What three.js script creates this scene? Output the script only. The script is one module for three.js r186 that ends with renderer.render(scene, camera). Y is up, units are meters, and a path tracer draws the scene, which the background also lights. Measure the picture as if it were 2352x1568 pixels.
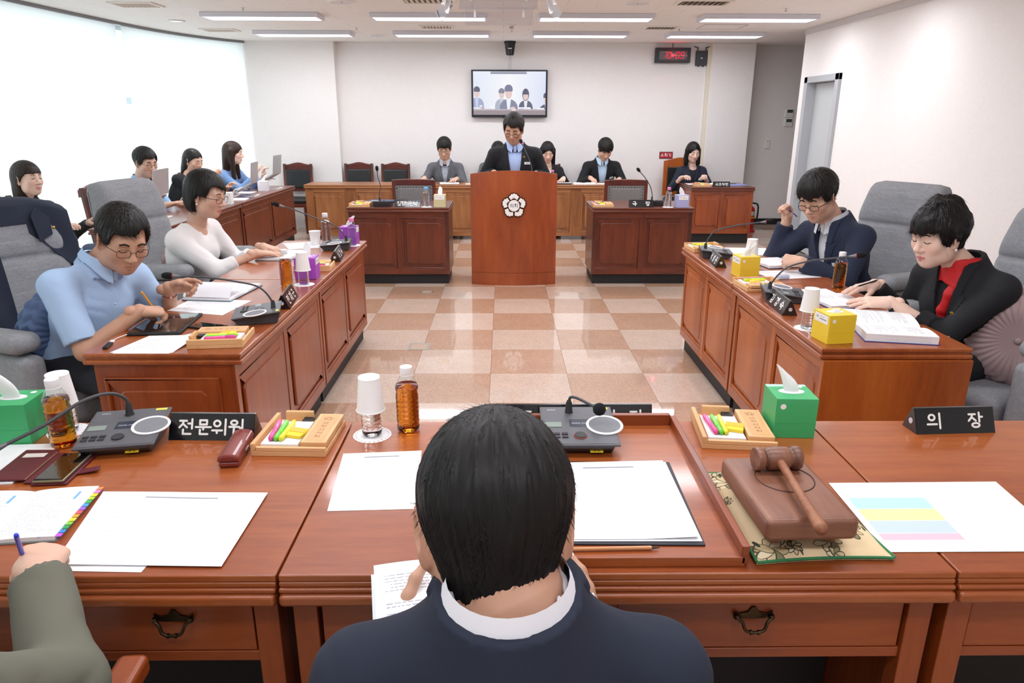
import * as THREE from 'three';
import { RoundedBoxGeometry } from 'three/addons/geometries/RoundedBoxGeometry.js';
import { mergeGeometries } from 'three/addons/utils/BufferGeometryUtils.js';
import { RectAreaLightUniformsLib } from 'three/addons/lights/RectAreaLightUniformsLib.js';

// ------------------------------------------------------------------ camera, daylight, exposure
const scene = new THREE.Scene();
const camera = new THREE.PerspectiveCamera(2 * Math.atan(784 / 1622) * 180 / Math.PI, 2352 / 1568, 0.05, 60);
camera.rotation.order = 'YXZ';
camera.position.set(0, 1.595, 0);
camera.rotation.set(-0.3063, -0.0120, 0.0025);
scene.add(camera);
scene.background = new THREE.Color(0.88, 0.95, 1.0);      // bright hazy summer sky outside the blinds
scene.backgroundIntensity = 3.7;
const renderer = new THREE.WebGLRenderer({ antialias: true });
renderer.toneMapping = THREE.LinearToneMapping;
renderer.toneMappingExposure = 1.04;
renderer.shadowMap.enabled = true;
RectAreaLightUniformsLib.init();
const LAMP_POWER = 15;                                    // ceiling LED panels
// ------------------------------------------------------------------ helpers
const V = (x, y, z) => new THREE.Vector3(x, y, z);
const PI = Math.PI;
const rng = (s) => () => { s = (s + 0x6d2b79f5) | 0; let t = Math.imul(s ^ (s >>> 15), 1 | s); t = (t + Math.imul(t ^ (t >>> 7), 61 | t)) ^ t; return ((t ^ (t >>> 14)) >>> 0) / 4294967296; };
const lerp = (a, b, t) => a + (b - a) * t, clamp = (x, a = 0, b = 1) => Math.min(b, Math.max(a, x));
const sstep = (a, b, x) => { const t = clamp((x - a) / (b - a)); return t * t * (3 - 2 * t); };
const hash = (x, y, z) => { let h = Math.imul(x, 374761393) ^ Math.imul(y, 668265263) ^ Math.imul(z, 2147483647 - 58); h = Math.imul(h ^ (h >>> 13), 1274126177); return ((h ^ (h >>> 16)) >>> 0) / 4294967296; };
function noise3(x, y, z) {
  const i = Math.floor(x), j = Math.floor(y), k = Math.floor(z), f = (t) => t * t * (3 - 2 * t), u = f(x - i), v = f(y - j), w = f(z - k);
  const L = (a, b, t) => a + (b - a) * t;
  return L(L(L(hash(i, j, k), hash(i + 1, j, k), u), L(hash(i, j + 1, k), hash(i + 1, j + 1, k), u), v),
    L(L(hash(i, j, k + 1), hash(i + 1, j, k + 1), u), L(hash(i, j + 1, k + 1), hash(i + 1, j + 1, k + 1), u), v), w);
}
function pnoise(x, y, px, py, seed) {                       // periodic in px, py lattice cells
  const i = Math.floor(x), j = Math.floor(y), f = (t) => t * t * (3 - 2 * t), u = f(x - i), v = f(y - j);
  const h = (a, b) => hash(((a % px) + px) % px, ((b % py) + py) % py, seed);
  return lerp(lerp(h(i, j), h(i + 1, j), u), lerp(h(i, j + 1), h(i + 1, j + 1), u), v);
}
const taken = new Map();
function numbered(name) { const n = taken.get(name) || 0; taken.set(name, n + 1); return n ? name + '_' + String(n).padStart(3, '0') : name; }
function tag(o, label, category, group, kind) { o.userData.label = label; o.userData.category = category; if (group) o.userData.group = group; if (kind) o.userData.kind = kind; return o; }
function thing(name, label, category, [x, y, z] = [0, 0, 0], turn = 0, group) {
  const o = new THREE.Group(); o.name = numbered(name); o.position.set(x, y, z); o.rotation.y = turn; scene.add(o);
  return tag(o, label, category, group);
}
function add(parent, name, geom, material, label) {
  const m = new THREE.Mesh(geom, material); m.name = parent === scene ? numbered(name) : name; m.castShadow = m.receiveShadow = true;
  if (label) m.userData.label = label;
  parent.add(m); return m;
}
function struct(name, geom, material, label, category) {
  const m = add(scene, name, geom, material); m.userData.kind = 'structure'; if (label) m.userData.label = label; if (category) m.userData.category = category; return m;
}
// --- geometries (all non-indexed with position, normal, uv in metres)
function fin(g, axis) {                                     // uv in metres from the dominant face direction; axis = grain direction
  g = g.index ? g.toNonIndexed() : g;
  for (const k of Object.keys(g.attributes)) if (!['position', 'normal', 'uv'].includes(k)) g.deleteAttribute(k);
  if (axis === 'keep' && g.attributes.uv) return g;
  const p = g.attributes.position, n = p.count, uv = new Float32Array(n * 2), a = V(), b = V(), c = V();
  for (let i = 0; i < n; i += 3) {
    a.fromBufferAttribute(p, i); b.fromBufferAttribute(p, i + 1); c.fromBufferAttribute(p, i + 2);
    const q = b.clone().sub(a).cross(c.clone().sub(a)), ax = Math.abs(q.x), ay = Math.abs(q.y), az = Math.abs(q.z);
    const drop = ay >= ax && ay >= az ? 'y' : ax >= az ? 'x' : 'z';
    let [u, v] = ['x', 'y', 'z'].filter((k) => k !== drop);
    if ((axis || 'x') === v) [u, v] = [v, u];
    [a, b, c].forEach((t, k) => { uv[(i + k) * 2] = t[u]; uv[(i + k) * 2 + 1] = t[v]; });
  }
  g.setAttribute('uv', new THREE.BufferAttribute(uv, 2));
  return g;
}
function box(w, h, d, x = 0, y = 0, z = 0, bevel = 0, axis) {
  const g = bevel ? new RoundedBoxGeometry(w, h, d, bevel > 0.015 ? 3 : 1, Math.min(bevel, w / 2.01, h / 2.01, d / 2.01)) : new THREE.BoxGeometry(w, h, d);
  g.translate(x, y, z); return fin(g, axis);
}
const cyl = (r0, r1, h, x = 0, y = 0, z = 0, seg = 24, open = false) => fin(new THREE.CylinderGeometry(r1, r0, h, seg, 1, open).translate(x, y, z));
const lathe = (pts, seg = 28) => fin(new THREE.LatheGeometry(pts.map(([r, y]) => new THREE.Vector2(r, y)), seg), 'keep');
const ball = (rx, ry, rz, x = 0, y = 0, z = 0, s = 16) => fin(new THREE.SphereGeometry(1, s, Math.max(6, s * 0.7 | 0)).scale(rx, ry, rz).translate(x, y, z));
const curve = (pts) => new THREE.CatmullRomCurve3(pts.map((p) => p.isVector3 ? p : V(...p)));
const tube = (pts, r, n = 24, seg = 8) => fin(new THREE.TubeGeometry(curve(pts), n, r, seg, false), 'keep');
const torus = (R, r, s = 32, t = 8) => fin(new THREE.TorusGeometry(R, r, t, s));
function shp(pts) { const s = new THREE.Shape(); pts.forEach(([x, y], i) => (i ? s.lineTo(x, y) : s.moveTo(x, y))); s.closePath(); return s; }
const ext = (shape, depth, bevel = 0, axis, seg = 12) => fin(new THREE.ExtrudeGeometry(shape, { depth: depth - 2 * bevel, bevelEnabled: bevel > 0, bevelSize: bevel, bevelThickness: bevel, bevelOffset: -bevel, bevelSegments: 2, curveSegments: seg }).translate(0, 0, bevel), axis);
const merge = (l) => mergeGeometries(l.map((g) => (g.index ? fin(g, 'keep') : g)));
const mv = (g, x, y, z, rx = 0, ry = 0, rz = 0) => g.applyMatrix4(new THREE.Matrix4().compose(V(x, y, z), new THREE.Quaternion().setFromEuler(new THREE.Euler(rx, ry, rz, 'YXZ')), V(1, 1, 1)));
function rrect(w, h, r) { const s = new THREE.Shape(), x = -w / 2, y = -h / 2; s.moveTo(x + r, y); s.lineTo(x + w - r, y); s.absarc(x + w - r, y + r, r, -PI / 2, 0); s.lineTo(x + w, y + h - r); s.absarc(x + w - r, y + h - r, r, 0, PI / 2); s.lineTo(x + r, y + h); s.absarc(x + r, y + h - r, r, PI / 2, PI); s.lineTo(x, y + r); s.absarc(x + r, y + r, r, PI, 1.5 * PI); return s; }
function grid(nu, nv, f, closed) {                          // parametric sheet f(u, v) -> [x, y, z]
  const pos = [], uv = [], idx = [];
  for (let j = 0; j <= nv; j++) for (let i = 0; i <= nu; i++) { const u = i / nu, v = j / nv; pos.push(...f(u, v)); uv.push(u, v); }
  for (let j = 0; j < nv; j++) for (let i = 0; i < nu; i++) { const a = j * (nu + 1) + i, b = a + 1, c = a + nu + 1, d = c + 1; idx.push(a, b, d, a, d, c); }
  const g = new THREE.BufferGeometry(); g.setAttribute('position', new THREE.Float32BufferAttribute(pos, 3)); g.setAttribute('uv', new THREE.Float32BufferAttribute(uv, 2)); g.setIndex(idx); g.computeVertexNormals();
  return g.toNonIndexed();
}
// --- textures
function dataTex(w, h, f, rep, srgb = true) {
  const d = new Uint8Array(w * h * 4);
  for (let y = 0, k = 0; y < h; y++) for (let x = 0; x < w; x++, k += 4) { const c = f(x, y); d[k] = c[0]; d[k + 1] = c[1]; d[k + 2] = c[2]; d[k + 3] = 255; }
  const t = new THREE.DataTexture(d, w, h); t.magFilter = THREE.LinearFilter; t.minFilter = THREE.LinearFilter; t.wrapS = t.wrapT = THREE.RepeatWrapping; if (srgb) t.colorSpace = THREE.SRGBColorSpace;
  if (rep) t.repeat.set(...rep); t.needsUpdate = true; return t;
}
function woodTex(dark, mid, light, seed, per = 1) {
  return dataTex(512, 512, (x, y) => {
    const u = x / 512, v = y / 512, warp = pnoise(u * 3, v * 5, 3, 5, seed) * 0.5;
    const a = pnoise(u * 4, (v + warp * 0.06) * 26, 4, 26, seed + 1), b = pnoise(u * 10, v * 96, 10, 96, seed + 2), c = pnoise(u * 2, v * 4 + warp, 2, 4, seed + 3), e = pnoise(u * 40, v * 256, 40, 256, seed + 4);
    const t = clamp(0.5 + (a - 0.5) * 0.34 + (b - 0.5) * 0.22 + (c - 0.5) * 0.75 + (e - 0.5) * 0.16);
    return [0, 1, 2].map((i) => (t < 0.5 ? lerp(dark[i], mid[i], t * 2) : lerp(mid[i], light[i], t * 2 - 1)));
  }, [per, per]);
}
function speckTex(base, amp, seed, cell = 128, rep = [1, 1], weave = 0) {
  return dataTex(256, 256, (x, y) => {
    const n = (pnoise(x / 256 * cell, y / 256 * cell, cell, cell, seed) - 0.5) * 2 + (pnoise(x / 256 * 12, y / 256 * 12, 12, 12, seed + 7) - 0.5) * 0.5 + (weave ? ((x >> 1) + (y >> 1)) % 2 * weave - weave / 2 : 0);
    return base.map((c) => clamp(c + n * amp, 0, 255));
  }, rep);
}
function canvas(w, h, draw) {
  const c = document.createElement('canvas'); c.width = w; c.height = h; const g = c.getContext('2d'); draw(g, w, h);
  const t = new THREE.CanvasTexture(c); t.colorSpace = THREE.SRGBColorSpace; return t;
}
// --- Hangul lettering drawn stroke by stroke
const CHO = 'ㄱㄲㄴㄷㄸㄹㅁㅂㅃㅅㅆㅇㅈㅉㅊㅋㅌㅍㅎ', JONG = ' ㄱㄲㄳㄴㄵㄶㄷㄹㄺㄻㄼㄽㄾㄿㅀㅁㅂㅄㅅㅆㅇㅈㅊㅋㅌㅍㅎ';
const JAMO = {
  'ㄱ': [[.08, .14, .86, .14, .72, .92]], 'ㄴ': [[.16, .08, .16, .86, .92, .86]], 'ㄷ': [[.1, .12, .9, .12], [.16, .12, .16, .88, .92, .88]], 'ㅁ': [[.15, .12, .85, .12, .85, .88, .15, .88, .15, .12]],
  'ㅂ': [[.15, .05, .15, .9, .85, .9, .85, .05], [.15, .48, .85, .48]], 'ㅅ': [[.52, .06, .44, .46, .06, .94], [.47, .44, .94, .94]], 'ㅇ': [[0.5, 0.5, 0.38]],
  'ㅈ': [[.1, .12, .9, .12], [.54, .12, .44, .5, .06, .94], [.47, .5, .94, .94]], 'ㅊ': [[.35, .0, .65, .0], [.08, .24, .92, .24], [.54, .24, .44, .56, .06, .96], [.47, .56, .94, .96]], 'ㅎ': [[.34, .0, .66, .0], [.06, .22, .94, .22], [.5, .68, .27]],
};
function hangul(g, ch, x, y, s, lw) {
  if (ch === ' ') return;
  const n = ch.charCodeAt(0) - 0xac00, L = CHO[Math.floor(n / 588)], v = Math.floor((n % 588) / 28), T = JONG[n % 28].trim();
  g.lineWidth = lw; g.lineCap = g.lineJoin = 'round';
  const put = (j, X, Y, W, H) => (JAMO[j] || []).forEach((q) => { g.beginPath(); if (q.length === 3) g.ellipse(x + (X + q[0] * W) * s, y + (Y + q[1] * H) * s, q[2] * W * s, q[2] * H * s, 0, 0, 7); else for (let i = 0; i < q.length; i += 2) { const a = x + (X + q[i] * W) * s, b = y + (Y + q[i + 1] * H) * s; i ? g.lineTo(a, b) : g.moveTo(a, b); } g.stroke(); });
  const ln = (...q) => { g.beginPath(); for (let i = 0; i < q.length; i += 2) { const a = x + q[i] * s, b = y + q[i + 1] * s; i ? g.lineTo(a, b) : g.moveTo(a, b); } g.stroke(); };
  const b = T ? .6 : .96, hz = [8, 12, 13, 17, 18].includes(v), both = [9, 10, 11, 14, 15, 16, 19].includes(v), mid = T ? .5 : .78;
  if (hz) put(L, .2, .04, .6, T ? .34 : .48); else if (both) put(L, .06, .04, .5, T ? .34 : .46); else put(L, .04, .06, .52, b - .1);
  const bar = (X) => ln(X, .02, X, b), tick = (X, Y, d) => ln(X, Y, X + d, Y), m = b * .48;
  if (v === 0 || v === 2) { bar(.76); tick(.76, m, .2); if (v === 2) tick(.76, m + .14, .2); } if (v === 1) { bar(.7); bar(.92); tick(.7, m, .22); }
  if (v === 4 || v === 6) { bar(.84); tick(.84, m, -.24); if (v === 6) tick(.84, m - .15, -.24); } if (v === 5) { bar(.74); bar(.93); tick(.74, m, -.2); } if (v === 20) bar(.8);
  if (hz) { ln(.04, mid, .96, mid); if (v === 8) ln(.5, mid - .14, .5, mid); if (v === 13) ln(.5, mid, .5, mid + .15); }
  if (both) { const h = T ? .47 : .7; ln(.02, h, .62, h); bar(.82); if (v <= 11) ln(.31, h - .12, .31, h); else if (v < 19) ln(.31, h, .31, h + .16); if (v === 9 || v === 10) tick(.82, m, .16); if (v === 14) tick(.82, h + .06, -.16); }
  if (T) put(T, .2, .64, .62, .34);
}
function hangulRow(g, text, x, y, s, gap, lw, vertical) { [...text].forEach((c, i) => hangul(g, c, x + (vertical ? 0 : i * gap), y + (vertical ? i * gap : 0), s, lw)); }
const plain = (c, roughness = 0.6, o = {}) => new THREE.MeshPhysicalMaterial({ color: c, roughness, ...o });
const lin = (r, g, b) => new THREE.Color().setRGB(r, g, b);

// ------------------------------------------------------------------ materials
const M = {};
const WOOD = { clearcoat: 0.45, clearcoatRoughness: 0.16, roughness: 0.42 };
M.mahogany = new THREE.MeshPhysicalMaterial({ map: woodTex([112, 46, 14], [146, 66, 22], [166, 84, 32], 11), ...WOOD });
M.mahoganyDark = new THREE.MeshPhysicalMaterial({ map: woodTex([58, 22, 12], [92, 38, 20], [118, 54, 28], 23), ...WOOD });
M.mahoganyTop = new THREE.MeshPhysicalMaterial({ map: woodTex([120, 52, 18], [152, 74, 28], [174, 94, 40], 31), ...WOOD, clearcoat: 0.7, clearcoatRoughness: 0.1 });
M.cherry = new THREE.MeshPhysicalMaterial({ map: woodTex([144, 66, 18], [174, 88, 28], [192, 106, 40], 41), ...WOOD });
M.lectern = new THREE.MeshPhysicalMaterial({ map: woodTex([128, 54, 16], [154, 70, 26], [172, 88, 38], 47), ...WOOD });
M.oak = new THREE.MeshPhysicalMaterial({ map: woodTex([112, 66, 34], [150, 96, 56], [176, 122, 78], 53), ...WOOD, clearcoat: 0.2 });
M.walnut = new THREE.MeshPhysicalMaterial({ map: woodTex([84, 48, 34], [122, 76, 56], [146, 98, 74], 61, 2), roughness: 0.45, clearcoat: 0.25, clearcoatRoughness: 0.3 });
M.beech = new THREE.MeshPhysicalMaterial({ map: woodTex([200, 142, 86], [222, 168, 112], [234, 188, 136], 67, 2), roughness: 0.5 });
M.chairWood = new THREE.MeshPhysicalMaterial({ map: woodTex([60, 20, 14], [92, 34, 22], [112, 48, 30], 71, 2), ...WOOD });
M.black = plain(0x17181a, 0.55); M.kick = plain(0x1d1d1f, 0.6); M.steel = plain(0xc9ccd0, 0.3, { metalness: 0.9 }); M.bronze = plain(0x4a3c2a, 0.35, { metalness: 0.85 });
M.white = plain(0xf2f1ef, 0.55); M.paper = plain(0xf4f4f6, 0.75); M.cup = plain(0xf5f4f2, 0.6); M.gold = plain(0xc9a24a, 0.3, { metalness: 0.9 });
M.leather = plain(0x1d2021, 0.42, { clearcoat: 0.15 }); M.rubber = plain(0x151516, 0.75);
M.wall = new THREE.MeshPhysicalMaterial({ map: speckTex([244, 241, 239], 2, 5, 96), roughness: 0.85 });
M.ceil = new THREE.MeshPhysicalMaterial({ map: speckTex([244, 241, 237], 4, 8, 128, [3, 3]), roughness: 0.95 });
M.trimGrey = plain(0xb4b8bd, 0.4); M.doorGrey = plain(0xc3c8ca, 0.45);
const tweed = speckTex([146, 148, 152], 26, 15, 220, [7, 7]);
M.tweed = new THREE.MeshPhysicalMaterial({ map: tweed, roughness: 0.95, bumpMap: tweed, bumpScale: 0.0012, sheen: 0.3 });
const canvasCloth = speckTex([134, 132, 130], 16, 18, 240, [10, 10], 1);
M.chairCloth = new THREE.MeshPhysicalMaterial({ map: canvasCloth, roughness: 0.95, bumpMap: canvasCloth, bumpScale: 0.0006 });
const grain = dataTex(512, 512, (x, y) => { const n = pnoise(x / 4, y / 4, 128, 128, 3) * 0.5 + pnoise(x / 2, y / 2, 256, 256, 9) * 0.35 + pnoise(x / 64, y / 64, 8, 8, 4) * 0.5; const v = clamp(n * 190, 0, 255); return [v, v, v]; }, [1, 1], false);
const swell = dataTex(256, 256, (x, y) => { const n = pnoise(x / 32, y / 32, 8, 8, 31) * 0.8 + pnoise(x / 10, y / 10, 25, 25, 37) * 0.2; return [n * 255, n * 255, n * 255]; }, [1, 1], false);
const tileTex = (c, s) => dataTex(256, 256, (x, y) => { const n = (pnoise(x / 2, y / 2, 128, 128, s) - 0.5) * 26 + (pnoise(x / 5, y / 5, 51, 51, s + 1) - 0.5) * 18 + (pnoise(x / 64, y / 64, 4, 4, s + 2) - 0.5) * 8; return c.map((k) => clamp(k + n, 0, 255)); }, [2, 2]);
const tileMat = (c, s) => new THREE.MeshPhysicalMaterial({ map: tileTex(c, s), roughness: 0.38, bumpMap: grain, bumpScale: 0.0007, clearcoat: 1, clearcoatRoughness: 0.04 });
M.tileLight = [tileMat([210, 186, 168], 81), tileMat([206, 182, 163], 85)];
M.tileTan = [tileMat([188, 150, 123], 91), tileMat([184, 146, 118], 95)];
M.glass = new THREE.MeshPhysicalMaterial({ color: 0xeaf6f8, transmission: 1, roughness: 0.02, thickness: 0, ior: 1.45 });
M.acrylic = new THREE.MeshPhysicalMaterial({ color: 0xf4f6fa, transmission: 1, roughness: 0.03, thickness: 0, ior: 1.49 });
M.pet = new THREE.MeshPhysicalMaterial({ color: 0xf8fbfc, transmission: 1, roughness: 0.03, thickness: 0, ior: 1.4 });
M.water = new THREE.MeshPhysicalMaterial({ color: 0xffffff, transmission: 1, roughness: 0.0, thickness: 0.05, ior: 1.33 });
M.tea = new THREE.MeshPhysicalMaterial({ color: 0xffffff, transmission: 1, roughness: 0.0, thickness: 0.05, ior: 1.33, attenuationColor: lin(0.80, 0.33, 0.035), attenuationDistance: 0.05 });
M.tissue = new THREE.MeshPhysicalMaterial({ color: 0xf7f7f7, transmission: 0.25, roughness: 1, thickness: 0, side: THREE.DoubleSide });
M.blind = new THREE.MeshPhysicalMaterial({ map: speckTex([248, 248, 246], 2.5, 21, 200, [4, 4]), transmission: 0.42, roughness: 1, thickness: 0, side: THREE.DoubleSide });
// ------------------------------------------------------------------ room shell
const CEIL = 2.62, BACK = -10.9;
{
  // floor: checkerboard of half-metre vinyl tiles under a glossy coat
  const floor = struct('floor', box(11.6, 0.12, 13.2, 0.9, -0.072, -5.2), plain(0x8a7361, 0.8), 'checkerboard floor of glossy beige and tan vinyl tiles', 'floor');
  const tg = box(0.4985, 0.012, 0.4985, 0, -0.006, 0), rest = [[], []], x0 = -1.0877, z0 = -6.848;
  for (let i = -8; i < 11; i++) for (let j = -9; j < 16; j++) {
    const cx = x0 + i * 0.5 + 0.25, cz = z0 + j * 0.5 + 0.25, dark = ((i + j) & 1) === 0 ? 1 : 0;
    if (cx > 3.6 && cz > -9) continue;
    const seen = cz < -1.9 && cz > -11.3 && ((Math.abs(cx) < 1.75 && cz > -7.4) || (cz < -5.3 && cx > -3.1 && cx < 4.7) || (cx < -1.5 && cx > -2.9));
    if (seen) { const t = add(floor, 'floor_tile', tg, (dark ? M.tileTan : M.tileLight)[hash(i, j, 3) > 0.5 ? 1 : 0]); t.position.set(cx, 0, cz); if (hash(i, j, 9) > 0.5) t.rotation.y = PI; }
    else rest[dark].push(mv(tg.clone(), cx, 0, cz));
  }
  rest.forEach((l, d) => { add(floor, d ? 'tan_floor_tiles' : 'beige_floor_tiles', merge(l), (d ? M.tileTan : M.tileLight)[0]).userData.kind = 'stuff'; });
  for (const [x, z, w] of [[-0.74, -6.62, 0.125], [-0.62, -4.92, 0.155]]) {        // floor outlet covers
    const t = thing('floor_outlet', w < 0.13 ? 'small grey floor outlet cover beside the lectern foot' : 'larger grey floor outlet cover in the middle of the aisle', 'outlet', [x, 0, z]);
    add(t, 'rim', ext((() => { const s = rrect(w, w, 0.004); s.holes.push(rrect(w - 0.03, w - 0.03, 0.003)); return s; })(), 0.003, 0.0008).rotateX(-PI / 2), plain(0xa9a8a2, 0.35, { metalness: 0.5 }));
    add(t, 'lid', box(w - 0.034, 0.002, w - 0.034, 0, 0.001, 0), plain(0xb29a84, 0.5));
  }
  // ceiling: mineral fibre panels in running bond
  const ceil = struct('ceiling', box(11.6, 0.1, 13.2, 0.9, CEIL + 0.058, -5.2), plain(0xb9b3ac, 0.95), 'white mineral fibre panel ceiling', 'ceiling');
  const pg = box(0.5975, 0.008, 0.2985, 0, 0.004, 0), far = [];
  for (let j = 0; j < 44; j++) for (let i = -9; i < 12; i++) {
    const cx = i * 0.6 + (j & 1 ? 0.3 : 0), cz = -11.1 + j * 0.3;
    if (cx < -4.9 || cx > 6.2) continue;
    if (j < 16 && cx < 4.3) { const p = add(ceil, 'ceiling_panel', pg, M.ceil); p.position.set(cx, CEIL, cz); } else far.push(mv(pg.clone(), cx, CEIL, cz));
  }
  add(ceil, 'rear_ceiling_panels', merge(far), M.ceil).userData.kind = 'stuff';

  // walls
  struct('wall_back', merge([box(5.4, CEIL, 0.15, 0.3, CEIL / 2, BACK - 0.075), box(1.32, CEIL, 0.24, -3.06, CEIL / 2, -10.88)]), M.wall, 'off-white painted rear wall with a shallow projecting pier', 'wall');
  struct('wall_pillar', box(0.62, CEIL, 0.4, 3.3, CEIL / 2, -11.03, 0.006), M.wall, 'white square pillar in the corner beside the digital clock', 'pillar');
  struct('trim_1', merge([box(0.05, CEIL, 0.03, 2.955, CEIL / 2, BACK + 0.015, 0.004), box(0.02, CEIL, 0.05, 2.985, CEIL / 2, BACK + 0.025)]), plain(0xe6dfce, 0.6), 'cream vertical duct strip beside the pillar', 'trim');
  struct('wall_recess', box(3.2, CEIL, 0.12, 5.1, CEIL / 2, -11.27), M.wall, 'plain wall of the recess beyond the door partition', 'wall');
  struct('baseboard_recess', box(2.6, 0.09, 0.02, 4.9, 0.045, -11.2), M.kick, 'black skirting along the recess wall', 'baseboard');
  struct('wall_passage', box(0.12, CEIL, 13.2, 6.72, CEIL / 2, -5.2), M.wall, 'far wall of the side passage', 'wall');
  struct('wall_right', merge([box(0.14, CEIL, 0.2, 3.72, CEIL / 2, -9.1), box(0.14, CEIL - 2.07, 0.92, 3.72, (CEIL + 2.07) / 2, -8.54), box(0.14, CEIL, 9.5, 3.72, CEIL / 2, -3.33)]), M.wall, 'long white partition wall with the grey door', 'wall');
  struct('trim_2', box(0.02, 0.06, 10.6, 3.64, CEIL - 0.03, -3.9, 0.003), plain(0xd8d6d6, 0.5), 'pale grey cornice strip along the partition wall', 'trim');
  struct('baseboard_right', box(0.016, 0.09, 9.5, 3.642, 0.045, -3.33), M.kick, 'black skirting along the partition wall', 'baseboard');
  struct('wall_near', box(11.6, CEIL, 0.12, 0.9, CEIL / 2, 1.4), M.wall, 'white wall behind the chairman', 'wall');
  // door
  const door = thing('door_1', 'grey steel door in the white partition wall behind the man with the pen', 'door', [3.65, 0, -8.54]); door.userData.kind = 'structure';
  add(door, 'door_frame', merge([box(0.17, 2.07, 0.09, 0.05, 1.035, -0.415, 0.004), box(0.17, 2.07, 0.09, 0.05, 1.035, 0.415, 0.004), box(0.17, 0.07, 0.92, 0.05, 2.035, 0, 0.004)]), M.trimGrey);
  add(door, 'door_leaf', box(0.045, 1.99, 0.736, 0.1, 1.0, 0, 0.003), M.doorGrey);
  const hd = add(door, 'door_handle', merge([cyl(0.012, 0.012, 0.05, 0, 0, 0).rotateZ(PI / 2).translate(0.05, 1.0, 0.3), box(0.018, 0.018, 0.12, 0.026, 1.0, 0.25, 0.006)]), M.steel); hd.name = 'handle';

  // curved window wall: mullions, transoms, panes and translucent roller blinds
  const runs = [[V(-3.66, 0, -10.76), V(-4.13, 0, -9.92), V(-4.37, 0, -8.75)], [V(-4.37, 0, -8.75), V(-4.47, 0, -7.6), V(-4.52, 0, -6.5)], [V(-4.52, 0, -6.5), V(-4.53, 0, -5.3), V(-4.5, 0, -4.1)], [V(-4.5, 0, -4.1), V(-4.45, 0, -2.9), V(-4.4, 0, -1.6)], [V(-4.4, 0, -1.6), V(-4.4, 0, -0.2), V(-4.4, 0, 1.36)]];
  const out = (c, t, o) => { const p = c.getPoint(t), q = c.getTangent(t); return V(p.x - q.z * -o * -1, 0, p.z + q.x * -o * -1).set(p.x + q.z * o * 1, 0, p.z - q.x * o); };
  const strip = (c, y0, y1, o, n = 16, a = 0, b = 1, wave = 0) => grid(n, 1, (u, v) => { const p = out(c, lerp(a, b, u), o + wave * Math.sin(u * 40)); return [p.x, lerp(y0, y1, v), p.z]; });
  const say = ['rearmost white roller blind beside the rear wall', 'second white roller blind behind the man in the knit polo', 'third white roller blind beside the left edge of the view', 'fourth roller blind along the window wall', 'last roller blind beside the near wall'];
  const sgn = -1;                                             // outwards is to the left of the run
  runs.forEach((r, k) => {
    const c = new THREE.QuadraticBezierCurve3(r[0], r[1].clone().multiplyScalar(2).sub(r[0].clone().add(r[2]).multiplyScalar(0.5)), r[2]), L = c.getLength();
    const w = thing('window_' + (k + 1), ['tall window behind the rearmost blind', 'tall window behind the second blind', 'tall window behind the third blind', 'tall window behind the fourth blind', 'tall window behind the last blind'][k], 'window'); w.name = 'window_' + (k + 1); w.userData.kind = 'structure';
    const bar = (t, y0, y1, wd, dp) => { const p = out(c, t, sgn * 0.14), q = c.getTangent(t); return mv(box(wd, y1 - y0, dp, 0, 0, 0), p.x, (y0 + y1) / 2, p.z, 0, Math.atan2(q.x, q.z) + PI / 2, 0); };
    const rail = (y0, y1) => { const g = []; for (let i = 0; i < 10; i++) { const a = out(c, i / 10, sgn * 0.14), b = out(c, (i + 1) / 10, sgn * 0.14), d = b.clone().sub(a); g.push(mv(box(d.length() + 0.01, y1 - y0, 0.09, 0, 0, 0), (a.x + b.x) / 2, (y0 + y1) / 2, (a.z + b.z) / 2, 0, Math.atan2(d.x, d.z) + PI / 2, 0)); } return merge(g); };
    add(w, 'post', bar(0.0, 0, CEIL, 0.07, 0.1), plain(0xc7d2d6, 0.4, { metalness: 0.3 })); if (k === 4) add(w, 'post', bar(1, 0, CEIL, 0.07, 0.1), M.trimGrey);
    add(w, 'transom', rail(1.74, 1.82), plain(0xbfcacd, 0.4)); add(w, 'head_rail', rail(CEIL - 0.07, CEIL), plain(0xbfcacd, 0.4)); add(w, 'sill_rail', rail(0, 0.1), plain(0xbfcacd, 0.4));
    add(w, 'mullion', bar(0.48, 0.1, 1.74, 0.07, 0.09), plain(0xbfcacd, 0.4));
    add(w, 'pane', strip(c, 1.82, CEIL - 0.07, sgn * 0.145), M.glass); add(w, 'pane', strip(c, 0.1, 1.74, sgn * 0.145, 8, 0, 0.48), M.glass); add(w, 'pane', strip(c, 0.1, 1.74, sgn * 0.145, 8, 0.48, 1), M.glass);
    const b = thing('roller_blind', say[k], 'blind', [0, 0, 0], 0, 'roller blinds along the window wall'), e = 0.045 / L;
    add(b, 'blind_fabric', strip(c, 0.06, CEIL - 0.03, 0, 24, e * (k === 0 ? 0.7 : 1), 1 - e), M.blind);
    add(b, 'head_box', merge([...Array(8)].map((_, i) => { const a = out(c, i / 8, 0), q = out(c, (i + 1) / 8, 0), d = q.clone().sub(a); return mv(box(d.length(), 0.03, 0.06, 0, 0, 0), (a.x + q.x) / 2, CEIL - 0.016, (a.z + q.z) / 2, 0, Math.atan2(d.x, d.z) + PI / 2, 0); })), plain(0x8d8f92, 0.5));
    add(b, 'hem_bar', merge([...Array(8)].map((_, i) => { const a = out(c, lerp(e, 1 - e, i / 8), 0), q = out(c, lerp(e, 1 - e, (i + 1) / 8), 0), d = q.clone().sub(a); return mv(box(d.length() + 0.004, 0.025, 0.012, 0, 0, 0), (a.x + q.x) / 2, 0.06, (a.z + q.z) / 2, 0, Math.atan2(d.x, d.z) + PI / 2, 0); })), M.white);
  });

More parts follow.
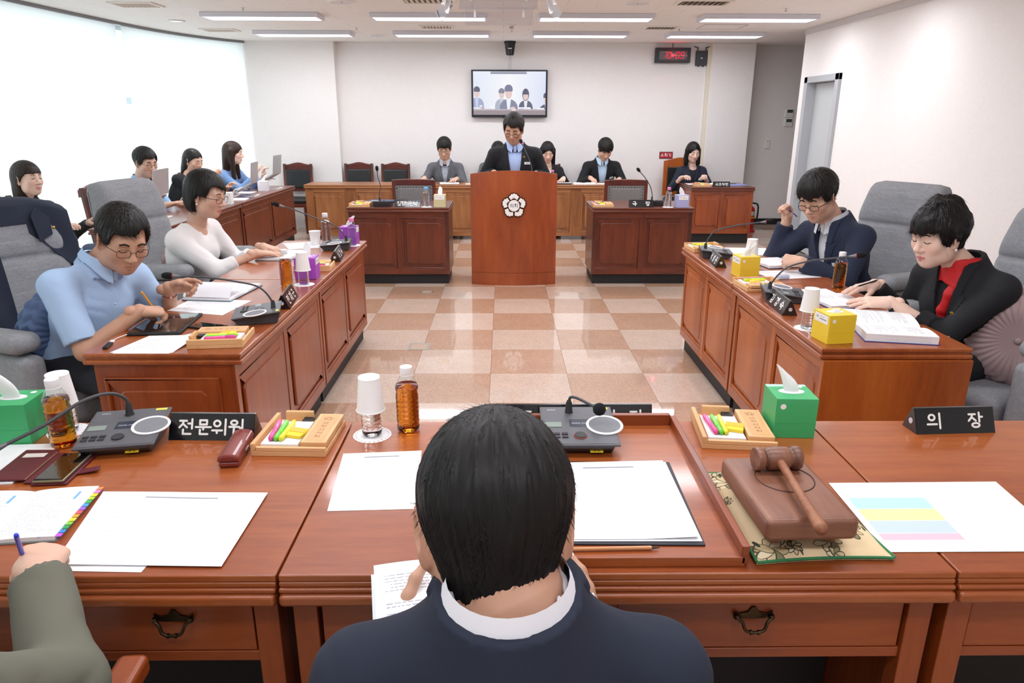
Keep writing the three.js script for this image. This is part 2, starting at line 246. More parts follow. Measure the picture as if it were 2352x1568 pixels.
  // ceiling light panels
  const xn = ['nearest the windows', 'left of centre', 'right of centre', 'nearest the door'];
  const fr = (() => { const s = rrect(1.2, 0.32, 0.004); s.holes.push(rrect(1.15, 0.265, 0.004)); return ext(s, 0.045, 0.002).rotateX(-PI / 2); })();
  const glow = new THREE.MeshStandardMaterial({ color: 0xffffff, emissive: 0xffffff, emissiveIntensity: 1.6 }), frm = plain(0xdadbe4, 0.4);
  [-8.05, -9.64, -6.45, -4.85, -3.25, -1.65, -0.05].forEach((z, r) => [-2.5, -0.77, 0.96, 2.66].forEach((x, k) => {
    if (r > 2 && (k === 0 || k === 3)) return;
    const where = ['second row from the rear', 'rearmost row', 'third row from the rear', 'fourth row from the rear', 'fifth row from the rear', 'sixth row from the rear', 'row above the chairman'][r];
    const l = thing('ceiling_light', 'LED ceiling panel ' + xn[k] + ', ' + where, 'ceiling light', [x, CEIL - 0.046, z], 0, 'LED panels on the ceiling');
    add(l, 'frame', fr, frm); add(l, 'diffuser', box(1.15, 0.006, 0.265, 0, 0.012, 0), glow);
    const a = new THREE.RectAreaLight(0xf5f7ff, LAMP_POWER, 1.14, 0.255); a.position.y = 0.004; a.rotation.x = -PI / 2; l.add(a);
  }));
}
// ------------------------------------------------------------------ ceiling and wall fittings
{
  const slatM = plain(0xe4dfd2, 0.6), cream = plain(0xece8df, 0.6);
  const vent = (x, z, w, d, label) => {
    const t = thing('air_vent', label, 'vent', [x, CEIL - 0.012, z]);
    const s = rrect(w, d, 0.004); s.holes.push(rrect(w - 0.06, d - 0.06, 0.003)); add(t, 'frame', ext(s, 0.012, 0.002).rotateX(-PI / 2), cream);
    for (let i = 0; i < 9; i++) add(t, 'slat', mv(box((w - 0.06) / 14, 0.002, d - 0.06, 0, 0, 0), -w / 2 + 0.03 + (i + 0.5) * (w - 0.06) / 9, 0.006, 0, 0, 0, 0.7), slatM);
    add(t, 'backing', box(w - 0.06, 0.002, d - 0.06, 0, 0.0105, 0), plain(0x6c5f50, 0.8));
  };
  vent(-3.5, -7.42, 0.42, 0.3, 'slatted air vent nearest the windows at the top edge'); vent(-3.48, -9.45, 0.42, 0.3, 'slatted air vent by the rearmost blind'); vent(-0.79, -9.05, 0.4, 0.28, 'slatted air vent between the light rows left of centre');
  vent(-0.69, -7.1, 0.5, 0.3, 'slatted air vent beside the clear baffles'); vent(1.85, -7.15, 0.5, 0.3, 'slatted air vent above the right light row'); vent(1.86, -9.05, 0.4, 0.28, 'slatted air vent above the digital clock');
  const ap = thing('access_panel', 'flush square ceiling access hatch above the pillar', 'hatch', [2.55, CEIL - 0.006, -8.95]); { const s = rrect(0.5, 0.42, 0.004); s.holes.push(rrect(0.47, 0.39, 0.004)); add(ap, 'rim', ext(s, 0.006, 0.001).rotateX(-PI / 2), plain(0xc9c5c0, 0.5)); add(ap, 'hatch_board', box(0.466, 0.004, 0.386, 0, 0.004, 0), M.ceil); }
  const dl = thing('downlight', 'small round recessed downlight near the windows', 'ceiling light', [-3.64, CEIL - 0.012, -8.62]); add(dl, 'rim', lathe([[0.06, 0.0], [0.085, 0.002], [0.09, 0.012], [0.06, 0.012]]), M.white); add(dl, 'lamp_face', cyl(0.06, 0.06, 0.004, 0, 0.006, 0), new THREE.MeshStandardMaterial({ color: 0xffffff, emissive: 0xffffff, emissiveIntensity: 1.5 }));
  { const a = new THREE.SpotLight(0xfffaf4, 6, 0, 0.9, 0.6); a.position.set(0, -0.004, 0); a.target.position.set(0, -1, 0); a.castShadow = true; dl.add(a, a.target); }
  [[-1.5, -7.2, 'round ceiling speaker at the top edge left of centre', 0.13], [-1.65, -10.0, 'round ceiling speaker by the rear wall', 0.11], [1.25, -7.2, 'round ceiling speaker at the top edge right of centre', 0.13]].forEach(([x, z, l, r]) => { const t = thing('ceiling_speaker', l, 'speaker', [x, CEIL - 0.012, z]); add(t, 'rim', lathe([[r, 0.012], [r, 0.004], [r - 0.012, 0], [r - 0.02, 0.005]]), M.white); add(t, 'grille', cyl(r - 0.018, r - 0.018, 0.004, 0, 0.006, 0), plain(0xdfe0e2, 0.7)); add(t, 'centre_screw', cyl(0.006, 0.006, 0.003, 0, 0.0025, 0, 10), plain(0x77797c, 0.5)); });
  [[-2.55, -7.6, 'sprinkler head between vent and light near the windows'], [-1.75, -9.15, 'sprinkler head by the rearmost light row, left'], [0.1, -9.35, 'sprinkler head in front of the dome camera'], [2.1, -9.15, 'sprinkler head behind the access hatch'], [2.75, -7.5, 'sprinkler head near the partition cornice']].forEach(([x, z, l]) => { const t = thing('sprinkler', l, 'sprinkler', [x, CEIL, z]); add(t, 'collar', lathe([[0.0, -0.002], [0.035, -0.002], [0.04, 0]]), cream); add(t, 'nozzle', lathe([[0.001, -0.03], [0.016, -0.028], [0.016, -0.025], [0.006, -0.022], [0.008, -0.002]], 12), M.steel); });
  const sm = thing('smoke_detector', 'white domed smoke detector above the dome camera', 'detector', [0.09, CEIL, -8.86]); add(sm, 'base', lathe([[0.0, -0.02], [0.05, -0.018], [0.06, -0.006], [0.06, 0]]), cream); add(sm, 'sensor_head', lathe([[0.001, -0.045], [0.02, -0.042], [0.026, -0.02]]), plain(0xb6b1a6, 0.5));
  // air conditioner cassette with four clear acrylic baffles
  const ac = thing('ceiling_air_conditioner', 'ceiling cassette air conditioner with clear acrylic wind baffles', 'air conditioner', [-0.04, CEIL, -6.55]);
  add(ac, 'panel', box(0.84, 0.03, 0.84, 0, -0.015, 0, 0.01), cream);
  for (let i = 0; i < 16; i++) add(ac, 'grille_slat', box(0.5, 0.006, 0.012, 0, -0.034, -0.25 + i * 0.033), slatM);
  for (let k = 0; k < 4; k++) {
    const g = new THREE.Group(); g.name = 'baffle'; g.rotation.y = k * PI / 2; ac.add(g);
    add(g, 'acrylic_plate', mv(box(0.62, 0.17, 0.004, 0, 0, 0, 0.0015), 0, -0.145, -0.46, 0.62, 0, 0), M.acrylic);
    for (const s of [-0.22, 0.22]) { add(g, 'arm', merge([mv(box(0.018, 0.14, 0.008, 0, 0, 0), s, -0.085, -0.43, 0.25), cyl(0.009, 0.009, 0.02, 0, 0, 0, 10).rotateX(PI / 2).translate(s, -0.145, -0.455)]), M.white); }
  }
  // dome camera and its cable duct
  const dc = thing('security_camera', 'black conical speed dome camera on the ceiling above the television', 'camera', [0.09, CEIL, -10.7]);
  add(dc, 'housing', lathe([[0.0, -0.185], [0.048, -0.183], [0.056, -0.17], [0.07, -0.075], [0.076, -0.03], [0.078, 0]]), plain(0x16181b, 0.35)); add(dc, 'top_ring', lathe([[0.079, -0.03], [0.083, -0.012], [0.08, 0]]), M.black); add(dc, 'badge', box(0.055, 0.014, 0.004, 0, -0.098, 0.0685, 0.002), plain(0xe6e6e6, 0.4)); add(dc, 'lens_window', box(0.036, 0.04, 0.006, 0, -0.148, 0.06, 0.004), plain(0x0a0c14, 0.08, { clearcoat: 1 }));
  const cd = thing('cable_duct', 'white cable duct on the rear wall above the television', 'duct', [0.085, 2.24, BACK]); add(cd, 'duct_body', box(0.03, 0.24, 0.016, 0, 0.12, 0.008, 0.002), plain(0xdcdbe0, 0.5));
  // television
  const tv = thing('television', 'wall-mounted television showing the meeting, black frame', 'television', [0.084, 1.93, BACK + 0.065]);
  add(tv, 'casing', box(1.1, 0.65, 0.05, 0, 0, 0, 0.008), plain(0x1a1f2a, 0.35)); add(tv, 'wall_bracket', box(0.4, 0.3, 0.036, 0, 0, -0.043), M.black);
  add(tv, 'logo_bump', box(0.05, 0.012, 0.02, -0.08, -0.328, 0.012, 0.004), M.black);
  const scr = canvas(1024, 576, (g, w, h) => {
    g.fillStyle = '#f1f4ff'; g.fillRect(0, 0, w, h); let gr = g.createLinearGradient(0, 0, w, 0); gr.addColorStop(0, '#e6ebfb'); gr.addColorStop(0.5, '#fbfcff'); gr.addColorStop(1, '#dfe6fa'); g.fillStyle = gr; g.fillRect(0, 0, w, h);
    g.fillStyle = '#8f93a8'; g.fillRect(245, 0, 510, 34); g.fillStyle = '#b9bccb'; g.fillRect(245, 0, 510, 14);
    g.fillStyle = '#a0949a'; g.fillRect(0, 498, w, 78); g.fillStyle = '#c9bdc2'; g.fillRect(0, 498, w, 18);
    const fig = (x, y, s, suit, hair, shirt, long) => {
      g.fillStyle = suit; g.beginPath(); g.moveTo(x - 92 * s, 500); g.bezierCurveTo(x - 96 * s, y + 150 * s, x - 80 * s, y + 116 * s, x - 30 * s, y + 96 * s); g.lineTo(x + 30 * s, y + 96 * s); g.bezierCurveTo(x + 80 * s, y + 116 * s, x + 98 * s, y + 150 * s, x + 96 * s, 500); g.fill();
      g.fillStyle = shirt; g.beginPath(); g.moveTo(x - 24 * s, y + 92 * s); g.lineTo(x + 26 * s, y + 92 * s); g.lineTo(x + 12 * s, 500); g.lineTo(x - 14 * s, 500); g.fill();
      g.fillStyle = hair; if (long) { g.beginPath(); g.ellipse(x, y + 20 * s, 46 * s, 78 * s, 0, 0, 7); g.fill(); }
      g.fillStyle = '#e9cfc9'; g.beginPath(); g.ellipse(x, y + 38 * s, 36 * s, 52 * s, 0, 0, 7); g.fill(); g.fillStyle = hair; g.beginPath(); g.ellipse(x, y - 4 * s, 43 * s, 46 * s, 0, PI, 0); g.lineTo(x + 40 * s, y + 18 * s); g.lineTo(x - 40 * s, y + 18 * s); g.fill();
      g.fillStyle = '#fff'; g.fillRect(x + 34 * s, y + 190 * s, 40 * s, 16 * s);
      g.fillStyle = '#eccfcb'; g.beginPath(); g.ellipse(x + 44 * s, 488, 28 * s, 15 * s, 0, 0, 7); g.fill();
    };
    fig(50, 250, 1.05, '#a9b0cf', '#62637a', '#c9d3f2'); fig(400, 270, 1.0, '#b6bccd', '#8b8da0', '#cfd3df'); fig(500, 240, 1.35, '#8b8fa8', '#80829a', '#f3f6ff'); fig(742, 285, 1.05, '#666a80', '#5a5d72', '#eef0f8', true); fig(1040, 330, 1.1, '#5d6076', '#5a5d72', '#d5dcee');
    g.fillStyle = '#f7f8ff'; g.fillRect(640, 474, 170, 22); g.fillRect(900, 482, 110, 18); g.fillRect(0, 478, 90, 16); g.fillRect(240, 452, 60, 40);
  });
  add(tv, 'screen', fin(new THREE.PlaneGeometry(1.045, 0.592), 'keep').translate(0, 0.006, 0.0262), new THREE.MeshStandardMaterial({ color: 0x101010, roughness: 0.2, emissive: 0xffffff, emissiveMap: scr, emissiveIntensity: 0.9 }));
  { const a = new THREE.RectAreaLight(0xeef2ff, 0.7, 1.04, 0.59); a.position.set(0, 0.006, 0.03); a.rotation.y = PI; tv.add(a); }
  // digital clock
  const ck = thing('digital_clock', 'black wall clock with red digits reading 10 09', 'clock', [2.42, 2.455, BACK + 0.05]);
  add(ck, 'case', box(0.5, 0.2, 0.09, 0, 0, 0, 0.006), plain(0x303338, 0.5)); add(ck, 'window', box(0.4, 0.125, 0.004, 0, 0, 0.045), plain(0x2a0608, 0.2)); add(ck, 'cord', box(0.008, 0.08, 0.008, 0, 0.14, -0.03), M.black);
  const seg = { 1: 'bc', 0: 'abcdef', 9: 'abcdfg' }, red = new THREE.MeshStandardMaterial({ color: 0x300000, emissive: 0xff1030, emissiveIntensity: 1.6 });
  const P = { a: [0, 0.04, 1], g: [0, 0, 1], d: [0, -0.04, 1], b: [0.022, 0.02, 0], c: [0.022, -0.02, 0], f: [-0.022, 0.02, 0], e: [-0.022, -0.02, 0] };
  [...'1009'].forEach((d, i) => { const dx = [-0.125, -0.055, 0.06, 0.13][i]; [...seg[d]].forEach((s) => { const [x, y, hor] = P[s]; add(ck, 'digit_segment', box(hor ? 0.038 : 0.008, hor ? 0.008 : 0.036, 0.003, dx + x + y * 0.15, y, 0.0485), red); }); });
  { const a = new THREE.PointLight(0xff2040, 0.04); a.position.z = 0.09; ck.add(a); }
  add(ck, 'stray_cable', tube([[-0.2, 0.035, 0.05], [-0.08, 0.04, 0.052], [0.0, 0.005, 0.052], [0.08, -0.006, 0.052], [0.2, -0.008, 0.05]], 0.004, 24, 6), plain(0xb9a6a8, 0.5));
  const sp = thing('wall_access_point', 'small dark grey wireless box with stub aerials beside the clock', 'router', [2.84, 2.44, BACK + 0.03]);
  add(sp, 'body', box(0.16, 0.2, 0.045, 0, -0.02, 0, 0.006), plain(0x3a3e45, 0.5)); add(sp, 'badge', box(0.024, 0.016, 0.003, 0, -0.02, 0.0235), M.white);
  for (const s of [-1, 1]) { add(sp, 'aerial', merge([box(0.01, 0.05, 0.012, s * 0.06, 0.1, 0), mv(box(0.06, 0.01, 0.016, 0, 0, 0), s * 0.085, 0.128, 0, 0, 0, s * 0.2)]), M.black); add(sp, 'bracket_foot', box(0.012, 0.015, 0.02, s * 0.035, -0.127, 0), M.black); }
  // thermostats, switch, extinguisher and its sign
  [[1.675, 'upper white wall thermostat beside the partition end'], [1.54, 'lower white wall thermostat beside the partition end']].forEach(([y, l]) => { const t = thing('thermostat', l, 'thermostat', [4.33, y, -11.21]); add(t, 'body', box(0.12, 0.115, 0.022, 0, 0, 0.011, 0.004), M.white); add(t, 'display', box(0.085, 0.045, 0.002, 0.005, 0.028, 0.023), plain(0x4b5a55, 0.25)); add(t, 'button', box(0.02, 0.012, 0.003, 0.03, -0.028, 0.023), plain(0xd0d2d4, 0.5)); add(t, 'button', box(0.02, 0.012, 0.003, -0.02, -0.028, 0.023), plain(0xe0b0a8, 0.5)); });
  const sw = thing('wall_switch', 'narrow white wall switch plate on the recess wall', 'switch', [4.05, 1.22, -11.21]); add(sw, 'plate', box(0.075, 0.13, 0.012, 0, 0, 0.006, 0.003), M.white); add(sw, 'rocker', box(0.05, 0.08, 0.006, 0, -0.015, 0.013, 0.002), plain(0xf4f2ea, 0.4)); add(sw, 'sticker', box(0.03, 0.014, 0.001, 0, 0.045, 0.0125), plain(0xd8b64a, 0.5));
  const fe = thing('fire_extinguisher', 'red fire extinguisher with a yellow strap beside the clerk desk', 'fire extinguisher', [3.62, 0, -10.45]);
  add(fe, 'cylinder', lathe([[0.0, 0.0], [0.07, 0.002], [0.076, 0.02], [0.076, 0.3], [0.066, 0.345], [0.03, 0.375], [0.024, 0.39]]), plain(0xb5121a, 0.25, { clearcoat: 0.6 })); add(fe, 'valve', merge([cyl(0.024, 0.02, 0.04, 0, 0.405, 0, 14), box(0.1, 0.012, 0.022, -0.02, 0.45, 0), mv(box(0.1, 0.01, 0.022, 0, 0, 0), -0.02, 0.435, 0, 0, 0, 0.25)]), M.steel);
  add(fe, 'hose', tube([[0.02, 0.42, 0.02], [0.09, 0.4, 0.04], [0.1, 0.28, 0.06], [0.085, 0.12, 0.05]], 0.012, 24), M.rubber); add(fe, 'strap', lathe([[0.077, 0.2], [0.079, 0.205], [0.079, 0.22], [0.077, 0.225]]), plain(0xe0a81c, 0.5)); add(fe, 'label_band', lathe([[0.0766, 0.24], [0.0768, 0.241], [0.0768, 0.3], [0.0766, 0.301]]), plain(0xd9d4c4, 0.5)); add(fe, 'base_stand', lathe([[0.0, 0.0], [0.1, 0.0], [0.1, 0.016], [0.078, 0.03], [0.077, 0.05]]), plain(0xc01a20, 0.4));
  const sg = thing('extinguisher_sign', 'small red sign on the wall behind the clerk', 'sign', [2.43, 1.07, BACK + 0.004]);
  add(sg, 'plate', box(0.2, 0.1, 0.008, 0, 0, 0, 0.002), plain(0x3b3f42, 0.5)); add(sg, 'print', fin(new THREE.PlaneGeometry(0.185, 0.085), 'keep').translate(0, 0, 0.0046), new THREE.MeshPhysicalMaterial({ map: canvas(256, 118, (g, w, h) => { g.fillStyle = '#b3202c'; g.fillRect(0, 0, w, h); g.strokeStyle = '#fff'; hangulRow(g, '소화기', 14, 22, 68, 78, 8); }), roughness: 0.5 }));
}
// ------------------------------------------------------------------ desks
// A raised panel: a moulded frame lip round a bevelled field. Local plane x-y, facing +z.
function raisedPanel(parent, w, h, x, y, z, mat, turnY = 0) {
  const g = new THREE.Group(); g.name = 'panel'; g.position.set(x, y, z); g.rotation.y = turnY; parent.add(g);
  const lip = rrect(w, h, 0.004); lip.holes.push(rrect(w - 0.03, h - 0.03, 0.003));
  add(g, 'moulding', ext(lip, 0.012, 0.005, 'y'), mat);
  const iw = w - 0.1, ih = h - 0.1, a = 0.022, s = shp([[-iw / 2 + a, -ih / 2], [iw / 2 - a, -ih / 2], [iw / 2, -ih / 2 + a], [iw / 2, ih / 2 - a], [iw / 2 - a, ih / 2], [-iw / 2 + a, ih / 2], [-iw / 2, ih / 2 - a], [-iw / 2, -ih / 2 + a]]);
  add(g, 'field', ext(s, 0.016, 0.007, 'y'), mat);
  return g;
}
// Top with a moulded edge: three stacked slabs.
function deskTop(t, w, d, h, mat, z = 0) {
  const top = add(t, 'top', merge([box(w, 0.018, d, 0, h - 0.009, z, 0.006), box(w - 0.014, 0.012, d - 0.014, 0, h - 0.022, z, 0.004), box(w + 0.004, 0.02, d + 0.004, 0, h - 0.036, z, 0.007)]), mat);
  return top;
}
// A counter desk: panelled public face at local +z, open to the sitter at -z.
function counterDesk(label, [x, z], turn, w, d, h, n, mat, topMat, o = {}) {
  const t = thing(o.name || 'counter_desk', label, 'desk', [x, 0, z], turn, o.group);
  deskTop(t, w - 0.004, d, h, topMat);
  const bh = h - 0.046, kick = o.kick ?? 0.11, fz = d / 2 - 0.045, W = w - 0.02;
  add(t, 'front_board', box(W, bh - kick, 0.022, 0, kick + (bh - kick) / 2, fz - 0.011, 0.002, 'y'), mat);
  const pw = W / n, ph = bh - kick, st = o.stile ?? 0.05, rl = 0.055;
  for (let i = 0; i <= n; i++) { const e = i === 0 || i === n, sw = e ? st * 0.75 : st; add(t, 'stile', box(sw, ph, 0.014, i === 0 ? -W / 2 + sw / 2 : i === n ? W / 2 - sw / 2 : -W / 2 + i * pw, kick + ph / 2, fz + 0.007, 0.002, 'y'), mat); }
  add(t, 'rail', box(W - 0.06, rl, 0.0135, 0, bh - rl / 2, fz + 0.0068, 0.002), mat); add(t, 'rail', box(W - 0.06, rl, 0.0135, 0, kick + rl / 2, fz + 0.0068, 0.002), mat);
  for (let i = 0; i < n; i++) raisedPanel(t, pw - st, ph - 2 * rl, -W / 2 + (i + 0.5) * pw, kick + ph / 2, fz, mat);
  for (const s of [-1, 1]) add(t, 'side_panel', box(0.024, bh - kick, d - 0.09, s * (W / 2 - 0.0125), kick + (bh - kick) / 2, -0.012, 0.002, 'y'), mat);
  if (o.endPanel) { const g = raisedPanel(t, d - 0.16, ph - 0.1, o.endPanel * W / 2, kick + ph / 2, -0.012, mat, o.endPanel * PI / 2); g.name = 'end_panel'; }
  if (kick > 0.06) { add(t, 'toe_kick', merge([box(W - 0.03, kick, 0.02, 0, kick / 2, fz - 0.03), ...[-1, 1].map((s) => box(0.02, kick, d - 0.16, s * (W / 2 - 0.03), kick / 2, -0.03))]), M.kick); } else for (const s of [-1, 1]) for (const k of [-1, 1]) add(t, 'foot', box(0.05, kick, 0.05, s * (W / 2 - 0.1), kick / 2, k * (d / 2 - 0.12)), M.kick);
  add(t, 'shelf', box(W - 0.06, 0.016, d - 0.2, 0, h - 0.17, 0.0), mat);
  return t;
}
counterDesk('reddish side desk nearest the left foreground, its panelled end towards the viewer', [-1.3, -3.2], PI / 2, 1.3, 0.6, 0.74, 2, M.mahogany, M.mahoganyTop, { endPanel: -1, group: 'left row of members\' desks' });
counterDesk('reddish side desk where the woman in the white blouse sits', [-1.3, -4.5], PI / 2, 1.3, 0.6, 0.74, 2, M.mahogany, M.mahoganyTop, { group: 'left row of members\' desks' });
{
  const near = counterDesk('orange-brown side desk on the right where the woman with the red scarf sits', [1.54, -3.17], -PI / 2, 1.135, 0.6, 0.74, 2, M.cherry, M.mahoganyTop, { group: 'right row of members\' desks' });
  const s = new THREE.Shape(); s.moveTo(-0.29, 0.0); s.lineTo(0.1, 0.0); s.bezierCurveTo(0.13, 0.16, 0.24, 0.24, 0.3, 0.3); s.lineTo(0.3, 0.69); s.lineTo(-0.29, 0.69); s.closePath();
  add(near, 'end_board', mv(ext(s, 0.022, 0.002, 'y'), 0.556, 0.003, 0.0, 0, PI / 2, 0), M.cherry);
}
counterDesk('orange-brown side desk on the right where the man with the blue pen sits', [1.54, -4.31], -PI / 2, 1.135, 0.6, 0.74, 2, M.cherry, M.mahoganyTop, { group: 'right row of members\' desks' });
counterDesk('dark mahogany desk left of the lectern, two panels and black plinth', [-1.03, -7.24], 0, 1.0, 0.62, 0.765, 2, M.mahoganyDark, M.mahoganyDark, { kick: 0.1 });
counterDesk('dark mahogany desk right of the lectern, two panels and black plinth', [1.365, -7.24], 0, 1.0, 0.62, 0.765, 2, M.mahoganyDark, M.mahoganyDark, { kick: 0.1 });
counterDesk('light oak bench desk along the rear wall, left half with four panels', [-1.46, -9.89], 0, 2.44, 0.46, 0.74, 4, M.oak, M.oak, { kick: 0.05, stile: 0.15, name: 'bench_desk' });
counterDesk('light oak bench desk along the rear wall, right part with three panels', [0.675, -9.89], 0, 1.83, 0.46, 0.74, 3, M.oak, M.oak, { kick: 0.05, stile: 0.15, name: 'bench_desk' });
counterDesk('brown staff desk by the windows, rearmost unit with the open laptop and white tissue cube', [-3.04, -8.55], PI / 2, 1.96, 0.58, 0.74, 2, M.mahoganyDark, M.mahoganyDark, { name: 'staff_desk' });
counterDesk('brown staff desk by the windows, nearer unit behind the grey armchairs', [-3.04, -6.62], PI / 2, 1.86, 0.58, 0.74, 2, M.mahoganyDark, M.mahoganyDark, { name: 'staff_desk' });
counterDesk('brown clerk desk in the rear right corner with a black plinth', [2.87, -9.72], 0, 0.84, 0.72, 0.74, 2, M.mahogany, M.mahoganyDark, { kick: 0.13, name: 'clerk_desk' });

// the presiding desks in the foreground: sitter's side faces the camera (+z) with apron, drawers and knee holes
function presidingDesk(label, x0, x1, o = {}) {
  const w = x1 - x0, d = 0.735, t = thing('presiding_desk', label, 'desk', [(x0 + x1) / 2, 0, -1.553], 0, 'presiding desks in the foreground'), h = 0.74;
  add(t, 'top', merge([box(w - 0.004, 0.016, d, 0, h - 0.008, 0, 0.004), box(w - 0.004, 0.012, d - 0.004, 0, h - 0.021, 0.004, 0.004), box(w - 0.004, 0.012, d - 0.002, 0, h - 0.032, 0.009, 0.005), box(w - 0.004, 0.028, d + 0.012, 0, h - 0.051, 0.01, 0.01)]), M.mahoganyTop);
  const z = d / 2 - 0.05, W = w - 0.03;
  for (const s of [-1, 1]) { add(t, 'leg_panel', box(0.05, 0.675, 0.045, s * (W / 2 - 0.025), 0.3375, z, 0.003, 'y'), M.mahogany); add(t, 'side_panel', box(0.024, 0.62, d - 0.1, s * (W / 2 - 0.014), 0.365, -0.03, 0.002, 'y'), M.mahogany); }
  add(t, 'apron', box(W - 0.1, 0.024, 0.03, 0, 0.518, z, 0.002), M.mahogany);
  add(t, 'upper_rail', box(W - 0.1, 0.012, 0.03, 0, 0.669, z), M.mahogany);
  const nd = o.drawers || 1, dw = (W - 0.1) / nd;
  for (let i = 0; i < nd; i++) {
    const dx = -W / 2 + 0.05 + (i + 0.5) * dw, dr = add(t, 'drawer', merge([box(dw - 0.012, 0.128, 0.022, dx, 0.596, z + 0.003, 0.002), box(dw - 0.05, 0.09, 0.4, dx, 0.59, z - 0.21)]), M.mahogany);
    if (nd > 1 && i < nd - 1) add(t, 'divider', box(0.012, 0.132, 0.026, -W / 2 + 0.05 + (i + 1) * dw, 0.596, z), M.mahogany);
    const hx = dx + (o.hx ? o.hx[i] : 0), hz = z + 0.016, hy = 0.615;
    add(dr, 'handle', merge([
      ext(shp([[-0.04, 0.01], [-0.028, 0.004], [-0.012, 0.008], [-0.004, 0.02], [0.004, 0.02], [0.012, 0.008], [0.028, 0.004], [0.04, 0.01], [0.04, -0.004], [0.03, -0.008], [-0.03, -0.008], [-0.04, -0.004]]), 0.004, 0.001).translate(hx, hy, hz - 0.002),
      ball(0.007, 0.007, 0.008, hx - 0.036, hy, hz + 0.006, 10), ball(0.007, 0.007, 0.008, hx + 0.036, hy, hz + 0.006, 10),
      tube([[hx - 0.036, hy, hz + 0.01], [hx - 0.026, hy - 0.008, hz + 0.014], [hx - 0.019, hy - 0.024, hz + 0.018], [hx, hy - 0.029, hz + 0.019], [hx + 0.019, hy - 0.024, hz + 0.018], [hx + 0.026, hy - 0.008, hz + 0.014], [hx + 0.036, hy, hz + 0.01]], 0.0036, 30, 7),
      cyl(0.0055, 0.0055, 0.004, 0, 0, 0, 10).rotateZ(PI / 2).translate(hx - 0.008, hy - 0.0285, hz + 0.019), cyl(0.0055, 0.0055, 0.004, 0, 0, 0, 10).rotateZ(PI / 2).translate(hx + 0.008, hy - 0.0285, hz + 0.019)]), M.bronze, 'dark bronze swing handle');
  }
  add(t, 'front_board', box(W - 0.02, 0.58, 0.02, 0, 0.385, -d / 2 + 0.045, 0.002, 'y'), M.mahogany); add(t, 'toe_kick', box(W - 0.06, 0.095, 0.02, 0, 0.0475, -d / 2 + 0.075), M.kick);
  add(t, 'knee_panel', box(W - 0.06, 0.5, 0.014, 0, 0.26, 0.02), M.kick);
  if (o.sticker) add(t, 'sticker', box(0.017, 0.028, 0.001, o.sticker, 0.455, 0.0283), plain(0x9aa0a6, 0.5), 'small grey sticker');
  return t;
}
presidingDesk('presiding desk at the left foreground with the open notebook on it', -1.79, -0.446, { hx: [0.44], sticker: 0.5 });
presidingDesk('presiding desk in the centre foreground with the writing tray and gavel', -0.446, 0.9, { drawers: 2, hx: [0, -0.015] });
presidingDesk('presiding desk at the right foreground with the coloured chart sheet', 0.9, 2.24, { hx: [-0.33] });

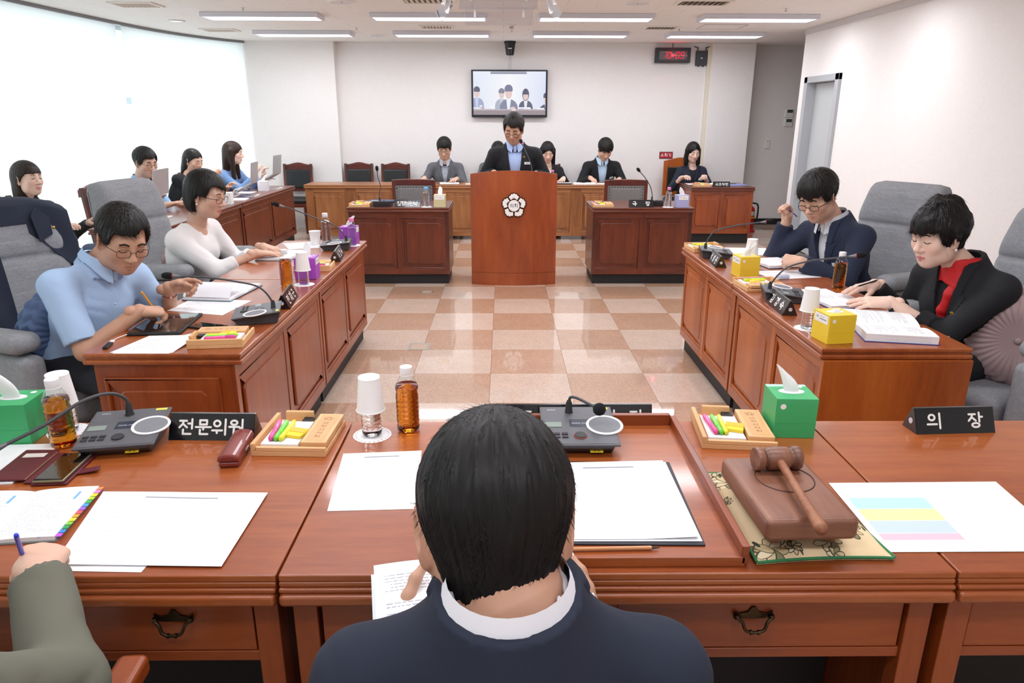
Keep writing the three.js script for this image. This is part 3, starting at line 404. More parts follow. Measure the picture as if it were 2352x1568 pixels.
// ------------------------------------------------------------------ lectern
{
  const t = thing('lectern', 'tall reddish wooden lectern with a bowed front and white flower emblem', 'lectern', [0.098, 0, -7.0]);
  const hw = 0.42, bow = (x) => 0.075 * (1 - (x / hw) ** 2), top = (x) => 1.082 + 0.036 * (1 - (x / hw) ** 2);
  const slab = (y0, y1f, th, off, n = 32) => { const outer = (u) => { const x = lerp(-hw, hw, u); return [x, bow(x) + 0.025 + off]; }, g = []; const f = (u, v) => { const [x, z] = outer(u); return [x, lerp(y0, y1f(x), v), z]; }, b = (u, v) => { const [x, z] = outer(1 - u); return [x, lerp(y0, y1f(x), v), z - th]; }; g.push(grid(n, 6, f), grid(n, 6, b), grid(n, 1, (u, v) => { const [x, z] = outer(u); return [x, y1f(x), z - v * th]; }), grid(n, 1, (u, v) => { const [x, z] = outer(1 - u); return [x, y0, z - v * th]; })); for (const u of [0, 1]) g.push(grid(1, 1, (a, c) => { const [x, z] = outer(u); return [x, lerp(y0, y1f(x), c), z - (u ? a : 1 - a) * th]; })); return fin(merge(g), 'y'); };
  add(t, 'front_panel', slab(0.125, top, 0.024, 0), M.lectern); add(t, 'base_board', slab(0.0, () => 0.123, 0.03, 0.008), M.lectern);
  for (const s of [-1, 1]) add(t, 'side_panel', box(0.022, 1.06, 0.44, s * (hw - 0.012), 0.53, -0.215, 0.002, 'y'), M.lectern);
  add(t, 'reading_board', mv(box(0.78, 0.02, 0.4, 0, 0, 0, 0.004), 0, 1.0, -0.19, 0.16), M.lectern); add(t, 'shelf', box(0.79, 0.018, 0.38, 0, 0.72, -0.22), M.lectern); add(t, 'floor_board', box(0.79, 0.02, 0.4, 0, 0.05, -0.22), M.lectern);
  // emblem: five white petals of five lobes round a disc
  const em = new THREE.Group(); em.name = 'emblem'; em.userData.label = 'white five-petalled flower emblem reading 의회'; em.position.set(0, 0.79, 0.1005); t.add(em);
  const lobe = (a, r0, r1, w) => { const s = new THREE.Shape(); s.moveTo(-w * 0.45, r0); s.lineTo(-w, r1 - w); s.absarc(0, r1 - w, w, PI, 0, true); s.lineTo(w * 0.45, r0); s.closePath(); return mv(ext(s, 0.006, 0.0014), 0, 0, 0, 0, 0, a); };
  const petal = () => merge([-2, -1, 0, 1, 2].map((i) => lobe(-i * 0.205, 0.062 + 0.004 * (2 - Math.abs(i)), 0.116 - 0.0045 * Math.abs(i) - (Math.abs(i) > 1 ? 0.006 : 0), 0.0118)));
  const back = (k) => { const s = new THREE.Shape(); for (let i = 0; i <= 100; i++) { const a = i / 100 * 2 * PI, q = ((a / (2 * PI) * 5) % 1 + 1) % 1, lob = Math.abs(Math.sin(q * PI * 5)) * 0.006, r = 0.094 + 0.026 * Math.sin(q * PI) ** 0.7 + lob; const th = PI / 2 + PI / 5 + a; i ? s.lineTo(Math.cos(th) * r, Math.sin(th) * r) : s.moveTo(Math.cos(th) * r, Math.sin(th) * r); } return s; };
  add(em, 'backing_plate', ext(back(1), 0.014, 0.002), plain(0x5b3317, 0.25, { metalness: 0.7 })); 
  for (let k = 0; k < 5; k++) add(em, 'petal', mv(petal(), 0, 0, 0.014, 0, 0, k * 2 * PI / 5), M.white);
  add(em, 'disc', cyl(0.054, 0.054, 0.008, 0, 0, 0, 40).rotateX(PI / 2).translate(0, 0, 0.018), M.white);
  add(em, 'lettering', fin(new THREE.CircleGeometry(0.052, 40), 'keep').translate(0, 0, 0.0224), new THREE.MeshPhysicalMaterial({ roughness: 0.5, map: canvas(256, 256, (g) => { g.fillStyle = '#f3f2f2'; g.fillRect(0, 0, 256, 256); g.strokeStyle = '#2c2a2c'; hangul(g, '의', 34, 82, 92, 10); hangul(g, '회', 134, 82, 92, 10); }) }));
}
// ------------------------------------------------------------------ chairs
// Upholstered grey executive armchair. Local: faces +z.
function armchair(label, [x, z], turn, o = {}) {
  const t = thing('armchair', label, 'armchair', [x, 0, z], turn, 'grey upholstered armchairs of the members');
  add(t, 'seat', merge([box(0.5, 0.17, 0.56, 0, 0.4, 0.03, 0.05), box(0.52, 0.1, 0.5, 0, 0.3, 0, 0.03)]), M.tweed);
  const lean = (y) => -0.25 - (y - 0.45) * 0.2;
  const half = (y) => { const v = (y - 0.4) / 0.82, top = v > 0.93 ? Math.sqrt(Math.max(0, 1 - ((v - 0.93) / 0.07) ** 2)) : 1; return lerp(0.25, 0.262, clamp(v * 1.6)) * (0.86 + 0.14 * top) - 0.03 * sstep(0.72, 1, v); };
  const thick = (y) => { const v = (y - 0.4) / 0.82, crease = 0.034 * Math.exp(-(((y - 0.965) / 0.012) ** 2)); return (0.155 + 0.02 * sstep(0.7, 0.78, v)) * (v > 0.9 ? Math.sqrt(Math.max(0.0, 1 - ((v - 0.9) / 0.1) ** 2)) * 0.85 + 0.15 : 1) - crease; };
  const back = grid(44, 64, (u, v) => { const a = u * 2 * PI, c = Math.cos(a), s = Math.sin(a), y = lerp(0.4, 1.22, v), px = Math.sign(c) * Math.pow(Math.abs(c), 0.3) * half(y), pz = Math.sign(s) * Math.pow(Math.abs(s), 0.45) * thick(y) / 2 * (v > 0.999 ? 0.02 : 1); return [v > 0.999 ? px * 0.9 : px, y, pz + lean(y) + 0.022 * (px / 0.26) ** 2]; });
  const bk = add(t, 'backrest', back, M.tweed);
  add(bk, 'welt', merge([-1, 1].map((s) => tube([0.5, 0.65, 0.8, 0.95, 1.08, 1.16].map((y) => [s * (half(y) - 0.004), y, lean(y) - 0.03]), 0.005, 24, 6))), plain(0x77797d, 0.9));
  for (const s of [-1, 1]) {
    const arm = add(t, 'arm', merge([box(0.1, 0.5, 0.56, s * 0.325, 0.42, 0.02, 0.035)]), M.tweed);
    add(arm, 'arm_pad', mv(box(0.13, 0.085, 0.46, 0, 0, 0, 0.042), s * 0.33, 0.715, 0.06, -0.05), M.tweed);
  }
  add(t, 'base', merge([cyl(0.035, 0.035, 0.2, 0, 0.17, 0), ...[0, 1, 2, 3, 4].map((k) => mv(box(0.045, 0.035, 0.28, 0, 0, 0.14, 0.01), 0, 0.085, 0, 0.05, k * 2 * PI / 5))]), M.black);
  for (let k = 0; k < 5; k++) add(t, 'castor', mv(cyl(0.028, 0.028, 0.03, 0, 0, 0, 14).rotateZ(PI / 2), Math.sin(k * 2 * PI / 5) * 0.27, 0.028, Math.cos(k * 2 * PI / 5) * 0.27), M.rubber);
  if (o.tag) add(t, 'maker_tag', box(0.006, 0.05, 0.02, o.tag * 0.275, 0.72, lean(0.72) - 0.02), M.black);
  return t;
}
armchair('grey armchair with a navy jacket hung over its back, left foreground', [-2.02, -3.14], 1.12);
armchair('grey armchair behind the woman in the white blouse', [-2.05, -4.5], 1.33);
armchair('grey armchair behind the man with the blue pen, empty headrest in view', [2.19, -4.24], -1.05, { tag: 1 });
armchair('grey armchair at the right edge behind the woman with the red scarf', [2.22, -3.02], -1.2);
{ // swivel chair of the chairman (mostly hidden) and wooden-armed chair of the person at the left
  const t = thing('swivel_chair', 'light grey fabric swivel chair under the chairman', 'chair', [0.03, 0, -0.82]);
  add(t, 'seat', box(0.52, 0.1, 0.5, 0, 0.42, 0, 0.045), M.chairCloth); add(t, 'backrest', mv(box(0.46, 0.4, 0.08, 0, 0, 0, 0.038), 0, 0.68, 0.27, 0.12), M.chairCloth); add(t, 'arm_pad', box(0.07, 0.05, 0.3, -0.31, 0.6, 0.0, 0.024), M.chairCloth); add(t, 'arm_pad', mv(box(0.09, 0.09, 0.26, 0, 0, 0, 0.044), 0.315, 0.66, 0.02, 0), plain(0xb9b7b4, 0.9)); for (const s of [-1, 1]) add(t, 'arm_post', box(0.03, 0.18, 0.05, s * 0.3, 0.5, 0), M.black);
  add(t, 'column', cyl(0.03, 0.03, 0.3, 0, 0.23, 0), M.black); add(t, 'base', merge([0, 1, 2, 3, 4].map((k) => mv(box(0.045, 0.03, 0.28, 0, 0, 0.14), 0, 0.075, 0, 0, k * 2 * PI / 5))), M.black); for (let k = 0; k < 5; k++) add(t, 'castor', mv(cyl(0.025, 0.025, 0.03, 0, 0, 0, 12).rotateZ(PI / 2), Math.sin(k * 2 * PI / 5) * 0.27, 0.026, Math.cos(k * 2 * PI / 5) * 0.27), M.rubber);
  const c = thing('wooden_armchair', 'wooden-armed chair with pale upholstery at the lower left edge', 'chair', [-0.95, 0, -0.78], PI + 0.05);
  add(c, 'seat', merge([box(0.52, 0.12, 0.54, 0, 0.42, 0.04, 0.05), box(0.54, 0.03, 0.54, 0, 0.35, 0.03, 0.01)]), new THREE.MeshPhysicalMaterial({ map: speckTex([206, 201, 194], 10, 33, 200, [8, 8]), roughness: 0.95 })); add(c, 'backrest', mv(box(0.5, 0.5, 0.08, 0, 0, 0, 0.035), 0, 0.74, -0.27, -0.16), M.chairCloth);
  for (const s of [-1, 1]) { add(c, 'arm', mv(box(0.055, 0.042, 0.48, 0, 0, 0, 0.012, 'z'), s * 0.29, 0.645, 0.03, 0), M.mahogany); for (const k of [-0.16, 0.2]) add(c, 'arm_post', box(0.04, 0.27, 0.04, s * 0.29, 0.49, k, 0.004, 'y'), M.mahogany); for (const k of [-1, 1]) add(c, 'leg', box(0.045, 0.37, 0.045, s * 0.24, 0.185, k * 0.22, 0.004, 'y'), M.mahogany); }
}
// dark wooden chair with black leather pads and carved crest; presenter's chair with grey studded back. Local: faces +z.
function crestChair() {
  const t = new THREE.Group(); t.name = 'leather_chair';
  add(t, 'seat', merge([box(0.44, 0.07, 0.44, 0, 0.455, 0.02, 0.03)]), M.leather); add(t, 'seat_frame', box(0.45, 0.05, 0.45, 0, 0.4, 0.02, 0.006), M.chairWood);
  for (const s of [-1, 1]) { add(t, 'back_post', mv(box(0.04, 0.56, 0.035, 0, 0, 0, 0.006, 'y'), s * 0.193, 0.67, -0.235, -0.09), M.chairWood); add(t, 'leg', box(0.04, 0.38, 0.04, s * 0.195, 0.19, -0.18, 0.004, 'y'), M.chairWood); add(t, 'leg', lathe([[0.0, 0], [0.016, 0.002], [0.017, 0.12], [0.023, 0.2], [0.016, 0.23], [0.024, 0.27], [0.024, 0.38]], 14).translate(s * 0.19, 0, 0.21), M.chairWood); }
  const s = new THREE.Shape(); s.moveTo(-0.213, 0.86); s.lineTo(-0.213, 0.918); s.quadraticCurveTo(-0.21, 0.932, -0.195, 0.934); s.bezierCurveTo(-0.1, 0.94, -0.07, 0.965, 0, 0.968); s.bezierCurveTo(0.07, 0.965, 0.1, 0.94, 0.195, 0.934); s.quadraticCurveTo(0.21, 0.932, 0.213, 0.918); s.lineTo(0.213, 0.86); s.closePath();
  const cr = add(t, 'crest_rail', ext(s, 0.036, 0.006).translate(0, 0, -0.293), M.chairWood); const R = rng(4);
  add(cr, 'carving', merge([...Array(15)].map((_, i) => { const x = (i - 7) * 0.021; return mv(ball(0.0125, 0.0055, 0.006, 0, 0, 0, 8), x, 0.912 + 0.016 * Math.cos(x * 9) - 0.004 * (i % 2), -0.257, 0, 0, (i % 2 ? 0.7 : -0.7)); })), M.chairWood);
  add(t, 'lower_rail', box(0.38, 0.045, 0.03, 0, 0.58, -0.232, 0.005), M.chairWood);
  add(t, 'back_pad', mv(box(0.36, 0.27, 0.055, 0, 0, 0, 0.022), 0, 0.735, -0.238, -0.09), M.leather);
  return t;
}
const crest0 = crestChair();
[[-3.02, -10.42, 0, 'dark wooden chair with black leather pads in the corner beside the oak bench'], [-2.15, -10.54, 0, 'empty leather chair behind the oak bench, left of the pair'], [-1.6, -10.5, 0, 'empty leather chair behind the oak bench, right of the pair'], [-0.83, -10.56, 0, 'leather chair of the man in the grey blazer'], [-0.12, -10.56, 0, 'leather chair hidden behind the lectern'], [0.63, -10.54, 0, 'leather chair of the woman behind the lectern'], [1.4, -10.56, 0, 'leather chair of the writing man at the oak bench'],
  [-4.02, -6.05, PI / 2, 'leather chair of the woman in the charcoal blazer'], [-3.78, -7.12, PI / 2, 'leather chair of the man in the knit polo'], [-3.82, -8.25, PI / 2 + 0.1, 'leather chair of the long-haired woman in black'], [-3.72, -9.12, PI / 2, 'leather chair of the woman in the blue shirt']].forEach(([x, z, r, l], i) => {
  const c = i ? crest0.clone() : crest0; c.name = numbered('leather_chair'); c.position.set(x, 0, z); c.rotation.y = r; scene.add(c); tag(c, l, 'chair', 'dark wooden chairs with leather pads');
});
{ // clerk's chair: lighter wood, taller back
  const t = thing('clerk_chair', 'brown wooden chair with a tall arched back behind the clerk', 'chair', [2.6, 0, -10.42]);
  const s = new THREE.Shape(); s.moveTo(-0.24, 0.5); s.lineTo(-0.24, 1.0); s.bezierCurveTo(-0.14, 1.02, -0.06, 1.05, 0, 1.05); s.bezierCurveTo(0.06, 1.05, 0.14, 1.02, 0.24, 1.0); s.lineTo(0.24, 0.5); s.closePath(); const hole = rrect(0.36, 0.34, 0.01); const hp = new THREE.Path(hole.getPoints(6).map((p) => new THREE.Vector2(p.x, p.y + 0.74))); s.holes.push(hp);
  add(t, 'back_frame', ext(s, 0.035, 0.005, 'y').translate(0, 0, -0.29), M.cherry); add(t, 'back_pad', box(0.37, 0.35, 0.04, 0, 0.74, -0.27, 0.016), M.leather); add(t, 'seat', box(0.47, 0.09, 0.46, 0, 0.44, -0.03, 0.035), M.leather); for (const a of [-1, 1]) for (const b of [-1, 1]) add(t, 'leg', box(0.042, 0.4, 0.042, a * 0.2, 0.2, b * 0.19 - 0.05, 0.004, 'y'), M.cherry);
}
function studChair(label, x, z) {
  const t = thing('studded_chair', label, 'chair', [x, 0, z], PI, 'presenters\' chairs with studded grey backs');
  const s = new THREE.Shape(); s.moveTo(-0.235, 0.4); s.lineTo(-0.235, 0.955); s.bezierCurveTo(-0.1, 0.967, 0.1, 0.967, 0.235, 0.955); s.lineTo(0.235, 0.4); s.closePath(); s.holes.push(new THREE.Path(rrect(0.4, 0.42, 0.012).getPoints(6).map((p) => new THREE.Vector2(p.x, p.y + 0.69))));
  add(t, 'back_frame', ext(s, 0.04, 0.005, 'y').translate(0, 0, -0.3), M.chairWood); const pad = add(t, 'back_pad', merge([box(0.41, 0.43, 0.03, 0, 0.69, -0.28, 0.01), box(0.34, 0.37, 0.052, 0, 0.69, -0.28, 0.022)]), M.chairCloth);
  const st = ball(0.0055, 0.0055, 0.004, 0, 0, 0, 8), l = []; for (let i = 0; i < 13; i++) for (const [y, k] of [[0.88, 1], [0.88, -1]]) l.push(mv(st.clone(), -0.18 + i * 0.03, y, -0.28 + k * 0.017)); for (let i = 0; i < 12; i++) for (const k of [-1, 1]) for (const q of [-1, 1]) l.push(mv(st.clone(), k * 0.184, 0.52 + i * 0.031, -0.28 + q * 0.017));
  add(pad, 'studs', merge(l), M.bronze);
  add(t, 'seat', box(0.47, 0.09, 0.46, 0, 0.44, -0.02, 0.035), M.chairCloth); for (const a of [-1, 1]) for (const b of [-1, 1]) add(t, 'leg', box(0.042, 0.4, 0.042, a * 0.2, 0.2, b * 0.19 - 0.05, 0.004, 'y'), M.chairWood);
}
studChair('empty studded grey chair behind the desk left of the lectern', -0.975, -8.1); studChair('empty studded grey chair behind the desk right of the lectern', 1.33, -8.1);
// ------------------------------------------------------------------ things on the desks
const T = 0.74, TP = 0.765;
const put = (o, x, y, z, r = 0) => { o.position.set(x, y, z); o.rotation.y = r; return o; };
// --- bottles, cups, doilies
const ribbed = (r, h, neck) => { const p = [[0.0, 0.004], [r * 0.7, 0.0], [r * 0.96, 0.004], [r, 0.012]]; const y1 = h * 0.62; for (let y = 0.02; y < y1; y += 0.0135) { p.push([r, y], [r * 0.955, y + 0.004], [r, y + 0.008]); } p.push([r * 0.93, y1 + 0.006], [r, y1 + 0.016], [r * 0.96, y1 + 0.026], [r * 0.62, y1 + 0.05], [neck, y1 + 0.058], [neck, h]); return p; };
const bottleGeo = { tea: ribbed(0.033, 0.182, 0.014), water: ribbed(0.031, 0.178, 0.0125) };
const inner = (p, top, k) => { const q = p.filter(([, y]) => y <= top).map(([r, y]) => [Math.max(0, r - 0.0012), y + 0.0012]); q.push([0.0, top + 0.001]); return q; };
const bot = { tea: lathe(bottleGeo.tea, 32), water: lathe(bottleGeo.water, 32), teaIn: lathe(inner(bottleGeo.tea, 0.142), 32), waterIn: lathe(inner(bottleGeo.water, 0.148), 32) };
const capGeo = lathe([[0.0, 0.02], [0.0165, 0.02], [0.0175, 0.018], [0.0175, 0], [0.015, -0.001]], 24), capRim = lathe([[0.0158, -0.004], [0.0175, -0.004], [0.0175, -0.0015], [0.0158, -0.0015]], 24);
function bottle(kind, cap, label, x, y, z, o = {}) {
  const t = thing(kind === 'tea' ? 'tea_bottle' : 'water_bottle', label, 'bottle', [x, y, z], hash(x * 100 | 0, z * 100 | 0, 2) * 6, kind === 'tea' ? 'plastic tea bottles on the desks' : 'plastic water bottles on the desks'), h = kind === 'tea' ? 0.182 : 0.178;
  const s = o.s || 1; t.scale.setScalar(s);
  add(t, 'bottle_shell', bot[kind], M.pet); if (!o.empty) add(t, kind === 'tea' ? 'tea' : 'water', bot[kind + 'In'], kind === 'tea' ? M.tea : M.water);
  if (cap !== null) { const c = add(t, 'cap', capGeo.clone().translate(0, h - 0.008, 0), plain(cap, 0.5)); add(c, 'cap_ring', capRim.clone().translate(0, h - 0.01, 0), plain(cap, 0.5)); }
  return t;
}
const cupGeo = lathe([[0.0, 0.0], [0.0295, 0.0], [0.03, 0.003], [0.0295, 0.003], [0.0385, 0.094], [0.0405, 0.0945], [0.0415, 0.0965], [0.0405, 0.0985], [0.0385, 0.098], [0.0375, 0.094], [0.0285, 0.006], [0.0, 0.006]], 40);
function cup(label, x, y, z, inverted) { const t = thing('paper_cup', label, 'cup', [x, y, z], 0, 'white paper cups'); const m = add(t, 'cup_body', cupGeo, M.cup); if (inverted) { m.rotation.x = PI; m.position.y = 0.098; } return t; }
const doilyGeo = (() => { const s = new THREE.Shape(), h = new THREE.Path(); for (let i = 0; i <= 144; i++) { const a = i / 144 * 2 * PI, r = 0.052 + 0.0022 * Math.abs(Math.sin(a * 12)); i ? s.lineTo(Math.cos(a) * r, Math.sin(a) * r) : s.moveTo(r, 0); } for (let k = 0; k < 24; k++) { const p = new THREE.Path(); p.absellipse(Math.cos(k * PI / 12) * 0.046, Math.sin(k * PI / 12) * 0.046, 0.0022, 0.0022, 0, 2 * PI); s.holes.push(p); } return ext(s, 0.0012).rotateX(-PI / 2); })();
function doily(label, x, y, z) { return tag(put(add(scene, 'paper_doily', doilyGeo, M.paper), x, y, z), label, 'doily', 'white paper doilies under bottles'); }
function cupOnBottle(where, x, y, z) {
  doily('white doily under the cup-covered bottle ' + where, x, y, z);
  bottle('water', 0xf2f2f2, 'water bottle under the upturned cup ' + where, x, y + 0.0015, z, { s: 0.93 });
  cup('paper cup upturned on a bottle ' + where, x, y + 0.078, z, true);
}
// --- tissue cubes
const tissueGeo = (k) => { const R = rng(k); const a0 = R() * 6; return grid(18, 12, (u, v) => { const a = a0 + u * 2 * PI, sp = [1, 0.82, 0.66, 0.62][k % 4], r = 0.018 + 0.004 * Math.sin(a * 3 + k) + v * 0.016 * (1 + 0.7 * Math.cos(a - a0)) * (1 - v * 0.82), lean = [[-0.5, 0.1], [0.45, 0.12], [0.12, -0.2], [-0.35, -0.2]][k % 4]; const y = v * 0.07 * (0.82 + 0.3 * Math.cos(a * 1 + k)); return [Math.cos(a) * r * (1 - 0.25 * v) + lean[0] * y * v, y, Math.sin(a) * r * 0.5 * sp + lean[1] * y * v]; }); };
const tissues = [0, 1, 2, 3].map(tissueGeo);
const labelTex = canvas(128, 96, (g, w, h) => { g.fillStyle = '#f4f4f2'; g.fillRect(0, 0, w, h); g.fillStyle = '#b9b9bd'; g.beginPath(); g.arc(26, 40, 12, 0, 7); g.fill(); g.fillStyle = '#6a6a6e'; g.fillRect(50, 52, 62, 9); g.fillStyle = '#c4c4c8'; g.fillRect(50, 30, 40, 5); });
const labelMat = new THREE.MeshPhysicalMaterial({ map: labelTex, roughness: 0.5 });
function tissueBox(label, color, x, y, z, r, k, o = {}) {
  const t = thing('tissue_box', label, 'tissue box', [x, y, z], r, 'cube tissue boxes on the desks'), s = o.s || 0.115, h = o.h || 0.118, m = plain(color, 0.5, { clearcoat: 0.2 });
  add(t, 'carton', box(s, h, s, 0, h / 2, 0, 0.0015), m); add(t, 'slot_film', ext((() => { const e = new THREE.Shape(); e.absellipse(0, 0, 0.036, 0.02, 0, 2 * PI); return e; })(), 0.0012).rotateX(-PI / 2).translate(0, h, 0), plain(0xe8eaea, 0.3));
  if (!o.low) add(t, 'tissue', tissues[k % 4].clone().translate(0, h - 0.002, 0), M.tissue); else add(t, 'tissue', grid(10, 8, (u, v) => [(u - 0.5) * 0.05, h + 0.012 * Math.sin(u * PI) * Math.sin(v * PI) + 0.001, (v - 0.5) * 0.026]), M.tissue);
  if (o.label !== undefined) { const q = [[0, s / 2 + 0.0006, 0], [s / 2 + 0.0006, 0, PI / 2], [0, -s / 2 - 0.0006, PI], [-s / 2 - 0.0006, 0, -PI / 2]][o.label]; add(t, 'printed_label', mv(fin(new THREE.PlaneGeometry(s * 0.8, h * 0.3), 'keep'), q[0], h * 0.8, q[1], 0, q[2]), labelMat); }
  add(t, 'seam', mv(box(s * 0.98, 0.0008, 0.0006, 0, 0, 0), 0, h * 0.38, s / 2, 0), plain(new THREE.Color(color).multiplyScalar(0.8), 0.6));
  for (const [px, py, pz, rx] of [[-s * 0.33, h * 0.8, s / 2 + 0.0004, 0], [s * 0.3, h + 0.0004, -s * 0.32, -PI / 2]]) if (o.label !== 0) add(t, 'printed_seal', mv(fin(new THREE.CircleGeometry(0.008, 20)), px, py, pz, rx), plain(0xf4f4f2, 0.6));
  return t;
}
// --- conference microphones
const micTop = canvas(256, 256, (g, w, h) => { g.fillStyle = '#5b5c61'; g.fillRect(0, 0, w, h); g.fillStyle = '#222a3a'; g.fillRect(96, 88, 160, 56); g.fillStyle = '#e8e8ec'; g.font = '9px sans-serif'; g.fillText('DIGITAL CONFERENCE SYSTEM', 104, 120); g.fillText('JAYACO', 20, 22); });
const grillTex = canvas(256, 256, (g) => { g.fillStyle = '#8b8d92'; g.fillRect(0, 0, 256, 256); g.fillStyle = '#43454a'; for (let r = 10; r < 120; r += 9) for (let a = 0; a < 2 * PI; a += 9 / r) { g.beginPath(); g.arc(128 + r * Math.cos(a), 128 + r * Math.sin(a), 2.6, 0, 7); g.fill(); } });
const MM = { body: plain(0x3b3a3d, 0.5), top: new THREE.MeshPhysicalMaterial({ map: micTop, roughness: 0.45 }), ring: plain(0xf3f3f3, 0.4), grill: new THREE.MeshPhysicalMaterial({ map: grillTex, roughness: 0.6 }), foam: plain(0x121214, 1), neck: plain(0x46474a, 0.45), lcd: plain(0x8c9a92, 0.2), key: plain(0x2a2b2e, 0.5), sticker: new THREE.MeshPhysicalMaterial({ roughness: 0.6, map: canvas(128, 56, (g, w, h) => { g.fillStyle = '#f0cc1e'; g.fillRect(0, 0, w, h); g.strokeStyle = '#4a3a08'; hangulRow(g, '행정', 28, 12, 32, 38, 4); }) }) };
function mic(label, x, y, z, r, neck, o = {}) {
  const t = thing('conference_microphone', label, 'microphone', [x, y, z], r, 'desk conference microphones'), w = 0.2, prof = shp([[-0.085, 0.0], [0.07, 0.0], [0.1, 0.026], [0.1, 0.03], [-0.1, 0.052], [-0.1, 0.047]]);
  add(t, 'base', mv(ext(prof, w - 0.03, 0.004), -w / 2 + 0.015, 0, 0, 0, PI / 2, 0).rotateY(PI).translate(0, 0, 0), MM.body);
  const sl = Math.atan2(0.022, 0.2), deck = add(t, 'deck', mv(box(w, 0.006, 0.202, 0, 0, 0, 0.002), 0, 0.0435, 0, sl), plain(0x55565b, 0.45));
  const on = (g, X, Z, lift = 0) => mv(g, X, 0.0468 - Z * 0.11 + lift, Z, sl);
  add(deck, 'deck_print', on(fin(new THREE.PlaneGeometry(w - 0.012, 0.19), 'keep').rotateX(-PI / 2), 0, 0, 0.0003), MM.top);
  add(deck, 'speaker_ring', on(torus(0.046, 0.0042, 40, 8).scale(1, 1, 0.7).rotateX(-PI / 2), 0.07, 0.005, 0.002), MM.ring); add(deck, 'speaker_grille', on(fin(new THREE.CircleGeometry(0.045, 40), 'keep').rotateX(-PI / 2), 0.07, 0.005, 0.0024), MM.grill);
  add(deck, 'display', on(box(0.045, 0.002, 0.025, 0, 0, 0), -0.068, 0.0, 0.0008), MM.lcd);
  for (let i = 0; i < 6; i++) add(deck, 'key', on(box(0.016, 0.004, 0.01, 0, 0, 0, 0.001), -0.082 + (i % 3) * 0.021, 0.046 + (i / 3 | 0) * 0.016, 0.001), MM.key);
  add(deck, 'talk_button', on(cyl(0.016, 0.015, 0.005, 0, 0, 0, 28), 0.0, 0.056, 0.002), MM.key);
  if (o.red) add(deck, 'button_ring', on(torus(0.0165, 0.0016, 28, 6).rotateX(-PI / 2), 0, 0.056, 0.0015), plain(0x9a4a3a, 0.4));
  add(deck, 'sticker', on(fin(new THREE.PlaneGeometry(0.03, 0.011), 'keep').rotateX(-PI / 2), 0.075, -0.088, 0.0008), plain(0xf2d84a, 0.6)); add(t, 'name_sticker', mv(fin(new THREE.PlaneGeometry(0.034, 0.014), 'keep'), 0.04, 0.014, 0.0856, -0.85), MM.sticker);
  const s0 = neck[0]; add(t, 'neck_socket', lathe([[0.015, 0], [0.014, 0.006], [0.0105, 0.01], [0.0085, 0.035], [0.006, 0.042]], 18).translate(s0[0], s0[1], s0[2]), MM.key);
  add(t, 'gooseneck', tube([[s0[0], s0[1] + 0.02, s0[2]], ...neck.slice(1)], o.r || 0.0042, 48, 8), MM.neck);
  const e = V(...neck[neck.length - 1]), d = e.clone().sub(V(...neck[neck.length - 2])).normalize(), q = new THREE.Quaternion().setFromUnitVectors(V(0, 1, 0), d), at = (g, k) => g.applyMatrix4(new THREE.Matrix4().compose(e.clone().addScaledVector(d, k), q, V(1, 1, 1)));
  if (o.round) add(t, 'foam_ball', at(ball(0.0175, 0.0175, 0.0175, 0, 0, 0, 24), 0.012), MM.foam);
  else { add(t, 'capsule', at(lathe([[0.0045, -0.03], [0.007, -0.01], [0.009, 0.0]], 14), 0), plain(0x77787c, 0.35, { metalness: 0.4 })); add(t, 'light_ring', at(lathe([[0.0092, 0], [0.0102, 0.001], [0.0102, 0.006], [0.0092, 0.007]], 18), 0), o.live ? new THREE.MeshStandardMaterial({ color: 0xff2030, emissive: 0xff1020, emissiveIntensity: 1.2 }) : plain(0x9a2a30, 0.4)); add(t, 'foam_cap', at(lathe([[0.009, 0.004], [0.0135, 0.008], [0.0155, 0.02], [0.0145, 0.036], [0.009, 0.047], [0.0, 0.05]], 20), 0), MM.foam); }
  return t;
}
// --- nameplates: black triangular prisms with white lettering
function plate(label, text, x, y, z, r, L, o = {}) {
  const t = thing('nameplate', label, 'nameplate', [x, y, z], r, 'black name and title plates'), H = o.h || 0.068, D = o.d || 0.07;
  add(t, 'prism', mv(ext(shp([[-D / 2, 0], [D / 2, 0], [0.004, H], [-0.004, H]]), L, 0.0012), -L / 2, 0, 0, 0, PI / 2, 0), plain(0x14161a, 0.16, { clearcoat: 0.6, clearcoatRoughness: 0.05 }));
  const sl = Math.hypot(D / 2 - 0.004, H), ang = Math.atan2(D / 2 - 0.004, H), N = [...text].length, W = 1024, Hc = Math.round(W * sl / L);
  const tex = canvas(W, Hc, (g) => { g.fillStyle = '#15171b'; g.fillRect(0, 0, W, Hc); g.strokeStyle = '#f2f2ee'; const s = Hc * (o.size || 0.62), gap = o.gap ? o.gap * W : (W * 0.8) / N; hangulRow(g, text, (W - (N - 1) * gap - s) / 2, Hc * 0.5 - s * 0.5, s, gap, s * (o.lw || 0.13)); });
  const mat = new THREE.MeshPhysicalMaterial({ map: tex, roughness: 0.2, clearcoat: 0.4 }), pl = fin(new THREE.PlaneGeometry(L * 0.985, sl * 0.96), 'keep');
  add(t, 'lettered_face', mv(pl, 0, H / 2, (D / 2 + 0.004) / 2 + 0.0009, -ang), mat);
  if (o.seal) add(t, 'seal', mv(cyl(0.0085, 0.0085, 0.0012, 0, 0, 0, 20).rotateZ(PI / 2), o.seal * (L / 2 + 0.0005), H * 0.42, 0), plain(0xd9d4dc, 0.3));
  return t;
}
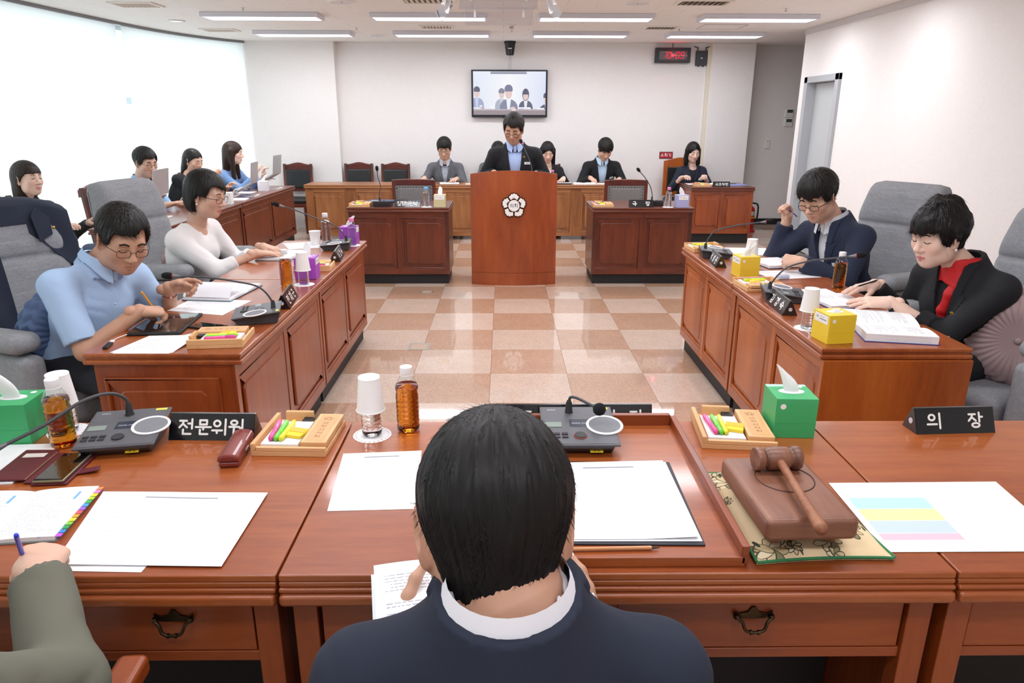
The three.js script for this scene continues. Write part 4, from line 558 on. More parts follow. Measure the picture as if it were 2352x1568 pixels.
// --- memo trays with pads, highlighters and sticky notes
const engraved = new THREE.MeshPhysicalMaterial({ roughness: 0.5, map: canvas(128, 512, (g, w, h) => { g.fillStyle = '#dea870'; g.fillRect(0, 0, w, h); for (let i = 0; i < 60; i++) { g.fillStyle = 'rgba(150,95,50,' + (0.04 + 0.05 * hash(i, 1, 1)) + ')'; g.fillRect(hash(i, 2, 2) * w, 0, 2, h); } g.strokeStyle = '#8a5428'; g.lineWidth = 4; g.beginPath(); g.arc(64, 80, 20, 0, 7); g.stroke(); for (let k = 0; k < 5; k++) { g.beginPath(); g.arc(64 + 26 * Math.cos(k * 1.257 - 1.57), 80 + 26 * Math.sin(k * 1.257 - 1.57), 10, 0, 7); g.stroke(); } hangulRow(g, '사천시의회', 44, 150, 42, 66, 5, true); }) });
const HL = [0xf04fa0, 0x6edc3a, 0xf2ee2a];
function memoSet(where, x, y, z, r, o = {}) {
  const t = thing('memo_tray', 'beech wood memo tray ' + where, 'tray', [x, y, z], r, 'beech memo trays');
  add(t, 'base', box(0.2, 0.014, 0.21, 0, 0.007, 0, 0.002), M.beech); add(t, 'side_rail', box(0.012, 0.022, 0.21, -0.094, 0.025, 0, 0.002, 'z'), M.beech); add(t, 'front_rail', box(0.186, 0.012, 0.01, 0.007, 0.02, 0.1, 0.002), M.beech); add(t, 'pen_rest', box(0.08, 0.03, 0.012, -0.03, 0.029, -0.098, 0.002), M.beech);
  const lid = add(t, 'lid', box(0.07, 0.016, 0.19, 0.062, 0.026, -0.01, 0.003, 'z'), M.beech); add(lid, 'engraving', mv(fin(new THREE.PlaneGeometry(0.05, 0.17), 'keep'), 0.062, 0.0344, -0.01, -PI / 2), engraved);
  add(t, 'clip', box(0.03, 0.008, 0.03, 0.0, 0.024, -0.078, 0.001), M.black);
  const at = (dx, dy, dz) => { const v = V(dx, dy, dz).applyAxisAngle(V(0, 1, 0), r); return [x + v.x, y + v.y, z + v.z]; };
  const pd = thing('memo_pad', 'white memo pad in the tray ' + where, 'pad', at(-0.03, 0.0145, 0.01), r, 'memo pads in trays'); add(pd, 'sheets', box(0.1, 0.012, 0.15, 0, 0.006, 0, 0.0008), M.paper);
  for (let i = 0; i < 3; i++) { const h = thing('highlighter', ['pink', 'green', 'yellow'][i] + ' highlighter on the memo pad ' + where, 'highlighter', at(-0.064 + i * 0.017, 0.034, 0.012), r + 0.12 - i * 0.06, 'highlighters on memo pads'); add(h, 'barrel', lathe([[0.0, -0.06], [0.006, -0.058], [0.007, -0.05], [0.007, 0.02], [0.0, 0.02]], 14).rotateX(PI / 2), plain(HL[i], 0.3, { clearcoat: 0.5 })); add(h, 'pen_cap', lathe([[0.0, 0.02], [0.0076, 0.02], [0.0076, 0.052], [0.005, 0.06], [0.0, 0.06]], 14).rotateX(PI / 2), plain(new THREE.Color(HL[i]).multiplyScalar(0.8), 0.3)); }
  const sn = thing('sticky_notes', 'yellow sticky note block on the memo pad ' + where, 'sticky notes', at(0.0, 0.027, 0.025), r - 0.25, 'sticky note blocks on memo pads'); add(sn, 'block', box(0.05, 0.009, 0.05, 0, 0.0045, 0, 0.001), plain(0xf0d23a, 0.7)); add(sn, 'wrapper', box(0.046, 0.001, 0.026, 0, 0.0096, -0.01), plain(0xf2b824, 0.5));
}
// --- printed sheets
const printTex = (seed, o = {}) => canvas(512, 724, (g, w, h) => {
  g.fillStyle = '#f7f7f9'; g.fillRect(0, 0, w, h); const R = rng(seed);
  if (o.title) { g.fillStyle = '#8d8d99'; g.fillRect(w * 0.28, 60, w * 0.44, 12); }
  if (o.chart) { const cs = ['#f0dff0', '#b9dff6', '#b9dff6', '#f3e2a8', '#f3e2a8', '#c6d8f6', '#c6d8f6', '#f2c2cf', '#f6e8ee']; cs.forEach((c, i) => { g.fillStyle = c; g.fillRect(20, 120 + i * 62, w * 0.44, i % 2 ? 64 : 58); g.fillStyle = '#dfe2ee'; g.fillRect(w * 0.52, 130 + i * 62, w * (0.25 + 0.2 * R()), 18); }); return; }
  for (let y = o.from || 110; y < h - 60; y += o.step || 26) { if (R() < 0.16) continue; let x = 50 + (R() < 0.3 ? 26 : 0); const end = w - 50 - R() * 160; while (x < end) { const l = 8 + R() * 34; g.fillStyle = 'rgba(96,96,120,' + (o.ink || 0.3) * (0.6 + 0.5 * R()) + ')'; g.fillRect(x, y, l, o.lh || 7); x += l + 7; } }
  if (o.band) { g.fillStyle = '#7db4ec'; g.fillRect(w - 120, 80, 24, 120); }
});
const PT = [0, 1, 2].map((k) => new THREE.MeshPhysicalMaterial({ map: printTex(300 + k, { title: k === 0, ink: [0.22, 0.4, 0.6][k], band: k === 1 }), roughness: 0.75, side: THREE.DoubleSide }));
const chartMat = new THREE.MeshPhysicalMaterial({ map: printTex(340, { chart: true }), roughness: 0.75, side: THREE.DoubleSide });
const sheetUnder = new THREE.MeshPhysicalMaterial({ color: 0xf0f0f4, roughness: 0.8, side: THREE.DoubleSide });
// quad corners [x, z] given far-left, far-right, near-right, near-left as read by the sitter
function sheet(label, y, [a, b, c, d], mat, lift, o = {}) {
  const f = (u, v) => [lerp(lerp(d[0], c[0], u), lerp(a[0], b[0], u), v), y + 0.0008 + (lift ? lift(u, v) : 0), lerp(lerp(d[1], c[1], u), lerp(a[1], b[1], u), v)];
  const g = merge([grid(20, 20, f), grid(20, 20, (u, v) => { const p = f(1 - u, v); return [p[0], p[1] - 0.0005, p[2]]; })]);
  return tag(add(scene, o.name || 'paper_sheet', g, mat), label, o.cat || 'paper', o.group);
}
// open booklet: two page blocks curving to a gutter, over a cover. Local: gutter along z.
function openBook(label, x, y, z, r, w, d, th, cover, pm, o = {}) {
  const t = thing(o.name || 'open_booklet', label, 'book', [x, y, z], r, o.group);
  add(t, 'cover', box(2 * w + 0.012, 0.0025, d + 0.01, 0, 0.0013, 0), plain(cover, 0.4));
  for (const s of [-1, 1]) { const top = (u) => 0.003 + th * (s < 0 ? (o.left ?? 1) : (o.right ?? 1)) * Math.pow(Math.sin(clamp(u * 1.06 + 0.02) * PI / 2 + 0.0), 0.5) * (1 - 0.25 * u) + (o.flip && s === o.flip ? 0.06 * Math.sin(u * PI) * 0.3 : 0); const P = (u, v) => [s * u * w, top(u), (0.5 - v) * d];
    add(t, 'pages', merge([s > 0 ? grid(16, 2, P) : grid(16, 2, (u, v) => P(1 - u, v)), grid(16, 1, (u, v) => [s * u * w, lerp(0.0026, top(u), v), d / 2]), grid(16, 1, (u, v) => [s * u * w, lerp(0.0026, top(u), v), -d / 2]), grid(1, 1, (u, v) => [s * w, lerp(0.0026, top(1), v), (u - 0.5) * d])]), pm); }
  if (o.lifted) add(t, 'turned_page', grid(16, 6, (u, v) => [o.lifted * (w * (1 - u * 1.02)) * 1, th + 0.004 + 0.1 * Math.sin(u * PI * 0.75) * (1 - u) + 0.035 * u * u, (0.5 - v) * d]), sheetUnder);
  return t;
}
const pad = (label, name, x, y, z, r, w, h, d, mat, cat, bev = 0.002) => tag(put(add(scene, name, box(w, h, d, 0, h / 2, 0, bev), mat), x, y, z, r), label, cat);
function pen(label, name, a, b, r, col, tip) { const A = V(...a), B = V(...b), L = A.distanceTo(B), t = thing(name, label, name.split('_').pop(), a); t.quaternion.setFromUnitVectors(V(0, 1, 0), B.sub(A).normalize()); add(t, 'barrel', lathe([[0.0, 0.0], [r * 0.9, 0.001], [r, 0.006], [r, L - 0.018], [r * 0.8, L - 0.016], [0.0, L - 0.016]], 12), plain(col, 0.35, { clearcoat: 0.4 })); add(t, 'tip', lathe([[r * 0.8, L - 0.017], [r * 0.2, L], [0, L]], 12), plain(tip, 0.4)); return t; }

// ---- foreground, left
tissueBox('green tissue box at the left edge of the foreground', 0x35ad68, -1.352, T, -1.824, 0.08, 0);
cupOnBottle('by the left-edge green box', -1.243, T, -1.858);
bottle('tea', 0xf2f2f2, 'amber tea bottle at the left edge in front of the paper cup', -1.2, T, -1.768);
mic('grey desk microphone left of the four-character nameplate', -1.04, T, -1.785, 0.18, [[-0.005, 0.048, -0.07], [-0.006, 0.1, -0.066], [-0.03, 0.135, -0.03], [-0.08, 0.135, 0.005], [-0.165, 0.095, 0.07], [-0.26, 0.06, 0.12]], { r: 0.0048 });
plate('black nameplate with four white characters at the left foreground', '전문위원', -0.812, T, -1.83, -0.03, 0.24);
{
  const t = thing('glasses_case', 'reddish-brown leather glasses case in front of the nameplate', 'case', [-0.711, T, -1.712], 0.09); const m = plain(0x7c2b22, 0.38, { clearcoat: 0.3 });
  const g = (y0, y1, k) => { const s = new THREE.Shape(); s.moveTo(-0.027, y0); s.bezierCurveTo(-0.029, y1, -0.018, y1 + 0.003, 0, y1 + 0.004); s.bezierCurveTo(0.018, y1 + 0.003, 0.029, y1, 0.027, y0); s.closePath(); return ext(s, 0.165, 0.006).translate(0, 0, -0.0825); };
  add(t, 'lid', g(0.017, 0.034), m); add(t, 'bottom', box(0.052, 0.0165, 0.162, 0, 0.0085, 0, 0.007), m); add(t, 'clasp', box(0.003, 0.003, 0.03, 0.0275, 0.017, 0.0), M.steel);
}
memoSet('beside the glasses case', -0.566, T, -1.8, -0.04);
tag(put(add(scene, 'document_folder', box(0.2, 0.005, 0.22, 0, 0.0025, 0, 0.001), new THREE.MeshPhysicalMaterial({ roughness: 0.6, color: 0xf3f4f7 })), -1.305, T, -1.655, 0.05), 'white document with blue print under the phone wallet', 'document');
{
  const t = thing('phone_wallet', 'open burgundy leather phone wallet lying on the white document', 'phone case', [-1.165, T, -1.635], 0.07), m = plain(0x5d1a26, 0.5);
  add(t, 'cover_flap', mv(box(0.085, 0.006, 0.165, 0, 0, 0, 0.003), -0.055, 0.0095, -0.005, 0, 0, -0.03), m); add(t, 'back_cover', box(0.085, 0.006, 0.165, 0.052, 0.004, 0.015, 0.003), m); add(t, 'hinge', box(0.022, 0.004, 0.162, -0.002, 0.0045, 0.005, 0.0018), m); add(t, 'clasp_tab', mv(box(0.05, 0.004, 0.026, 0, 0, 0, 0.0018), 0.115, 0.006, 0.03, 0, 0.15, 0.12), m);
  add(t, 'card', box(0.054, 0.001, 0.022, -0.055, 0.0135, -0.05), plain(0xe6ded8, 0.4)); add(t, 'card', box(0.008, 0.001, 0.15, -0.016, 0.0085, 0), plain(0xc7a86a, 0.4));
  const p = thing('phone', 'smartphone with a black screen in the burgundy wallet', 'phone', [-1.112, T + 0.0072, -1.617], 0.07); add(p, 'body', box(0.073, 0.008, 0.15, 0, 0.004, 0, 0.0035), plain(0x8f8a72, 0.3, { metalness: 0.6 })); add(p, 'screen', box(0.068, 0.001, 0.144, 0, 0.0081, 0), plain(0x0c0a09, 0.08, { clearcoat: 1 }));
}
{
  const nb = openBook('open notebook with rainbow index tabs at the left foreground', -1.105, T, -1.4, 0.1, 0.145, 0.215, 0.012, 0x6d6d68, PT[1], { name: 'notebook' });
  const cs = [0xf08a5a, 0xe98ad6, 0xf2df2e, 0xb7dc3a, 0x45b35a, 0x4fa3ea, 0xa96af0, 0xf05a6a, 0xf2a52e, 0xe9ec3a, 0x86cc3a, 0x2fa35a, 0x3a8fe0, 0xc45af0];
  cs.forEach((c, i) => add(nb, 'index_tab', box(0.012, 0.0006, 0.0125, 0.151, 0.0092, -0.1 + i * 0.0153), plain(c, 0.6)));
}
sheet('loose sheet sticking out under the large sheet, left foreground', T + 0.0002, [[-0.91, -1.45], [-0.70, -1.45], [-0.715, -1.197], [-0.885, -1.203]], PT[0]);
sheet('large white printed sheet beside the rainbow-tabbed notebook', T + 0.0022, [[-0.955, -1.508], [-0.562, -1.5], [-0.562, -1.21], [-0.9, -1.22]], PT[0], (u, v) => 0.0015 + 0.003 * Math.sin(u * 7) * Math.sin(v * 3) * Math.sin(u * PI));

// ---- foreground, centre
cupOnBottle('left of the chairman\'s head', -0.372, T, -1.828);
bottle('tea', 0xf4f2f0, 'amber tea bottle left of the chairman\'s head', -0.274, T, -1.862);
sheet('white agenda sheet left of the chairman\'s head', T, [[-0.429, -1.711], [-0.222, -1.728], [-0.2, -1.43], [-0.403, -1.422]], PT[0]);
{
  const t = thing('writing_tray', 'wooden writing tray with raised rims holding the clipboard and microphone', 'tray', [0.172, T, -1.532]);
  add(t, 'base', box(0.62, 0.022, 0.65, 0, 0.011, 0, 0.002), M.mahoganyTop); for (const s of [-1, 1]) add(t, 'side_rim', box(0.016, 0.042, 0.65, s * 0.309, 0.026, 0, 0.003, 'z'), M.mahogany); add(t, 'back_rim', box(0.6, 0.05, 0.018, 0, 0.03, -0.316, 0.003), M.mahogany);
}
mic('grey desk microphone with a round black foam ball in the writing tray', 0.2, T + 0.022, -1.742, 0.0, [[-0.02, 0.046, -0.07], [-0.02, 0.085, -0.068], [-0.017, 0.1, -0.064], [-0.006, 0.104, -0.055], [0.03, 0.098, -0.022], [0.046, 0.094, -0.008]], { round: true, red: true });
plate('long black nameplate behind the writing tray', '시도획위원장', 0.185, T, -1.889, 0.0, 0.485, { d: 0.06, gap: 0.165, size: 0.6 });
{
  const c = thing('clipboard', 'dark clipboard folder in the writing tray', 'clipboard', [0.265, T + 0.022, -1.43], -0.02); add(c, 'board', box(0.3, 0.004, 0.365, 0, 0.002, 0, 0.0015), plain(0x1b1d2a, 0.5));
  sheet('white papers on the clipboard right of the chairman\'s head', T + 0.028, [[0.115, -1.6], [0.402, -1.612], [0.402, -1.262], [0.12, -1.262]], PT[0], (u, v) => 0.004 * Math.max(0, u - 0.6) * Math.max(0, 0.4 - v) * 8);
  sheet('lower papers on the clipboard right of the chairman\'s head', T + 0.0262, [[0.118, -1.604], [0.408, -1.606], [0.408, -1.256], [0.124, -1.258]], PT[0]);
  pen('wooden pencil lying in front of the clipboard', 'wooden_pencil', [0.08, T + 0.027, -1.228], [0.315, T + 0.027, -1.234], 0.0042, 0xc98a55, 0x3a2a22);
}
memoSet('beside the right green tissue box', 0.647, T, -1.83, -0.1);
tissueBox('green tissue box right of the chairman, tissue folded upwards', 0x38b06a, 0.815, T, -1.858, -0.05, 3);
{
  const floral = canvas(512, 640, (g, w, h) => { g.fillStyle = '#ecd3a8'; g.fillRect(0, 0, w, h); const R = rng(77); for (let k = 0; k < 34; k++) { const x = R() * w, y = R() * h, r = 26 + R() * 46; g.save(); g.translate(x, y); g.rotate(R() * 6); for (let i = 0; i < 7; i++) { g.rotate(0.9); g.fillStyle = ['#d9c49a', '#e8d8b4', '#cdb88c', '#8f8a66'][i % 4]; g.beginPath(); g.ellipse(r * 0.4, 0, r * 0.55, r * 0.26, 0, 0, 7); g.fill(); g.strokeStyle = '#4b4a38'; g.lineWidth = 2 + R() * 3; g.stroke(); } g.fillStyle = '#3a3c30'; g.beginPath(); g.ellipse(r * 0.9, r * 0.2, r * 0.32, r * 0.1, 0.6, 0, 7); g.fill(); g.restore(); } });
  const t = thing('floral_cushion', 'flat floral cushion with green piping under the gavel block', 'cushion', [0.64, T, -1.405], 0.05), w = 0.285, d = 0.375;
  const y = (u, v) => 0.006 + 0.026 * Math.pow(Math.sin(clamp(u, 0.001, 0.999) * PI) * Math.sin(clamp(v, 0.001, 0.999) * PI), 0.38) + 0.002 * Math.sin(u * 23) * Math.sin(v * 19); const X = (u, v) => (u - 0.5) * w * (1 - 0.05 * Math.sin(v * PI)), Z = (u, v) => (0.5 - v) * d * (1 - 0.04 * Math.sin(u * PI));
  add(t, 'cover', merge([grid(28, 32, (u, v) => [X(u, v), y(u, v), Z(u, v)]), grid(8, 8, (u, v) => [X(1 - u, v), 0.001, Z(1 - u, v)]), ...[0, 1].map((k) => grid(28, 1, (u, v) => [X(u, k), lerp(0.001, y(u, k), v), Z(u, k)])), ...[0, 1].map((k) => grid(28, 1, (u, v) => [X(k, u), lerp(0.001, y(k, u), v), Z(k, u)]))]), new THREE.MeshPhysicalMaterial({ map: floral, roughness: 0.9 }));
  const ring = []; for (let i = 0; i <= 60; i++) { const q = i / 60 * 4, k = Math.floor(q) % 4, s = q - Math.floor(q), [u, v] = [[s, 0], [1, s], [1 - s, 1], [0, 1 - s]][k]; ring.push(V(X(u, v), 0.007, Z(u, v))); }
  add(t, 'piping', fin(new THREE.TubeGeometry(curve(ring), 160, 0.0034, 6, false), 'keep'), plain(0x2f7a4a, 0.7));
  const b = thing('sounding_block', 'dark walnut gavel block on short feet, ring groove on top', 'gavel block', [0.607, T + 0.03, -1.352], 0.035);
  const body = add(b, 'block', box(0.19, 0.05, 0.28, 0, 0.047, 0, 0.013, 'z'), M.walnut); add(body, 'ring_groove', mv(torus(0.062, 0.0016, 48, 6).rotateX(-PI / 2), 0.01, 0.0722, -0.03), plain(0x4a2c22, 0.6)); for (const sx of [-1, 1]) for (const sz of [-1, 1]) add(b, 'foot', lathe([[0.0, 0], [0.013, 0], [0.019, 0.023], [0.0, 0.023]], 18).translate(sx * 0.058, 0, sz * 0.095), M.walnut);
  const gv = thing('gavel', 'turned wooden gavel lying across the block', 'gavel', [0.612, T + 0.102, -1.425], 0.06);
  add(gv, 'head', lathe([[0, -0.052], [0.024, -0.052], [0.0265, -0.048], [0.0265, -0.036], [0.022, -0.032], [0.021, -0.026], [0.0255, -0.022], [0.0262, -0.001], [0.0256, 0.0], [0.0262, 0.001], [0.0255, 0.022], [0.021, 0.026], [0.022, 0.032], [0.0265, 0.036], [0.0265, 0.048], [0.024, 0.052], [0, 0.052]], 32).rotateZ(PI / 2).translate(0, 0.027, 0), M.walnut);
  add(gv, 'handle', lathe([[0, 0.0], [0.0095, 0.0], [0.0085, 0.09], [0.009, 0.13], [0.0108, 0.2], [0.0125, 0.25], [0.0115, 0.26], [0, 0.263]], 18).rotateX(PI / 2 + 0.045).rotateY(-0.12).translate(0, 0.028, 0.015), new THREE.MeshPhysicalMaterial({ map: woodTex([120, 70, 46], [150, 96, 66], [170, 116, 84], 91, 3), roughness: 0.5 }));
}
// ---- foreground, right
sheet('colour-striped chart sheet at the right foreground', T, [[0.798, -1.542], [1.215, -1.546], [1.185, -1.252], [0.79, -1.252]], chartMat, (u, v) => 0.001);
plate('black nameplate with two spaced characters at the right foreground', '의 장', 1.288, T, -1.862, 0.05, 0.235, { gap: 0.26, seal: -1 });

// ---- left side desk
{
  const t = thing('tablet', 'black tablet lying flat under the writing hand', 'tablet', [-1.455, T, -2.94], 0.1); add(t, 'case', box(0.215, 0.012, 0.31, 0, 0.006, 0, 0.005), plain(0x141416, 0.6)); add(t, 'screen', box(0.195, 0.0012, 0.285, 0, 0.0124, 0), plain(0x121a1c, 0.05, { clearcoat: 1, clearcoatRoughness: 0.02 }));
  const u = thing('usb_adapter', 'black USB adapter with a white cable by the desk corner', 'adapter', [-1.55, T, -2.66], 0.2); add(u, 'stick', box(0.02, 0.01, 0.075, 0, 0.005, 0.02, 0.004), M.black); add(u, 'plug', box(0.014, 0.008, 0.03, 0, 0.005, -0.033, 0.002), M.white); add(u, 'cable', tube([[0, 0.005, -0.045], [0.004, 0.005, -0.075], [0.03, 0.008, -0.11], [0.045, 0.01, -0.125]], 0.002, 20, 6), M.white);
  sheet('white sheet with a lifted corner at the near end of the left desk', T, [[-1.454, -2.785], [-1.225, -2.80], [-1.262, -2.565], [-1.5, -2.565]], PT[2], (a, b) => 0.02 * Math.max(0, a - 0.6) * b * 2.5);
  sheet('second white sheet under the lifted sheet on the left desk', T - 0.0004, [[-1.44, -2.76], [-1.235, -2.775], [-1.27, -2.556], [-1.485, -2.556]], PT[0]);
  memoSet('at the near end of the left desk', -1.13, T, -2.715, 0.1 + PI / 2);
  const ph = thing('smartphone', 'black smartphone beside the near memo tray on the left desk', 'phone', [-1.262, T, -2.905], 1.25); add(ph, 'body', box(0.073, 0.008, 0.15, 0, 0.004, 0, 0.0035), M.black); add(ph, 'screen', box(0.068, 0.001, 0.144, 0, 0.0081, 0), plain(0x1c2422, 0.06, { clearcoat: 1 }));
}
mic('dark desk microphone pointing at the man in the light-blue shirt', -1.09, T, -3.03, -PI / 2 + 0.25, [[0.02, 0.046, -0.07], [0.02, 0.1, -0.06], [0.02, 0.15, -0.02], [0.0, 0.178, 0.08], [-0.03, 0.195, 0.2], [-0.055, 0.203, 0.33]]);
plate('black nameplate on the left desk nearest the foreground', '전재근', -1.048, T, -3.325, PI / 2 + 0.12, 0.25, { seal: -1 });
bottle('tea', 0xf2f2f2, 'amber tea bottle beside the upturned cup on the left desk', -1.158, T, -3.7);
cupOnBottle('on the left desk near the purple box', -1.072, T, -3.722);
tissueBox('purple tissue box near the middle of the left desks', 0xa848c4, -1.1, T, -3.905, 0.05, 2, { label: 1 });
memoSet('behind the nearer purple tissue box', -1.125, T, -4.15, PI / 2 + 0.08);
sheet('white sheets under the open booklet on the left desk', T, [[-1.56, -3.18], [-1.275, -3.1], [-1.235, -3.37], [-1.54, -3.42]].map(([x, z]) => [x, z]), PT[2]);
openBook('open white booklet with a raised page in the man\'s left hand', -1.43, T + 0.0012, -3.53, PI / 2 - 0.12, 0.17, 0.24, 0.014, 0x2d5a64, PT[0], { lifted: -1 });
openBook('open booklet with blue tabs under the hand of the woman in white', -1.44, T, -4.53, PI / 2 - 0.05, 0.15, 0.215, 0.018, 0x30343a, PT[0]);
for (let i = 0; i < 3; i++) tag(put(add(scene, 'index_tab', box(0.03, 0.0008, 0.012, 0, 0.0004, 0), plain(0x4aa9d8, 0.6)), -1.335 - i * 0.008, T + 0.006 - i * 0.002, -4.36 - i * 0.018, 0.3 * i), ['topmost', 'middle', 'lowest'][i] + ' blue sticky tab beside the booklet of the woman in white', 'tab', 'blue sticky tabs');
sheet('printed table sheet with a blue block near the woman in white', T, [[-1.57, -5.02], [-1.36, -5.1], [-1.25, -4.86], [-1.46, -4.78]], PT[1]);
cup('upright white paper cup on the far left desk', -1.325, T, -4.965);
bottle('water', 0xf2f2f2, 'white-capped water bottle behind the upright paper cup', -1.272, T, -5.07, { s: 1.1 });
mic('dark desk microphone pointing at the woman in white', -1.145, T, -4.82, -PI / 2 + 0.1, [[0.02, 0.046, -0.07], [0.02, 0.11, -0.05], [0.02, 0.16, 0.0], [0.015, 0.21, 0.12], [0.005, 0.27, 0.27], [0.0, 0.295, 0.35]]);
plate('black nameplate on the far left desk', '이경숙', -1.062, T, -4.47, PI / 2 + 0.1, 0.25, { seal: -1, h: 0.066 });
tissueBox('purple tissue box at the far end of the left desks', 0xa848c4, -1.105, T, -5.06, -0.04, 1, { label: 1 });
doily('white scalloped doily under the pink-capped bottle on the left desks', -1.06, T, -4.945); bottle('water', 0xf08ac0, 'pink-capped water bottle in front of the far purple box', -1.06, T + 0.0015, -4.945);

// ---- right side desk
memoSet('at the far end of the right desk', 1.365, T, -4.775, -PI / 2 + 0.1);
mic('dark desk microphone pointing at the man with the blue pen', 1.375, T, -4.53, PI / 2 - 0.15, [[-0.02, 0.046, -0.07], [-0.02, 0.11, -0.06], [-0.02, 0.165, -0.02], [-0.01, 0.2, 0.09], [0.0, 0.218, 0.2], [0.005, 0.23, 0.29]]);
plate('black nameplate on the far right desk', '박병준', 1.315, T, -4.29, -PI / 2 - 0.08, 0.24, { seal: 1 });
cupOnBottle('behind the far yellow box', 1.475, T, -4.155);
tissueBox('yellow tissue box at the middle of the right desks, tall tissue', 0xf2cf38, 1.375, T, -3.945, 0.12, 1, { label: 3 });
memoSet('at the middle of the right desks', 1.355, T, -3.655, -PI / 2 + 0.08);
mic('dark desk microphone pointing at the woman with the red scarf', 1.385, T, -3.395, PI / 2 - 0.2, [[-0.02, 0.046, -0.07], [-0.02, 0.1, -0.055], [-0.01, 0.16, 0.0], [0.0, 0.195, 0.1], [0.01, 0.215, 0.23], [0.01, 0.228, 0.31]]);
plate('black nameplate on the right desk nearest the foreground', '김경숙', 1.308, T, -3.215, -PI / 2 - 0.05, 0.255, { seal: 1 });
cupOnBottle('on the right desk by the near yellow box', 1.298, T, -2.885);
tissueBox('yellow tissue box at the near corner of the right desk', 0xf2d02e, 1.33, T, -2.722, 0.15, 0, { low: true, label: 3 });
bottle('tea', 0xf4f4f4, 'amber tea bottle between the two members on the right', 1.768, T, -3.63);
sheet('white printed sheets at the far end of the right desk', T, [[1.5, -4.86], [1.81, -4.84], [1.8, -4.58], [1.52, -4.56]], PT[1]);
sheet('white printed sheet in front of the man with the blue pen', T, [[1.46, -4.07], [1.78, -4.1], [1.8, -3.9], [1.5, -3.84]].map((p) => p), PT[2]);
openBook('dark open booklet in front of the man with the blue pen', 1.66, T + 0.001, -4.27, -PI / 2 + 0.2, 0.12, 0.2, 0.02, 0x26365c, PT[0]);
sheet('white sheet beside the booklet of the woman with the red scarf', T, [[1.46, -3.6], [1.7, -3.62], [1.72, -3.42], [1.5, -3.38]], PT[2]);
openBook('open booklet with a navy cover under the hands of the woman with the red scarf', 1.63, T + 0.001, -3.33, -PI / 2 + 0.12, 0.12, 0.21, 0.016, 0x24407c, PT[2]);
openBook('thick open report with white pages at the near end of the right desk', 1.63, T, -2.87, -PI / 2 - 0.2, 0.2, 0.27, 0.04, 0x2a3c86, PT[2], { name: 'thick_report' });
{ const t = thing('eraser_case', 'small clear plastic case beside the far yellow box', 'case', [1.56, T, -4.12 + 0.26], 0.3); add(t, 'shell', box(0.07, 0.025, 0.04, 0, 0.0125, 0, 0.008), plain(0xdfe6f2, 0.2, { transmission: 0.5, thickness: 0 })); }

// ---- presenters' desks
memoSet('on the desk left of the lectern', -1.405, TP, -7.06, 0);
mic('dark desk microphone on the desk left of the lectern', -1.19, TP, -7.07, PI, [[0.03, 0.046, -0.02], [0.03, 0.12, -0.02], [0.015, 0.2, -0.02], [0.035, 0.28, -0.025], [0.035, 0.34, -0.04]]);
plate('black title plate with five characters left of the lectern', '집행기관석', -0.94, TP, -7.0, 0, 0.25, { h: 0.07, lw: 0.1 });
pad('navy folder lying behind the five-character plate', 'navy_folder', -0.96, TP, -7.28, 0.05, 0.24, 0.012, 0.3, plain(0x2e3f70, 0.5), 'folder'); pad('navy folder with papers behind the microphone left of the lectern', 'navy_folder', -1.26, TP + 0.006, -7.31, -0.06, 0.26, 0.014, 0.3, plain(0x2c3c66, 0.5), 'folder'); pad('white papers under the navy folder left of the lectern', 'paper_stack', -1.27, TP, -7.3, -0.06, 0.25, 0.006, 0.31, M.paper, 'paper', 0.001);
doily('white scalloped doily under the blue-capped bottle left of the lectern', -0.755, TP, -6.99); bottle('water', 0x6cb6f0, 'blue-capped water bottle left of the lectern', -0.755, TP + 0.0015, -6.99);
tissueBox('beige tissue box on the desk left of the lectern', 0xcdc39a, -0.622, TP, -7.0, 0.0, 2, { label: 0 });
memoSet('on the desk right of the lectern', 0.975, TP, -7.06, 0);
plate('black title plate with two spaced characters right of the lectern', '국 장', 1.345, TP, -7.0, 0, 0.24, { gap: 0.27, h: 0.07 });
mic('dark desk microphone on the desk right of the lectern', 1.5, TP, -7.16, PI, [[0.02, 0.046, -0.02], [0.02, 0.1, -0.02], [0.045, 0.18, -0.04], [0.11, 0.27, -0.09], [0.18, 0.34, -0.14]]);
doily('white scalloped doily under the pink-capped bottle right of the lectern', 1.612, TP, -6.99); bottle('water', 0xf08ac0, 'pink-capped water bottle right of the lectern', 1.612, TP + 0.0015, -6.99);
tissueBox('lavender tissue box on the desk right of the lectern', 0xa9acd6, 1.745, TP, -7.0, 0.05, 0, { label: 0 });
// ---- lectern top
openBook('open grey folder on the lectern top', 0.0, 1.022, -7.16, 0, 0.2, 0.22, 0.012, 0x8a8b90, plain(0x9a9ba0, 0.5), { name: 'open_folder' }).rotation.set(0.16, 0, 0);
mic('slim gooseneck microphone with a red light ring on the lectern', 0.33, 1.014, -7.18, PI, [[0.05, 0.05, -0.02], [0.055, 0.12, -0.01], [0.09, 0.22, 0.0], [0.15, 0.34, 0.02]], { live: true });
